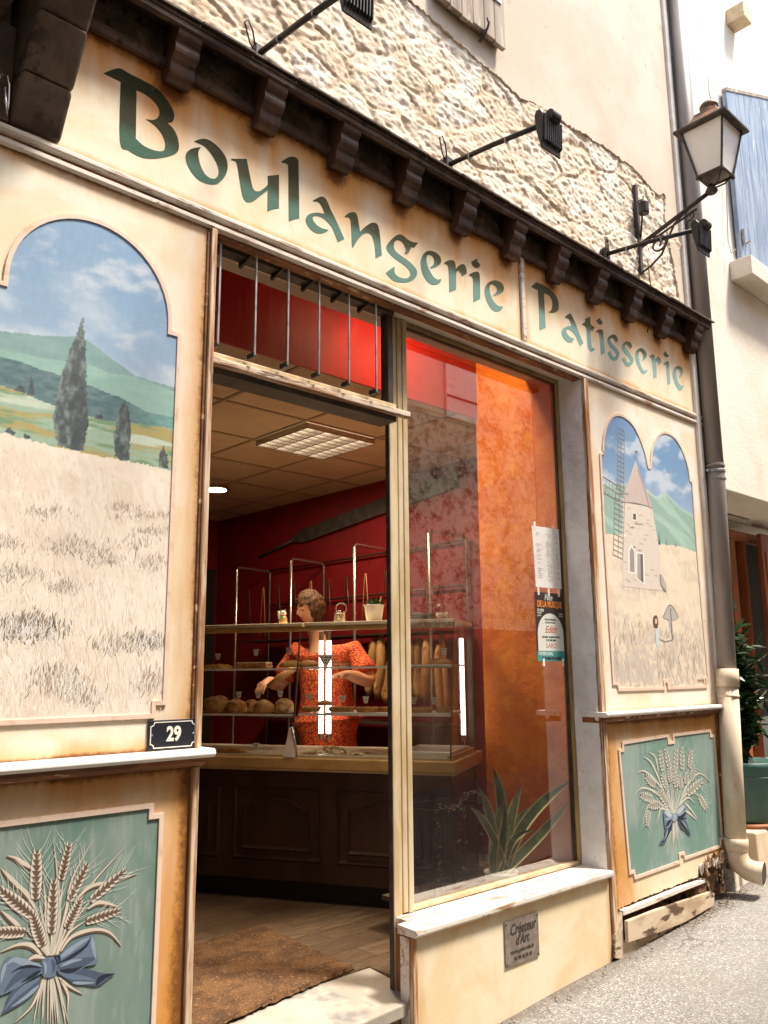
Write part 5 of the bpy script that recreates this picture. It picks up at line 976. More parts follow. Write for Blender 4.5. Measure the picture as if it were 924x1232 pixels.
# ------------------------------------------------------------------ potted laurel on its step
ps=thing('door_step','low worn beige step under the green plant pot','step',(6.3,.2,.2))
m=MB(); m.hexa([(5.535,-.03,.05),(8.2,-.03,.12),(8.2,.41,.12),(5.535,.41,.05)],[(5.535,-.02,.404),(8.2,-.02,.404),(8.2,.41,.404),(5.535,.41,.404)]); obj('step_stone',m,'pipe_cream',ps,bev=.012)
PC=(5.82,.16)
def onz_(x,y,z): return onZ(x,y,z)
pt=thing('potted_shrub','glossy dark green shrub in a green pot at the right edge','potted plant',(PC[0],PC[1],.41))
m=MB(); m.lathe([(.10,.405),(.205,.405),(.215,.42),(.205,.430)],(PC[0],PC[1],0),30); obj('saucer',m,'terracotta',pt,smooth=True)
m=MB(); m.lathe([(.17,.431),(.178,.45),(.205,.70),(.222,.73),(.236,.79),(.238,.82),(.225,.82),(.205,.79)],(PC[0],PC[1],0),36); m.lathe([(.213,.715),(.226,.72),(.226,.728),(.215,.733)],(PC[0],PC[1],0),36); obj('pot',m,'pot_green',pt,smooth=True)
m=MB(); m.lathe([(.01,.79),(.21,.79),(.0101,.7901)],(PC[0],PC[1],0),24); obj('soil',m,'soil',pt)
rr=random.Random(21); stm=MB(); lf=MB(); lf2=MB()
def leaf(mb,p,d,L_,W_,up):
    p=Vector(p); d=Vector(d).normalized(); s=d.cross(Vector(up)).normalized(); n_=s.cross(d)
    pts=[p,p+d*L_*.30+s*W_*.42+n_*.004,p+d*L_*.62+s*W_*.46+n_*.002,p+d*L_*.98-n_*.012,p+d*L_*.62-s*W_*.46+n_*.002,p+d*L_*.30-s*W_*.42+n_*.004,p+d*L_*.33-n_*.006,p+d*L_*.65-n_*.010]
    mb.add([tuple(q) for q in pts],[(0,1,6),(1,2,7,6),(2,3,7),(3,4,7),(4,5,6,7),(5,0,6)])
for k in range(24):
    a=rr.uniform(0,6.28); tx=PC[0]-.13+math.cos(a)*rr.uniform(.05,.36); ty=PC[1]+math.sin(a)*rr.uniform(.02,.20); h=rr.uniform(1.15,1.85)
    base=Vector((PC[0]+rr.uniform(-.06,.06),PC[1]+rr.uniform(-.05,.05),.79)); tp=Vector((tx,ty,h)); mid=(base+tp)/2+Vector((rr.uniform(-.06,.06),rr.uniform(-.05,.05),.05))
    pts=[base*(1-t)**2+mid*2*t*(1-t)+tp*t*t for t in np.linspace(0,1,9)]; stm.tube(pts,[.009-.0008*i for i in range(9)],6)
    for j in range(2,9):
        for q in range(7):
            dd=Vector((rr.uniform(-1,1),rr.uniform(-1,.8),rr.uniform(-.5,.8))); p=pts[j]+Vector((rr.uniform(-.05,.05),rr.uniform(-.05,.05),rr.uniform(-.07,.07)))
            leaf(lf if rr.random()<.88 else lf2,p,dd,rr.uniform(.10,.16),rr.uniform(.05,.075),(rr.uniform(-.4,.4),rr.uniform(-.4,.4),1))
obj('stems',stm,'rot_wood',pt,smooth=True); fo=obj('foliage',lf,'leaf_dark',pt,recalc=False); fo=obj('young_foliage',lf2,'leaf_light',pt,recalc=False)
# ------------------------------------------------------------------ house across the street (seen mirrored in the shop window)
ob=thing('house_across_street','stone and plaster house across the narrow street mirrored in the shop window','building',(5,-4,0))
OY=-3.42
m=MB(); m.box(-9,6.05,OY-.5,OY,.9,4.33); m.box(6.051,18,OY-.5,OY,1.9,4.33); m.box(7.40,18,OY-.5,OY,4.331,6.3); obj('stone_wall',m,'opposite_stone',ob)
m=MB(); m.box(6.051,18,OY-.5,OY-.002,-1.5,1.9); obj('shopfront',m,'dark_plaster',ob)
m=MB(); m.box(-9,6.05,OY-.5,OY-.002,-1.5,.9); obj('lower_wall',m,'dark_plaster',ob)
m=MB(); m.box(-9,6.79,OY-.5,OY+.012,4.331,6.3); obj('plaster_wall',m,'plaster_pink',ob)
m=MB(); m.box(6.791,7.399,OY-.5,OY-.002,4.331,6.3); obj('window_surround',m,'plaster_white',ob)
m=MB(); 
for k in range(5): m.box(6.83+k*.11,6.83+k*.11+.106,OY+.02,OY+.045,4.31,5.12)
obj('shutter',m,'ledge_white',ob)
m=MB(); m.box(6.83,7.38,OY+.046,OY+.055,4.55,4.575); obj('shutter_strap',m,'iron',ob)

xs=np.linspace(-6,14,60); ys=np.linspace(-3.42,-1.0,10); X,Y=np.meshgrid(xs,ys); Z=gz(X)+.016; i=np.arange(X.size).reshape(X.shape)
me=bpy.data.meshes.new('added_dark_strip'); me.from_pydata(np.stack([X.ravel(),Y.ravel(),Z.ravel()],1).tolist(),[],np.stack([i[:-1,:-1],i[:-1,1:],i[1:,1:],i[1:,:-1]],-1).reshape(-1,4).tolist()); o=bpy.data.objects.new('added_dark_strip',me); COL.objects.link(o); me.materials.append(MATS['added_strip_dark']); tag(o,'unseen dark strip added along the far side of the street to dim the window reflection','added_dark_strip',kind='structure')  # unseen dark ground added so the window mirrors less brightness

m=MB(); rr=random.Random(31)
for k in range(260):
    x=rr.choice([rr.uniform(2.5,5.2),rr.gauss(4.9,.22)]); y=-abs(rr.gauss(0,.05))-.03; z=float(gz(x))+.012; s_=rr.uniform(.003,.010); a=rr.uniform(0,6.28)
    P_=[(x+s_*math.cos(a+q*2.1)*rr.uniform(.6,1.3),y+s_*math.sin(a+q*2.1)*rr.uniform(.6,1.3),z+rr.uniform(0,.005)) for q in range(3)]; P_.append((x,y,z+s_*.8)); m.add(P_,[(0,1,2),(0,1,3),(1,2,3),(2,0,3)])
obj('wall_foot_debris',m,'rot_wood',label='brown crumbs and grit gathered at the foot of the shopfront',cat='debris',kind='stuff',recalc=False)
PANELE=30
SPOTE=28
# ------------------------------------------------------------------ interior shell
def sobj(name,mb,mat,label,cat='structure',**k): return obj(name,mb,mat,kind='structure',label=label,**k)
m=MB(); m.box(-1.5,4.64,.372,5.0,.10,.196); m.box(2.58,4.64,.2,.3715,.10,.196); sobj('floor',m,'plank_tiles','wood look plank tiled shop floor')
m=MB(); m.box(-1.5,4.64,.80,5.0,3.0,3.05); sobj('ceiling',m,'ceiling_tile','suspended beige tile ceiling of the shop')
m=MB(); 
for k in range(-7,3): m.box(3.12+.61*k-.012,3.12+.61*k+.012,.80,5.0,2.994,2.9995)
for k in range(-1,6): m.box(-1.5,4.64,1.54+.59*k-.012,1.54+.59*k+.012,2.9935,2.9990) if 1.54+.59*k>.8 else None
cg=obj('ceiling_grid',m,'tile_bar',kind='structure',label='narrow metal grid bars between the ceiling tiles')
m=MB(); m.box(4.64,4.75,.801,5.1,.0,3.6); iw=obj('wall_side',m,'red_wall',kind='structure',label='dark red side wall of the shop')
m=MB(); m.box(3.895,4.64,.2005,.80,.10,3.6); obj('wall_front',m,'orange_wall',kind='structure',label='orange wall beside the window')
m=MB(); m.box(-1.5,4.64,5.0,5.1,.0,3.2); obj('wall_back',m,'red_wall',kind='structure',label='dark red back wall of the shop')
m=MB(); m.box(-1.6,-1.5,.2,5.1,.0,3.6); m.box(-1.5,1.48,.401,.46,0,3.6); obj('wall_left',m,'red_wall',kind='structure',label='red left wall of the shop')
m=MB(); m.box(-1.5,3.894,.785,.7995,2.992,3.6); m.box(-1.5,4.64,.21,.83,3.6,3.65); obj('ceiling_riser',m,'red_riser',kind='structure',label='bright red bulkhead above the suspended ceiling edge')
dk=thing('back_doorway','dark open doorway in the back wall behind the counter','doorway',(4.3,4.98,.2))
q=onY(246,684,4.98); m=MB(); m.box(3.6,4.61,4.975,4.999,.196,q[2]); obj('opening',m,'dark_void',dk)
# ceiling light
cl=thing('ceiling_light_panel','square louvred fluorescent light panel in the tile ceiling','ceiling light',(3.42,1.83,2.99))
a0,a1,b0,b1=3.135,3.715,1.555,2.115
m=MB(); m.box(a0,a1,b0,b1,2.9925,2.9935); obj('diffuser',m,'panel_light',cl)
m=MB()
for k in range(5): x=a0+(a1-a0)*k/4; m.box(x-.006,x+.006,b0,b1,2.955,2.992)
for k in range(9): y=b0+(b1-b0)*k/8; m.box(a0,a1,y-.004,y+.004,2.9555,2.9915)
obj('louvre_grid',m,'chrome',cl)
al=bpy.data.lights.new('panel_lamp','AREA'); al.energy=PANELE; al.color=(1,.82,.58); al.shape='SQUARE'; al.size=.55; ao_=bpy.data.objects.new('panel_lamp',al); COL.objects.link(ao_); ao_.location=(3.425,1.835,2.945)
sp=thing('ceiling_spot','small lit ceiling fitting seen at the doorway edge','ceiling light',tuple(onZ(262,588,2.99)))
q=onZ(260,588,2.985); m=MB(); m.lathe([(.05,0),(.11,.0),(.12,.012),(.05,.015)],(q[0],q[1],2.975),20); obj('housing',m,'chrome',sp,smooth=True)
m=MB(); m.lathe([(.045,-.002),(.09,-.003),(.0451,-.0035)],(q[0],q[1],2.975),20); obj('lens',m,'spot_lamp',sp)
# unseen spotlights added in the taller window bay to brighten the orange wall
for k,(x,y) in enumerate(((2.72,.42),(3.02,.50))):
    t=thing('added_bay_spot','added spotlight number %d'%k,'ceiling light',(x,y,3.6)); t['label']='small warm unseen spotlight added in the tall bay above the window display'; t['group']='added spotlights in the window bay'
    m=MB(); m.tube([(x,y,3.6),(x,y,3.52)],.008,8); m.tube([(x,y,3.53),(x+.01,y,3.44)],[.030,.042],14); obj('housing',m,'chrome',t,smooth=True)
    ld=bpy.data.lights.new('spot_lamp','SPOT'); ld.energy=SPOTE; ld.color=(1,.80,.55); ld.spot_size=math.radians(165); ld.spot_blend=1.; ld.shadow_soft_size=.06; lo=bpy.data.objects.new('spot_lamp',ld); COL.objects.link(lo); lo.location=(x+.012,y,3.43)
    dr_=Vector((1.,.03,-.95)) if k>=0 else Vector((.3,.55,-1)); lo.rotation_euler=dr_.to_track_quat('-Z','Y').to_euler()
# door mat
m=MB(); cs=[onZ(262,1236,.20),onZ(427,1167,.20),onZ(314,1113,.20),onZ(170,1160,.20)]
c=[(1.30,.22),(2.512,.385),(2.572,1.16),(1.33,1.02)]
n=90; V=[];
P=[Vector((*q,0)) for q in c]
for j in range(n+1):
    for i in range(n+1):
        u_,v_=i/n,j/n; p=P[0]*(1-u_)*(1-v_)+P[1]*u_*(1-v_)+P[2]*u_*v_+P[3]*(1-u_)*v_
        e=min(u_,1-u_,v_,1-v_); V.append((p.x+random.uniform(-.004,.004)*(e<.02),p.y+random.uniform(-.006,.006)*(e<.02),.199+(.013 if e>.008 else .0)+random.uniform(0,.0035)))
m.add(V,[(j*(n+1)+i,j*(n+1)+i+1,(j+1)*(n+1)+i+1,(j+1)*(n+1)+i) for j in range(n) for i in range(n)])
obj('door_mat',m,'mat_brown',label='large brown coir mat just inside the doorway',cat='door mat',recalc=False)
# ------------------------------------------------------------------ counter frame of reference (it stands diagonally)
CB=np.array([3.236,.921,.23]); U=np.array([-.47827623,.87820946,0]); W=np.array([.87820946,.47827623,0]); NRM=-W
def cw(u,w,z): return tuple(CB[:2]+U[:2]*u+W[:2]*w)+(z,)
FZ=.197
def cpx(x,y,w=0.): 
    p=onP(x,y,CB+W*w,NRM); return (p-CB)@U,p[2]
UR,ULF=-.341,2.1
ct=thing('shop_counter','long dark wood counter with arched raised panels under the glass display','counter',cw(.6,.3,FZ))
fb=lambda m,u0,u1,w0,w1,z0,z1:m.fbox(CB,U,W,u0,u1,w0,w1,z0,z1)
m=MB(); fb(m,UR,ULF,.0,.62,.30,.885); obj('carcass',m,'counter_wood',ct,bev=.004)
m=MB(); fb(m,UR+.02,ULF,.05,.60,FZ,.299); obj('toe_kick',m,'dark_void',ct)
m=MB(); fb(m,UR-.02,ULF,-.012,.64,.8855,.898); obj('worktop_lip',m,'display_metal',ct,bev=.002)
m=MB(); fb(m,UR-.03,ULF,-.035,.66,.899,.960); obj('worktop_band',m,'counter_trim',ct,bev=.006)
def cpanel(u0,u1):
    z0,z1=.40,.79
    def raised(a,b,c,d,arch,out,rel):
        n=14; top=[(a+(b-a)*k/n, d-(arch*(1-math.sin(math.pi*max(0,min(1,(k/n-.12)/.76)))**1.0) if arch else 0)) for k in range(n+1)]
        return [(a,c),(b,c)]+top[::-1]
    def ring(pts,s,h):
        cx_=sum(p[0] for p in pts)/len(pts); cz_=sum(p[1] for p in pts)/len(pts)
        inn=[(cx_+(p[0]-cx_)*(1-s/ (u1-u0)*2),cz_+(p[1]-cz_)*(1-s/(z1-z0)*2)) for p in pts]
        m=MB(); n=len(pts); v=[cw(p[0],0.0,p[1]) for p in pts]+[cw(p[0],-h,p[1]) for p in [( (a[0]+b[0])/2,(a[1]+b[1])/2) for a,b in zip(pts,inn)]]+[cw(p[0],0.0,p[1]) for p in inn]
        m.add(v,[(k*n+i,k*n+(i+1)%n,(k+1)*n+(i+1)%n,(k+1)*n+i) for k in range(2) for i in range(n)]); return m
    dp_=obj('front_panel',ring(raised(u0,u1,z0,z1,0,0,0),.018,.014),'counter_wood',ct,smooth=False)
    obj('panel_moulding',ring(raised(u0+.06,u1-.06,z0+.055,z1-.05,.055,0,0),.02,.018),'counter_wood',dp_)
for a,b in ((-.24,.305),(.395,.94),(1.03,1.575)): cpanel(a,b)
# ------------------------------------------------------------------ display case
dc=thing('display_case','glass bakery display case with two shelves on the diagonal counter','display case',cw(.6,.3,.96))
ZB,ZT=.961,1.700
def wz(z): return -.01+.15*(z-ZB)/(ZT-ZB)
m=MB(); fb(m,UR,ULF,.0,.60,.9605,.972); obj('deck',m,'display_metal',dc)
m=MB(); fb(m,UR,.575,.125,.60,ZT+.001,ZT+.022); fb(m,.585,ULF,.125,.60,ZT+.001,ZT+.022); obj('top_board',m,'display_metal',dc,bev=.003)
m=MB(); fb(m,UR,ULF,.135,.16,ZT-.028,ZT); obj('top_rail',m,'counter_trim',dc,bev=.003)
for a,b in ((UR,.575),(.585,ULF)):
    m=MB(); A=[cw(a,-.01,ZB+.012),cw(b,-.01,ZB+.012),cw(b+.02*(a<0),wz(ZT-.03),ZT-.03),cw(a,wz(ZT-.03),ZT-.03)]; Bq=[tuple(np.array(p)+np.append(W[:2]*.005,0)) for p in A]; m.hexa(A,Bq); obj('front_glass',m,'clear_glass',dc)
m=MB(); m.tube([cw(.580,-.012,ZB+.012),cw(.600,wz(ZT-.03)-.002,ZT-.03)],.0055,6); obj('glass_joint',m,'frame_dark',dc)
m=MB(); m.tube([cw(UR,-.012,ZB+.01),cw(UR,wz(ZT)-.002,ZT)],.004,6); obj('glass_joint',m,'frame_dark',dc)
m=MB(); A=[cw(UR,-.005,ZB+.012),cw(UR,.56,ZB+.012),cw(UR,.56,ZT),cw(UR,.145,ZT)]; m.hexa(A,[tuple(np.array(p)+np.append(U[:2]*.005,0)) for p in A]); obj('end_glass',m,'clear_glass',dc)
m=MB(); fb(m,UR-.005,UR+.03,.565,.60,.30,ZT); obj('rear_post',m,'frame_dark',dc,bev=.003)
m=MB(); fb(m,UR-.004,UR+.02,.0,.60,.9725,.985); obj('end_rail',m,'counter_trim',dc)
for zs_ in (1.452,1.190):
    s_=MB(); fb(s_,UR+.01,.57,wz(zs_)+.02,.46,zs_,zs_+.008); sf=obj('shelf',s_,'clear_glass',dc); s_=MB(); fb(s_,UR+.01,.57,wz(zs_)+.014,wz(zs_)+.0195,zs_-.002,zs_+.010); obj('shelf_edge',s_,'paper_white',sf)
    s_=MB(); fb(s_,.60,ULF,wz(zs_)+.02,.46,zs_-.006,zs_+.002); sf=obj('shelf',s_,'clear_glass',dc); s_=MB(); fb(s_,.60,ULF,wz(zs_)+.014,wz(zs_)+.0195,zs_-.008,zs_+.004); obj('shelf_edge',s_,'paper_white',sf)
m=MB(); fb(m,-.335,-.05,.06,.44,1.4605,1.468); fb(m,-.30,.40,.05,.44,1.1985,1.204); fb(m,-.33,-.02,.02,.50,.9725,1.0); obj('paper_liner',m,'paper_white',dc)
def lamp(label,u,w,us):
    t=thing('display_tube_lamp',label,'tube lamp',cw(u,w,1.0))
    m=MB(); m.fbox(CB,U,W,u-.004,u+.004,w+.02,w+.034,1.0,1.69); obj('lamp_back',m,'chrome',t)
    for k in ((-1,1) if us>0 else (0,)):
        m=MB(); m.tube([cw(u+k*us,w,1.06),cw(u+k*us,w,1.625)],.0135,14); obj('tube',m,'tube_light',t,smooth=True)
        for z0,z1 in ((1.025,1.06),(1.625,1.68)):
            m=MB(); m.tube([cw(u+k*us,w,z0),cw(u+k*us,w,z1)],.014,12); obj('tube_cap',m,'chrome',t)
    return t
uc=cpx(391,830,.44)[0]; lamp('pair of glowing upright tube lamps in front of the saleswoman',uc,.44,.026)
lamp('single glowing upright tube lamp at the right end of the display',UR+.045,.50,0)
# ------------------------------------------------------------------ baked goods
def blobmesh(c,rx,ry,rz,rot,seed,nz=.12,flat=-.35,n=20,dome=1.):
    m=MB(); V=[];k=12; ca,sa=math.cos(rot),math.sin(rot)
    for j in range(k+1):
        th=math.pi*j/k
        for i in range(n):
            ph=2*math.pi*i/n; d=Vector((math.sin(th)*math.cos(ph),math.sin(th)*math.sin(ph),math.cos(th)))
            r=1+nz*(noise.noise(d*2.2+Vector((seed*3.1,seed,0)))); x,y,z=d.x*rx*r,d.y*ry*r,max(d.z*rz*r*dome,flat*rz)
            V.append((c[0]+x*ca-y*sa,c[1]+x*sa+y*ca,c[2]+z-flat*rz))
    m.add(V,[(j*n+i,(j+1)*n+i,(j+1)*n+(i+1)%n,j*n+(i+1)%n) for j in range(k) for i in range(n)]); return m
def on_shelf(px_,py_,w,z): # position on a shelf under a pixel column
    u_,_=cpx(px_,py_,w); return cw(u_,w,z)
AN=math.atan2(U[1],U[0])
def tagcard(label,px_,py_,w,hw,hh,big=False):
    u_,z_=cpx(px_,py_,w); t=thing('price_card',label,'price card',cw(u_,w,z_-hh),'small white price cards in the display')
    tri=big; A=[(u_+hw,z_+hh),(u_-hw,z_+hh),(u_-(hw*.5 if not tri else .004),z_-hh),(u_+(hw*.5 if not tri else .004),z_-hh)]
    m=MB(); m.hexa([cw(a,w,b) for a,b in A],[cw(a,w+.002,b) for a,b in A]); obj('card',m,'paper_white',t)
    m=MB(); rr=random.Random(int(px_))
    for k in range(4 if not big else 3):
        zz=z_+hh*.68-k*hh*.42; w_=hw*(.82-.16*k)
        for q in range(3):
            a=u_+w_-q*w_*.66-rr.uniform(0,.1)*hw; b=a-w_*rr.uniform(.35,.6); m.add([cw(a,w-.0008,zz),cw(b,w-.0008,zz),cw(b,w-.0008,zz-hh*.17),cw(a,w-.0008,zz-hh*.17)],[(0,1,2,3)])
    obj('handwriting',m,'ink',t,recalc=False)
    m=MB(); m.tube([cw(u_,w+.004,z_-hh*1.5),cw(u_,w+.004,z_-hh*.6)],.0012,5); obj('pick',m,'wire_dark',t)
cards=[('price card above the flat pastries at the left of the upper shelf',262,790,.16),('price card standing behind the yellow loaf cake',308,785,.16),('price card left of the black glass joint on the upper shelf',347,783,.2),('price card above the second round loaf',287,836,.12),('price card above the third round loaf',310.5,836,.12),('price card above the round loaf beside the black glass joint',337,835,.12),('price card beside the bright tubes on the lower shelf',372,839,.12),('price card above the middle tart',412,841,.12),('price card on the tart next to the door post',440,842,.12),('price card standing alone on the display deck at the left',308,898,.06),('price card among pastries just right of the door post',498,843,.12),('price card in front of the last tart near the glass corner',522,843,.12),('price card on the brown pastry by the right glass corner',534,784,.14)]
for lb,x,y,w_ in cards: tagcard(lb,x,y,w_,.019,.019)
tagcard('large triangular price card hanging from the shelf in front of the bright tubes',392,795.5,.045,.05,.038,True)
ZS2,ZS1=1.200,1.462
def bread(name,label,cat,px_,py_,w,z,rx,ry,rz,mat,seed,rot=0,parts=None,group=None,**k):
    c=on_shelf(px_,py_,w,z); t=thing(name,label,cat,c,group); obj('crumb_body' if name=='tart' else 'crust',blobmesh(c,rx,ry,rz,AN+rot,seed,**k),mat,t,smooth=True); return t,c
L1=ZS2-.005
for i,(x,rx,rz,lb) in enumerate(((261,.10,.075,'largest round crusty loaf at the left end of the lower shelf'),(284,.068,.060,'second round loaf from the left on the lower shelf'),(303,.05,.055,'small round loaf half hidden between its neighbours on the lower shelf'),(317,.062,.056,'third round loaf from the left on the lower shelf'),(342,.060,.062,'round loaf just left of the black glass joint'))):
    t,c=bread('round_loaf',lb,'bread',x,850,.20 if i!=2 else .30,L1 if x<352 else ZS2,rx,.075,rz,'crust',i+1,group='round loaves on the lower shelf')
    m=MB(); 
    for s_ in (-1,0,1): m.tube([tuple(Vector(c)+Vector((U[0]*(rx*.5*k_)+W[0]*(-.045+.02*s_),U[1]*(rx*.5*k_)+W[1]*(-.045+.02*s_),rz*1.28-abs(k_)*rz*.28+.004*s_))) for k_ in (-1,-.4,.3,.9)],.0035,5)
    obj('score_marks',m,'sugar',t)
ZU=ZS1-.008
c=on_shelf(306,795,.18,ZU); t=thing('loaf_cake','long flat yellow cake with white icing on the upper shelf','cake',c)
m=MB(); m.fbox(c,U,W,-.105,.105,-.05,.05,ZU,ZU+.030); obj('sponge',m,'crust_dark',t,bev=.012,seg=3); m=MB(); m.fbox(c,U,W,-.10,.10,-.046,.046,ZU+.0305,ZU+.040); obj('icing',m,'sugar',t,bev=.004,seg=2)
for i,(x,lb) in enumerate(((254,'leftmost flat crumbly pastry on the upper shelf'),(267,'second flat crumbly pastry on the upper shelf'))):
    bread('flat_pastry',lb,'pastry',x,797,.17,ZU,.055,.06,.022,'sponge',i+11,nz=.5,group='flat pastries on the upper shelf')
c=on_shelf(352,795,.22,ZU)
for i,(x,lb,mt,rx) in enumerate(((350,'pale flat pastry stacked behind the black glass joint','sponge',.065),(372,'brown flat tart left of the bright tubes on the upper shelf','crust_dark',.06))): bread('flat_tart',lb,'tart',x,796,.2,ZS1,rx,.07,.030,mt,i+21,nz=.2)
c=on_shelf(350,787,.22,ZS1+.04)
def tart(label,x,y,w,z,r,seed):
    c=on_shelf(x,y,w,z); t=thing('fruit_tart',label,'tart',c,'tarts on the lower shelf')
    m=MB(); m.lathe([(r*.86,0),(r*.9,.002),(r,.020),(r*1.02,.026),(r*.93,.027),(r*.9,.020)],c,26); obj('pastry_shell',m,'crust',t,smooth=True)
    m=MB(); rr=random.Random(seed)
    for k in range(16):
        a=rr.uniform(0,6.28); q=rr.uniform(0,r*.78); b=blobmesh((c[0]+q*math.cos(a),c[1]+q*math.sin(a),c[2]+.018),.018,.014,.009,a,k,n=8); m.add(b.v,b.f)
    obj('filling',m,'crust_dark',t,smooth=True)
for i,(x,lb,r) in enumerate(((374,'tart left of the bright tubes on the lower shelf',.058),(411,'middle tart on the lower shelf under its price card',.078),(443,'tart beside the door post on the lower shelf',.072),(463,'tart half hidden by the door post on the lower shelf',.04),(505,'brown tart just right of the door post on the lower shelf',.075),(534,'last tart near the right glass corner on the lower shelf',.05))): tart(lb,x,850,.15+.02*(i%2),ZS2+.005,r,i)
bread('round_cake','plain round cake stacked behind the tarts in front of the bright tubes','cake',391,848,.30,ZS2+.035,.052,.05,.022,'crust',33)
bread('long_pastry','long brown pastry on the upper shelf beside the right glass corner','pastry',530,794,.22,ZS1+.006,.07,.05,.028,'crust_dark',35)
# pile of small cookies and shell pastries on the deck
c=on_shelf(400,905,.10,.973); m=MB(); rr=random.Random(8)
for k in range(110):
    a=rr.uniform(-.19,.19); q=rr.uniform(-.06,.07); h=.05*(1-abs(a)/.2)*(1-abs(q)/.09)*rr.random(); b=blobmesh((c[0]+U[0]*a+W[0]*q,c[1]+U[1]*a+W[1]*q,.974+h),.014,.010,.008,rr.uniform(0,3),k,n=7); m.add(b.v,b.f)
obj('cookie_pile',m,'sugar',label='loose heap of small pale biscuits on the display deck',cat='biscuits',kind='stuff',smooth=True)
c=on_shelf(275,908,.08,.973); m=blobmesh(c,.12,.05,.018,AN,3,nz=.4); obj('flatbread',m,'crust_dark',label='thin brown flat bread on the display deck at the left',cat='bread',smooth=True)
# glass vase shaped holder in the case by the joint
c=cw(cpx(349,890,-.03)[0],-.03,.96); t=thing('glass_clip','tall pale glass bracket at the foot of the black glass joint','bracket',c)
m=MB(); m.hexa([(c[0]+U[0]*a+W[0]*b,c[1]+U[1]*a+W[1]*b,.962) for a,b in ((-.03,-.012),(.04,-.012),(.04,.012),(-.03,.012))],[(c[0]+U[0]*a+W[0]*b,c[1]+U[1]*a+W[1]*b,1.125) for a,b in ((-.008,.01),(.012,.01),(.012,.022),(-.008,.022))]); obj('bracket_body',m,'opal',t,bev=.004)
m=MB(); m.tube([(c[0]-U[0]*.045,c[1]-U[1]*.045,.965),(c[0]-U[0]*.03,c[1]-U[1]*.03,1.05),(c[0]-U[0]*.01,c[1]-U[1]*.01,1.13)],.006,8); obj('bracket_rod',m,'chrome',t,smooth=True)
# ------------------------------------------------------------------ things standing on the case
ZD=ZT+.0225
def cyl_px(x,w): return cw(cpx(x,735,w)[0],w,ZD)
c=cyl_px(341,.22); t=thing('lucky_cat_figurine','tiny gold and white beckoning cat figurine on top of the display','figurine',c)
m=MB(); m.lathe([(.020,0),(.026,.008),(.027,.025),(.020,.045),(.014,.052)],c,16); obj('body',m,'gold',t,smooth=True)
m=blobmesh((c[0],c[1],c[2]+.046),.019,.018,.018,0,1,nz=0,flat=-1.); 
for s_ in (-1,1): p=Vector(c)+Vector((U[0]*.011*s_,U[1]*.011*s_,.078)); m.add([tuple(p+Vector((U[0]*.007,U[1]*.007,0))),tuple(p-Vector((U[0]*.007,U[1]*.007,0))),tuple(p+Vector((W[0]*.006,W[1]*.006,0))),tuple(p+Vector((0,0,.016)))],[(0,1,3),(1,2,3),(2,0,3),(0,2,1)])
hd=obj('head',m,'pot_white',t); m=MB(); 
for s_ in (-1,1): 
    p=Vector(c)+Vector((U[0]*.007*s_-W[0]*.017,U[1]*.007*s_-W[1]*.017,.068)); b=blobmesh(tuple(p),.0028,.0028,.0028,0,1,nz=0,flat=-1,n=6); m.add(b.v,b.f)
obj('eye',m,'ink',hd)
m=MB(); m.tube([tuple(Vector(c)+Vector((U[0]*.024,U[1]*.024,.035))),tuple(Vector(c)+Vector((U[0]*.031,U[1]*.031,.055))),tuple(Vector(c)+Vector((U[0]*.030,U[1]*.030,.080)))],[.007,.007,.008],8); obj('raised_paw',m,'pot_white',t,smooth=True)
m=MB(); m.lathe([(.0145,.050),(.018,.053),(.0145,.057)],c,14); obj('collar',m,'cat_red',t); m=MB(); b=blobmesh((c[0]-W[0]*.024,c[1]-W[1]*.024,c[2]+.028),.008,.004,.010,AN,2,nz=0,flat=-1,n=8); m.add(b.v,b.f); obj('bib',m,'cat_green',t)
c=cyl_px(409,.25); t=thing('storage_jar','clip top glass jar lying against its lid beside the saleswoman','jar',c)
m=MB(); m.lathe([(.030,0),(.036,.006),(.036,.062),(.031,.070)],c,20); obj('jar_glass',m,'clear_glass',t,smooth=True); m=MB(); m.lathe([(.01,.003),(.032,.005),(.032,.055),(.01,.06)],c,16); obj('contents',m,'terrarium_fill',t)
m=MB(); q=Vector(c)+Vector((W[0]*.02,W[1]*.02,.088)); V_=[]
for j,(r_,d_) in enumerate(((.034,0),(.034,.012),(.02,.018))): V_+=[tuple(q+Vector((U[0]*r_*math.cos(a)+W[0]*d_,U[1]*r_*math.cos(a)+W[1]*d_,r_*math.sin(a)))) for a in np.linspace(0,2*math.pi,20,endpoint=False)]
m.add(V_,[(k*20+i,k*20+(i+1)%20,(k+1)*20+(i+1)%20,(k+1)*20+i) for k in range(2) for i in range(20)]); obj('lid',m,'clear_glass',t); m=MB(); m.tube([V_[i] for i in range(0,20)]+[V_[0]],.003,6); obj('lid_ring',m,'galv',t)
c=cyl_px(450,.27); t=thing('succulent_pot','white pot with a dark spiky succulent on top of the display by the door post','potted plant',c)
m=MB(); m.lathe([(.040,0),(.045,.005),(.060,.095),(.062,.102),(.056,.102),(.052,.09)],c,26); obj('pot',m,'pot_white',t,smooth=True); m=MB(); m.lathe([(.01,.088),(.052,.088),(.011,.089)],c,18); obj('soil',m,'soil',t)
m=MB(); rr=random.Random(4)
for k in range(60):
    a=rr.uniform(0,6.28); e=rr.uniform(.15,1.35); d=Vector((math.cos(a)*math.cos(e),math.sin(a)*math.cos(e),math.sin(e))); leaf(m,(c[0]+d.x*.015,c[1]+d.y*.015,c[2]+.092),d,rr.uniform(.035,.062),.016,(rr.uniform(-1,1),rr.uniform(-1,1),.3))
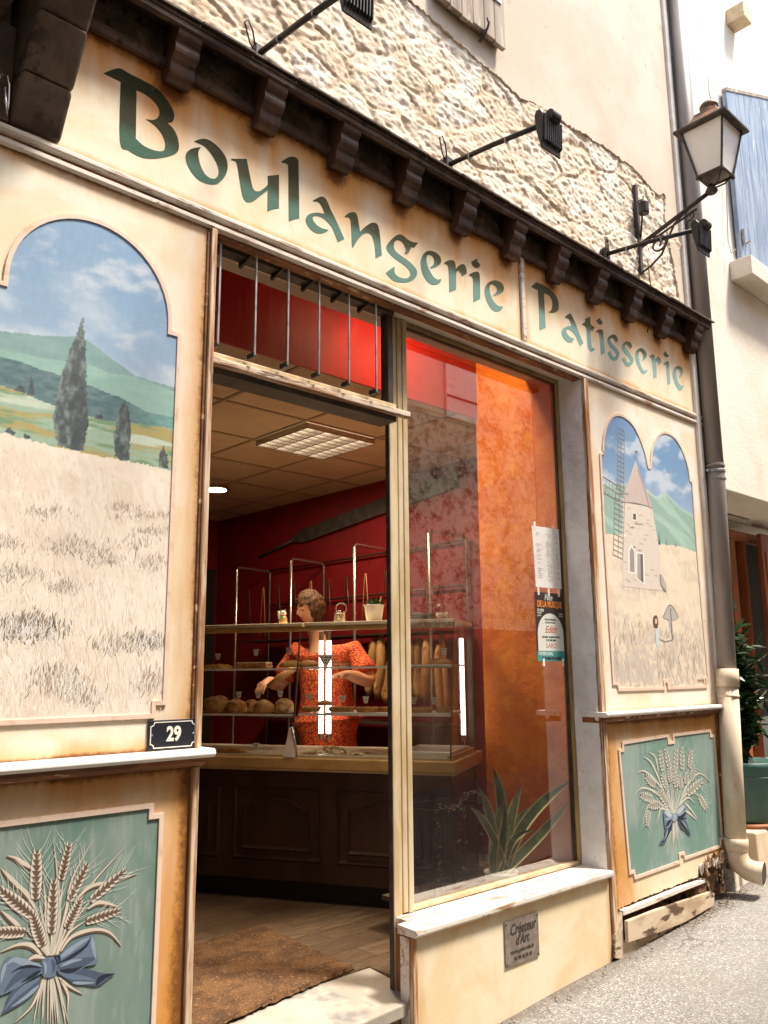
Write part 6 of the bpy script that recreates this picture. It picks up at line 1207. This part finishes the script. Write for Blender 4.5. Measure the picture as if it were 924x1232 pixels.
obj('succulent_leaves',m,'leaf_dark',t,recalc=False); m=MB(); m.tube([(c[0]-U[0]*.03,c[1]-U[1]*.03,c[2]+.09),(c[0]-U[0]*.045,c[1]-U[1]*.045,c[2]+.15)],.004,5); obj('plant_label',m,'sugar',t)
c=cyl_px(533,.28); t=thing('glass_terrarium','rounded glass terrarium with pale shells at the right end of the display top','glass jar',c)
m=blobmesh(c,.055,.055,.058,0,2,nz=0,flat=-.8); obj('glass_body',m,'clear_glass',t,smooth=True); m=MB(); rr=random.Random(6)
for k in range(14): b=blobmesh((c[0]+rr.uniform(-.03,.03),c[1]+rr.uniform(-.03,.03),c[2]+.008+rr.random()*.025),.014,.01,.012,rr.random()*3,k,n=8); m.add(b.v,b.f)
obj('shells',m,'terrarium_fill',t,smooth=True)
c=cyl_px(502,.30); t=thing('flat_tray','low dark tray with a glinting rim on the display top right of the door post','tray',c)
m=MB(); m.fbox(c,U,W,-.10,.10,-.05,.05,ZD,ZD+.040); obj('tray_body',m,'frame_dark',t,bev=.006); m=MB(); m.fbox(c,U,W,-.03,.03,-.02,.02,ZD+.0405,ZD+.050); obj('tray_handle',m,'galv',t,bev=.003)
# ------------------------------------------------------------------ bread rack on the side wall
def rackframe(yA,yB,zt,X0=4.20,X1=4.60):
    m=MB()
    m.tube([(X0,yA,FZ),(X0,yA,zt-.02),(X0+.02,yA,zt),(X1-.02,yB,zt),(X1,yB,zt-.02),(X1,yB,FZ)],.0125,10); return m
rk=thing('bread_rack','tall chrome tube bread rack along the red side wall','rack',(4.4,2.6,FZ))
fr_=[(3.95,4.0,2.375),(3.13,3.19,2.37),(2.32,2.37,2.40),(1.52,1.53,2.405)]
for a,b,z in fr_: obj('upright_frame',rackframe(a,b,z),'chrome',rk,smooth=True)
for z in (2.38,2.05): m=MB(); m.tube([(4.60,1.53,z),(4.60,4.0,z)],.009,8); obj('long_bar',m,'wire_dark',rk,smooth=True)
for z in (.55,1.05,1.98-.28): m=MB(); m.box(4.24,4.60,1.50,3.98,z,z+.012); obj('rack_shelf',m,'wire_dark',rk)
for k,y in enumerate(np.linspace(1.62,3.9,11)):
    m=MB(); m.tube([(4.30,y-.045,1.75),(4.30,y-.006,2.18),(4.30,y+.006,2.18),(4.30,y+.045,1.75)],.0045,6); obj('wire_divider',m,'wire_dark' if k%3 else 'terracotta',rk,smooth=True)
# baguettes standing upright
def bag(label,px_,ty,by,X,r=.042,lean=0):
    a=onX(px_+lean,ty,X); b=onX(px_,by,X); n_=9; pts=[];rs=[]
    for k in range(n_): t=k/(n_-1); pts.append(tuple(a*(1-t)+b*t+np.array([0,.012*math.sin(t*5+px_),0]))); rs.append(r*(.35+.65*min(1,math.sin(math.pi*(t*.92+.04))*1.6)))
    t_=thing('baguette',label,'bread',tuple(b),'baguettes standing in the rack'); m=MB(); m.tube(pts,rs,14); obj('crust',m,'baguette',t_,smooth=True)
    m=MB()
    for k in range(1,7): p=Vector(a*(1-k/7.6)+b*(k/7.6))+Vector((0,random.uniform(-.01,.01),random.uniform(-.015,.015))); m.tube([tuple(p+Vector((-r*.86,-.02,.02))),tuple(p+Vector((-r*.92,.0,0))),tuple(p+Vector((-r*.82,.022,-.02)))],random.uniform(.002,.0035),5)
    obj('slashes',m,'crust',t_)
for px_,ty,by,X,ln,lb in ((444,768,838,4.30,6,'baguette nearest the saleswoman leaning in the rack'),(455,764,842,4.30,4,'tall baguette beside the door post'),(464,795,846,4.34,0,'short baguette at the door post behind the tarts'),(494,770,845,4.30,-2,'first baguette right of the door post'),(502,768,843,4.34,2,'second baguette right of the door post'),(512,770,846,4.30,1,'third baguette right of the door post'),(528,775,862,4.32,0,'slim baguette behind the chrome upright'),(535,760,858,4.36,-2,'tallest baguette near the right glass corner')): bag(lb,px_,ty,by,X,lean=ln,r=.040 if px_<520 else .028)
# bread peel hung on the wall
pe=thing('bread_peel','long black wooden baker\'s peel hung slanting on the red wall','bread peel',(4.62,3,2.6))
a=onX(312,670,4.615); b=onX(352,650,4.615); e=onX(551,575,4.615)
d=(e-b)/np.linalg.norm(e-b); pn=np.array([0,-d[2],d[1]]); hw=.060
m=MB(); m.tube([tuple(a),tuple(b+d*.05)],.014,8); obj('handle',m,'frame_dark',pe,smooth=True)
q=[b-pn*.015,b+d*.16-pn*hw,e-pn*hw*1.15,e+pn*hw*1.15,b+d*.16+pn*hw,b+pn*.015]; m=MB(); m.hexa([tuple(p+np.array([-.012,0,0])) for p in q],[tuple(p+np.array([.010,0,0])) for p in q]); obj('blade',m,'frame_dark',pe,bev=.003)
# ------------------------------------------------------------------ papers on the window
def onpane(pts,y=.1635): return [(lambda q:(q[0],q[2]))(onY(a,b,y)) for a,b in pts]
pl_=thing('price_list','white printed price list taped high on the shop window','notice',(3.7,.168,1.86))
P=onpane([(640,632),(673,637),(679,709),(645,706)]); m=MB(); m.prism(P,.1640,.1655); obj('sheet',m,'paper_white',pl_)
m=MB(); rr=random.Random(3); (x0,z1),(x1,_),(x2,z0),(x3,_)=P
for k in range(26):
    z=z1-.035-k*.0100; 
    if k in (2,3): continue
    o=(x3-x0)*k/32
    if rr.random()<.62 or k<2: m.add([(x0+o+.03,.1634,z),(x0+o+.03+rr.uniform(.02,.06),.1634,z),(x0+o+.05,.1634,z-.0030),(x0+o+.03,.1634,z-.0030)],[(0,1,2,3)])
    for c_,w_ in ((.115,.02),(.140,.018),(.20,.025)):
        if rr.random()<.7: m.add([(x0+o+c_,.1634,z),(x0+o+c_+w_,.1634,z),(x0+o+c_+w_,.1634,z-.0026),(x0+o+c_,.1634,z-.0026)],[(0,1,2,3)])
obj('printed_lines',m,'ink_grey',pl_,recalc=False)
def tape(par,xs_,z):
    for x in xs_: m=MB(); m.box(x-.008,x+.008,.1622,.1628,z-.02,z+.02); obj('tape',m,'opal',par)
tape(pl_,(3.60,3.77),2.195)
ps_=thing('event_poster','dark orange and teal music festival poster taped below the price list','poster',(3.7,.168,1.47))
x0,x1,z0,z1=3.578,3.828,1.478,1.838
m=MB(); m.box(x0,x1,.1640,.1655,z0,z1); obj('sheet',m,'poster_dark',ps_)
m=MB(); m.box(x0,x1,.1634,.1639,z0,z0+.052); obj('teal_band',m,'poster_teal',ps_)
xc=(x0+x1)/2; A=[(xc+.114*math.cos(a),1.618+.110*math.sin(a)) for a in np.linspace(0,math.pi,24)]
m=MB(); m.prism([(xc-.114,z0+.053),(xc+.114,z0+.053)]+A,.1634,.1639); obj('white_arch',m,'poster_white',ps_)
for s,h,x,z,mt,o_,sxx,shr in (('Fête',.045,xc-.01,1.812,'poster_white',.0006,.9,.3),('DE LA MUSIQUE',.046,xc,1.775,'poster_orange',.0018,.66,0),('24 JUIN',.022,x0+.042,1.742,'poster_white',.0006,.8,0),('concerts\ngratuits',.013,x0+.03,1.722,'poster_white',.0002,.9,0),('buvette\ntombola',.012,x1-.028,1.724,'poster_white',.0002,.9,0),('PLACE DU VILLAGE',.014,xc,1.695,'ink',.0006,.8,0),('à partir de 19 heures',.012,xc,1.680,'ink',.0004,.9,0),('Edith',.052,xc,1.642,'ink_red',.0008,.95,.35),('LES CIGALES   LES AMIS DU VENTOUX',.013,xc,1.603,'ink',.0006,.72,0),('ET LE TRIO NINO',.014,xc,1.586,'ink',.0006,.8,0),('SARO',.036,xc,1.557,'ink_red',-.0002,1.05,0),('FOYER RURAL',.024,x0+.075,z0+.038,'poster_white',.0008,.82,0),('BEAUMES-DE-VENISE',.021,xc,z0+.014,'ink',.001,.86,0)):
    textmesh('printed_text',s,h,mt,ps_,(x,.1631,z),(1,0,0),(0,0,1),shear=shr,off=o_,ext=.0002,sx=sxx)
tape(ps_,(3.61,3.70,3.79),1.842); tape(ps_,(3.63,3.80),1.472)
# ------------------------------------------------------------------ snake plant and wire stand behind the glass
sc=(3.60,.47,.46); bz_=.20
pt2=thing('snake_plant','snake plant with cream edged blades in a pale pot behind the window','potted plant',(sc[0],sc[1],.196))
bt=thing('window_bench','low dark bench carrying the plants inside the window','bench',(3.3,.45,.196))
m=MB(); m.box(2.98,3.95,.25,.72,.33,.352); obj('bench_top',m,'floor_dark',bt)
for x in (3.02,3.88): 
    for y in (.29,.68): m=MB(); m.box(x,x+.03,y-.015,y+.015,.196,.3295); obj('leg',m,'floor_dark',bt)
pc=onY(603,1062,.30); pc=(pc[0],.30)
m=MB(); m.lathe([(.055,.353),(.065,.36),(.082,.45),(.085,.463),(.078,.463),(.074,.45)],(pc[0],pc[1],0),28); obj('pot',m,'pot_white',pt2,smooth=True)
def sblade(tip,mid,w,ybase,ytip,bx):
    a=onY(*bx,ybase); b=onY(*mid,(ybase+ytip)/2); c_=onY(*tip,ytip); n_=12; e=MB(); g=MB(); V1=[];V2=[];V3=[]
    vw=np.array([.68,.73,0]); 
    for k in range(n_+1):
        t=k/n_; p=a*(1-t)**2+2*b*t*(1-t)+c_*t*t; dv=(b-a)*(1-t)+(c_-b)*t; dv/=np.linalg.norm(dv); sd=np.cross(dv,vw); sd/=np.linalg.norm(sd)
        ww=w*.62*(.55+1.0*math.sin(math.pi*min(1,.25+t*.55)))*(1 if t<.72 else max(.03,(1-t)/.28)**.7)*.5
        V1.append((p-sd*ww,p-sd*ww*.74+vw*.006,p+vw*.012*0+vw*.008,p+sd*ww*.74+vw*.006,p+sd*ww))
    v=[tuple(q) for r_ in V1 for q in r_]
    for k in range(n_):
        o=k*5
        e.f.append((o,o+1,o+6,o+5)); e.f.append((o+3,o+4,o+9,o+8)); g.f.append((o+1,o+2,o+7,o+6)); g.f.append((o+2,o+3,o+8,o+7))
    e.v=v; g.v=list(v); e.c=[None]*len(e.f); g.c=[None]*len(g.f); 
    o=obj('leaf_blade',g,'snake_leaf',pt2,smooth=True,recalc=False); obj('leaf_margin',e,'snake_edge',o,recalc=False,smooth=True)
for tip,mid,w_,yt in (((593,924),(612,968),.058,.42),((577,948),(598,990),.048,.36),((628,946),(608,985),.052,.46),((691,938),(622,975),.060,.42),((689,962),(628,1030),.056,.36),((650,968),(612,985),.052,.44),((607,962),(590,1005),.050,.40),((566,972),(590,985),.040,.36),((640,1000),(610,1000),.036,.36)):
    sblade(tip,mid,w_,.30,(.183 if tip[0]>660 else .20+(yt-.33)*.7),(603+random.uniform(-10,10),1052))
ws=thing('wire_plant_stand','tall wire stand hung with beads and vines behind the window','stand',(3.2,.4,.35))
for x in np.linspace(3.00,3.30,5):
    for y in (.38,.62): m=MB(); m.tube([(x,y,.353),(x,y,.80)],.0025,5); obj('wire_upright',m,'wire_dark',ws)
for z in (.47,.78): m=MB(); m.tube([(3.0,.38,z),(3.36,.38,z),(3.36,.62,z),(3.0,.62,z),(3.0,.38,z)],.003,5); obj('wire_hoop',m,'wire_dark',ws)
rr=random.Random(12); m=MB(); m2=MB()
for k in range(90):
    t=k/90; x=3.02+.36*t; z=.80-.03*math.sin(t*7)+rr.uniform(-.012,.012); b=blobmesh((x,.36+rr.uniform(-.01,.01),z),.006,.006,.006,0,k,nz=0,flat=-1,n=6); m.add(b.v,b.f)
for j in range(3):
    for k in range(16): leaf(m2,(3.02+j*.15+rr.uniform(-.02,.02),.36,.78-k*.024),(rr.uniform(-1,1),rr.uniform(-.5,.3),rr.uniform(-.6,.6)),.03,.012,(0,-1,.2))
obj('beads',m,'wire_dark',ws,smooth=True); obj('vine',m2,'snake_leaf',ws,recalc=False)
# ------------------------------------------------------------------ saleswoman behind the counter
def wc(x,y,w): return Vector([float(q) for q in onP(x,y,CB+W*w,NRM)])
OP=Vector((3.64,1.97,0)); RA=Vector((-U[0],-U[1],0)); FA=Vector((NRM[0],NRM[1],0))
def PP(a,f,z): return OP+RA*a+FA*f+Vector((0,0,z))
pw=thing('person','woman in orange patterned dress looking down behind the bakery counter','person',tuple(PP(0,0,FZ)))
def skinmesh(name,verts,edges,radii,sub=2):
    me=bpy.data.meshes.new(name); me.from_pydata([tuple(v) for v in verts],edges,[]); o=bpy.data.objects.new(name,me); COL.objects.link(o)
    sk=o.modifiers.new('skin','SKIN'); sk.use_smooth_shade=True; s=me.skin_vertices[0].data
    for i,r in enumerate(radii): s[i].radius=r if isinstance(r,tuple) else (r,r); s[i].use_root=(i==0)
    ss=o.modifiers.new('sub','SUBSURF'); ss.levels=sub; ss.render_levels=sub
    bpy.context.view_layer.update(); dg=bpy.context.evaluated_depsgraph_get(); m2=bpy.data.meshes.new_from_object(o.evaluated_get(dg)); bpy.data.objects.remove(o); return m2
hR=wc(314,814,.60); eR=PP(-.335,.03,1.335); sR=PP(-.205,.0,1.565)
hL=wc(402,805,.56); eL=PP(.36,.10,1.36); sL=PP(.215,.02,1.565)
V=[];E=[];Rr=[]
def vtx(p,r,par=None):
    V.append(p);Rr.append(r); i=len(V)-1
    if par is not None: E.append((par,i))
    return i
pel=vtx(PP(0,0,1.02),(.17,.13)); wa=vtx(PP(0,.0,1.20),(.16,.13),pel); ch=vtx(PP(0,.02,1.42),(.165,.125),wa); nb_=vtx(PP(-.03,.0,1.585),(.085,.07),ch); nk=vtx(PP(-.07,.012,1.67),(.058,.058),nb_); hd_=vtx(PP(-.10,.01,1.80),(.062,.062),nk)
for s,(S,Eb,H,dn) in enumerate(((sR,eR,hR,Vector((0,0,-1))),(sL,eL,hL,Vector((0,0,-.6))))):
    a=vtx(S,.062,ch); b=vtx((S+Eb)/2,.055,a); c=vtx(Eb,.046,b); d=vtx(Eb*.5+H*.5,.041,c); wr=H-(H-Eb).normalized()*.09; e=vtx(wr,.027,d)
    dr=((H-Eb).normalized()*.6+dn*.5).normalized(); sd=dr.cross(Vector((0,0,1))).normalized(); up_=sd.cross(dr)
    pm=vtx(wr+dr*.055,(.036,.020),e)
    for k,(o,l) in enumerate(((-.027,.062),(-.009,.072),(.009,.070),(.026,.055))):
        b0=vtx(wr+dr*.085+sd*o,.0095,pm); b1=vtx(wr+dr*(.085+l*.5)+sd*o*1.1-up_*.006,.0088,b0); b2=vtx(wr+dr*(.085+l*.9)+sd*o*1.1-up_*.022,.0075,b1)
    t0=vtx(wr+dr*.030+sd*(-.040 if s else .040),.011,pm); vtx(wr+dr*.065+sd*(-.055 if s else .055)-up_*.012,.009,t0)
for s in (-1,1):
    a=vtx(PP(.095*s,0,.93),.095,pel); b=vtx(PP(.10*s,.02,.60),.062,a); c=vtx(PP(.10*s,-.01,.29),.042,b); d=vtx(PP(.10*s,.12,.235),.034,c)
body=skinmesh('body',V,E,Rr)
# head
fd=(FA*.80+Vector((U[0],U[1],0))*.60).normalized(); fd=(fd+Vector((0,0,-.20))).normalized(); sx_=fd.cross(Vector((0,0,1))).normalized(); uz=sx_.cross(fd)
HC=PP(-.105,.03,1.862)
def g(d,c,s): return math.exp(-((d[0]-c[0])**2+(d[2]-c[2])**2)/(s*s)) if d[1]>0 else 0
def headpt(d,k=1.):
    x,y,z=d; r=1.; low=max(0,-z); X_=x*.074*(1-.26*low**1.5); Y_=y*.094*(1-.10*low if y>0 else 1+.04*max(0,z)); Z_=z*.118
    if y>0:
        n=.020*math.exp(-(x/.15)**2-((z+.17)/.15)**2)+.009*math.exp(-(x/.11)**2-((z-.02)/.2)**2)
        n+=-.010*(math.exp(-((abs(x)-.36)/.17)**2-((z-.03)/.13)**2))+.005*math.exp(-((abs(x)-.33)/.25)**2-((z-.20)/.09)**2)+.006*math.exp(-(x/.24)**2-((z+.47)/.09)**2)+.010*math.exp(-(x/.25)**2-((z+.85)/.18)**2)
        Y_+=n
    return HC+(sx_*X_+fd*Y_+uz*Z_)*k
bm=bmesh.new(); bm.from_mesh(body); nj,ni=44,56; grid=[]
for j in range(nj+1):
    th=math.pi*j/nj; grid.append([bm.verts.new(headpt((math.sin(th)*math.sin(2*math.pi*i/ni),math.sin(th)*math.cos(2*math.pi*i/ni),math.cos(th)))) for i in range(ni)])
for j in range(nj):
    for i in range(ni): bm.faces.new((grid[j][i],grid[j][(i+1)%ni],grid[j+1][(i+1)%ni],grid[j+1][i]))
for s in (-1,1):   # ears
    ec=HC+sx_*.074*s-fd*.004-uz*.006; er=[]
    for j in range(7):
        th=math.pi*j/6; er.append([bm.verts.new(ec+sx_*s*.010*math.cos(th)+(fd*.014*math.cos(a)+uz*.028*math.sin(a))*math.sin(th)) for a in np.linspace(0,2*math.pi,10,endpoint=False)])
    for j in range(6):
        for i in range(10): bm.faces.new((er[j][i],er[j][(i+1)%10],er[j+1][(i+1)%10],er[j+1][i]))
bmesh.ops.remove_doubles(bm,verts=bm.verts,dist=.0001); bm.to_mesh(body); bm.free()
bo=bpy.data.objects.new('body',body); COL.objects.link(bo); body.materials.clear(); body.materials.append(MATS['skin']); body.polygons.foreach_set('use_smooth',[True]*len(body.polygons)); attach(bo,pw)
for s in (-1,1):
    m=MB(); pts=[headpt((.36*s+.13*k,math.sqrt(max(.1,1-(.36*s+.13*k)**2)),.00-.025*(1-abs(k)))) + fd*.0005 for k in (-1,-.5,0,.5,1)]; m.tube([tuple(p) for p in pts],[.001,.0026,.003,.0026,.001],6); obj('eyelid',m,'eye_dark',pw,smooth=True)
    m=MB(); pts=[headpt((.36*s+.17*k,math.sqrt(max(.1,1-(.36*s+.17*k)**2)),.20+.03*(1-abs(k)))) for k in (-1,-.5,0,.5,1)]; m.tube([tuple(p) for p in pts],[.001,.0028,.003,.0028,.001],6); obj('eyebrow',m,'hair',pw,smooth=True)
m=MB(); pts=[headpt((.24*k,.87,-.45-.02*abs(k)))+fd*.0 for k in (-1,-.6,-.2,.2,.6,1)]; m.tube([tuple(p) for p in pts],[.001,.004,.0055,.0055,.004,.001],8); obj('lips',m,'lips',pw,smooth=True)
m=MB(); vs=[];idx={}
for j in range(nj+1):
    for i in range(ni):
        th=math.pi*j/nj; d=(math.sin(th)*math.sin(2*math.pi*i/ni),math.sin(th)*math.cos(2*math.pi*i/ni),math.cos(th)); nn=noise.noise(Vector(d)*5); st_=noise.noise(Vector((d[0]*14,d[1]*14,d[2]*3)))
        x,y,z=d; bo_=1+.12*max(0,-z)*(1 if y<.6 else 0); p=HC+sx_*x*.074*(1.24+.10*nn+.06*st_)*bo_+fd*y*.094*(1.17+.08*nn+.05*st_)+uz*z*.118*(1.13+.06*nn+.03*st_)
        m.v.append(tuple(p))
for j in range(nj):
    for i in range(ni):
        th=math.pi*(j+.5)/nj; ph=2*math.pi*(i+.5)/ni; x,y,z=math.sin(th)*math.sin(ph),math.sin(th)*math.cos(ph),math.cos(th); nn=noise.noise(Vector((x*6,y*6,z*2)))*.12
        lim=-.75 if y<.25 else (-.75+ (y-.25)*3.0 if y<.62 else .38+.16*math.sin(x*5+1.2)); 
        if z>lim+nn: m.f.append((j*ni+i,j*ni+(i+1)%ni,(j+1)*ni+(i+1)%ni,(j+1)*ni+i)); m.c.append(None)
ho=obj('hair',m,'hair',pw,smooth=True,recalc=False); so_=ho.modifiers.new('thick','SOLIDIFY'); so_.thickness=.012; so_.offset=-1
# dress: skirt, bodice with a wide neck and short loose sleeves
V=[];E=[];Rr=[]
a=vtx(PP(0,.0,1.30),(.215,.17)); b=vtx(PP(0,.015,1.45),(.205,.155),a); c=vtx(PP(-.015,.0,1.545),(.165,.10),b)
p=a
for z,r in ((1.12,(.225,.18)),(.95,(.26,.20)),(.75,(.25,.205)),(.55,(.265,.21))): p=vtx(PP(.02,0,z),r,p)
for S,Eb in ((sR,eR),(sL,eL)): q=vtx(S+Vector((0,0,.0)),.084,b); q=vtx(S*.45+Eb*.55,.085,q); vtx(S*.20+Eb*.80,.104,q)
dm=skinmesh('dress',V,E,Rr); bm=bmesh.new(); bm.from_mesh(dm)
for v in bm.verts:
    n_=noise.noise(v.co*6)*.012; v.co+=v.normal*n_
# neckline cut
nc=PP(-.035,.09,1.60); dl=[f for f in bm.faces if (f.calc_center_median()-nc).length<.085 or f.calc_center_median().z>1.635]
bmesh.ops.delete(bm,geom=dl,context='FACES'); bm.to_mesh(dm); bm.free()
do=bpy.data.objects.new('dress',dm); COL.objects.link(do); dm.materials.clear(); dm.materials.append(MATS['dress']); dm.polygons.foreach_set('use_smooth',[True]*len(dm.polygons)); attach(do,pw)
# what she holds
a=wc(322,826,.58); b=wc(360,800,.66); m=MB(); m.tube([tuple(a),tuple(a*.6+b*.4),tuple(b)],[.012,.028,.020],12); obj('held_loaf',m,'baguette',label='pale loaf held low in the saleswoman\'s hand',cat='bread',smooth=True)
SUNE=3.3; EXPO=1.12; WB=6800
# ------------------------------------------------------------------ daylight
SUN=Vector((.8,-1.0,2.6)).normalized()
sl_=bpy.data.lights.new('sun','SUN'); sl_.energy=SUNE; sl_.angle=math.radians(9); sl_.color=(1,.95,.87); so=bpy.data.objects.new('sun',sl_); COL.objects.link(so); so.rotation_euler=(-SUN).to_track_quat('-Z','Y').to_euler(); so.location=(0,-4,12)
wo=bpy.data.worlds.new('World'); SC.world=wo; wo.use_nodes=True; t=wo.node_tree; bg=t.nodes['Background']; sky=t.nodes.new('ShaderNodeTexSky'); sky.sky_type='NISHITA'; sky.sun_disc=False
sky.sun_elevation=math.asin(SUN.z); sky.sun_rotation=math.atan2(SUN.x,SUN.y); sky.air_density=1.; sky.dust_density=2.5; sky.ozone_density=.6
t.links.new(sky.outputs[0],bg.inputs[0]); bg.inputs[1].default_value=.15
SC.view_settings.view_transform='Standard'; SC.view_settings.look='None'; SC.view_settings.gamma=1; SC.view_settings.exposure=EXPO; SC.view_settings.use_curve_mapping=False
SC.view_settings.use_white_balance=True; SC.view_settings.white_balance_temperature=WB
SC.render.engine='CYCLES'; SC.cycles.max_bounces=10; SC.cycles.diffuse_bounces=5; SC.cycles.glossy_bounces=4; SC.cycles.transparent_max_bounces=24; SC.cycles.transmission_bounces=6; SC.cycles.caustics_reflective=False; SC.cycles.caustics_refractive=False
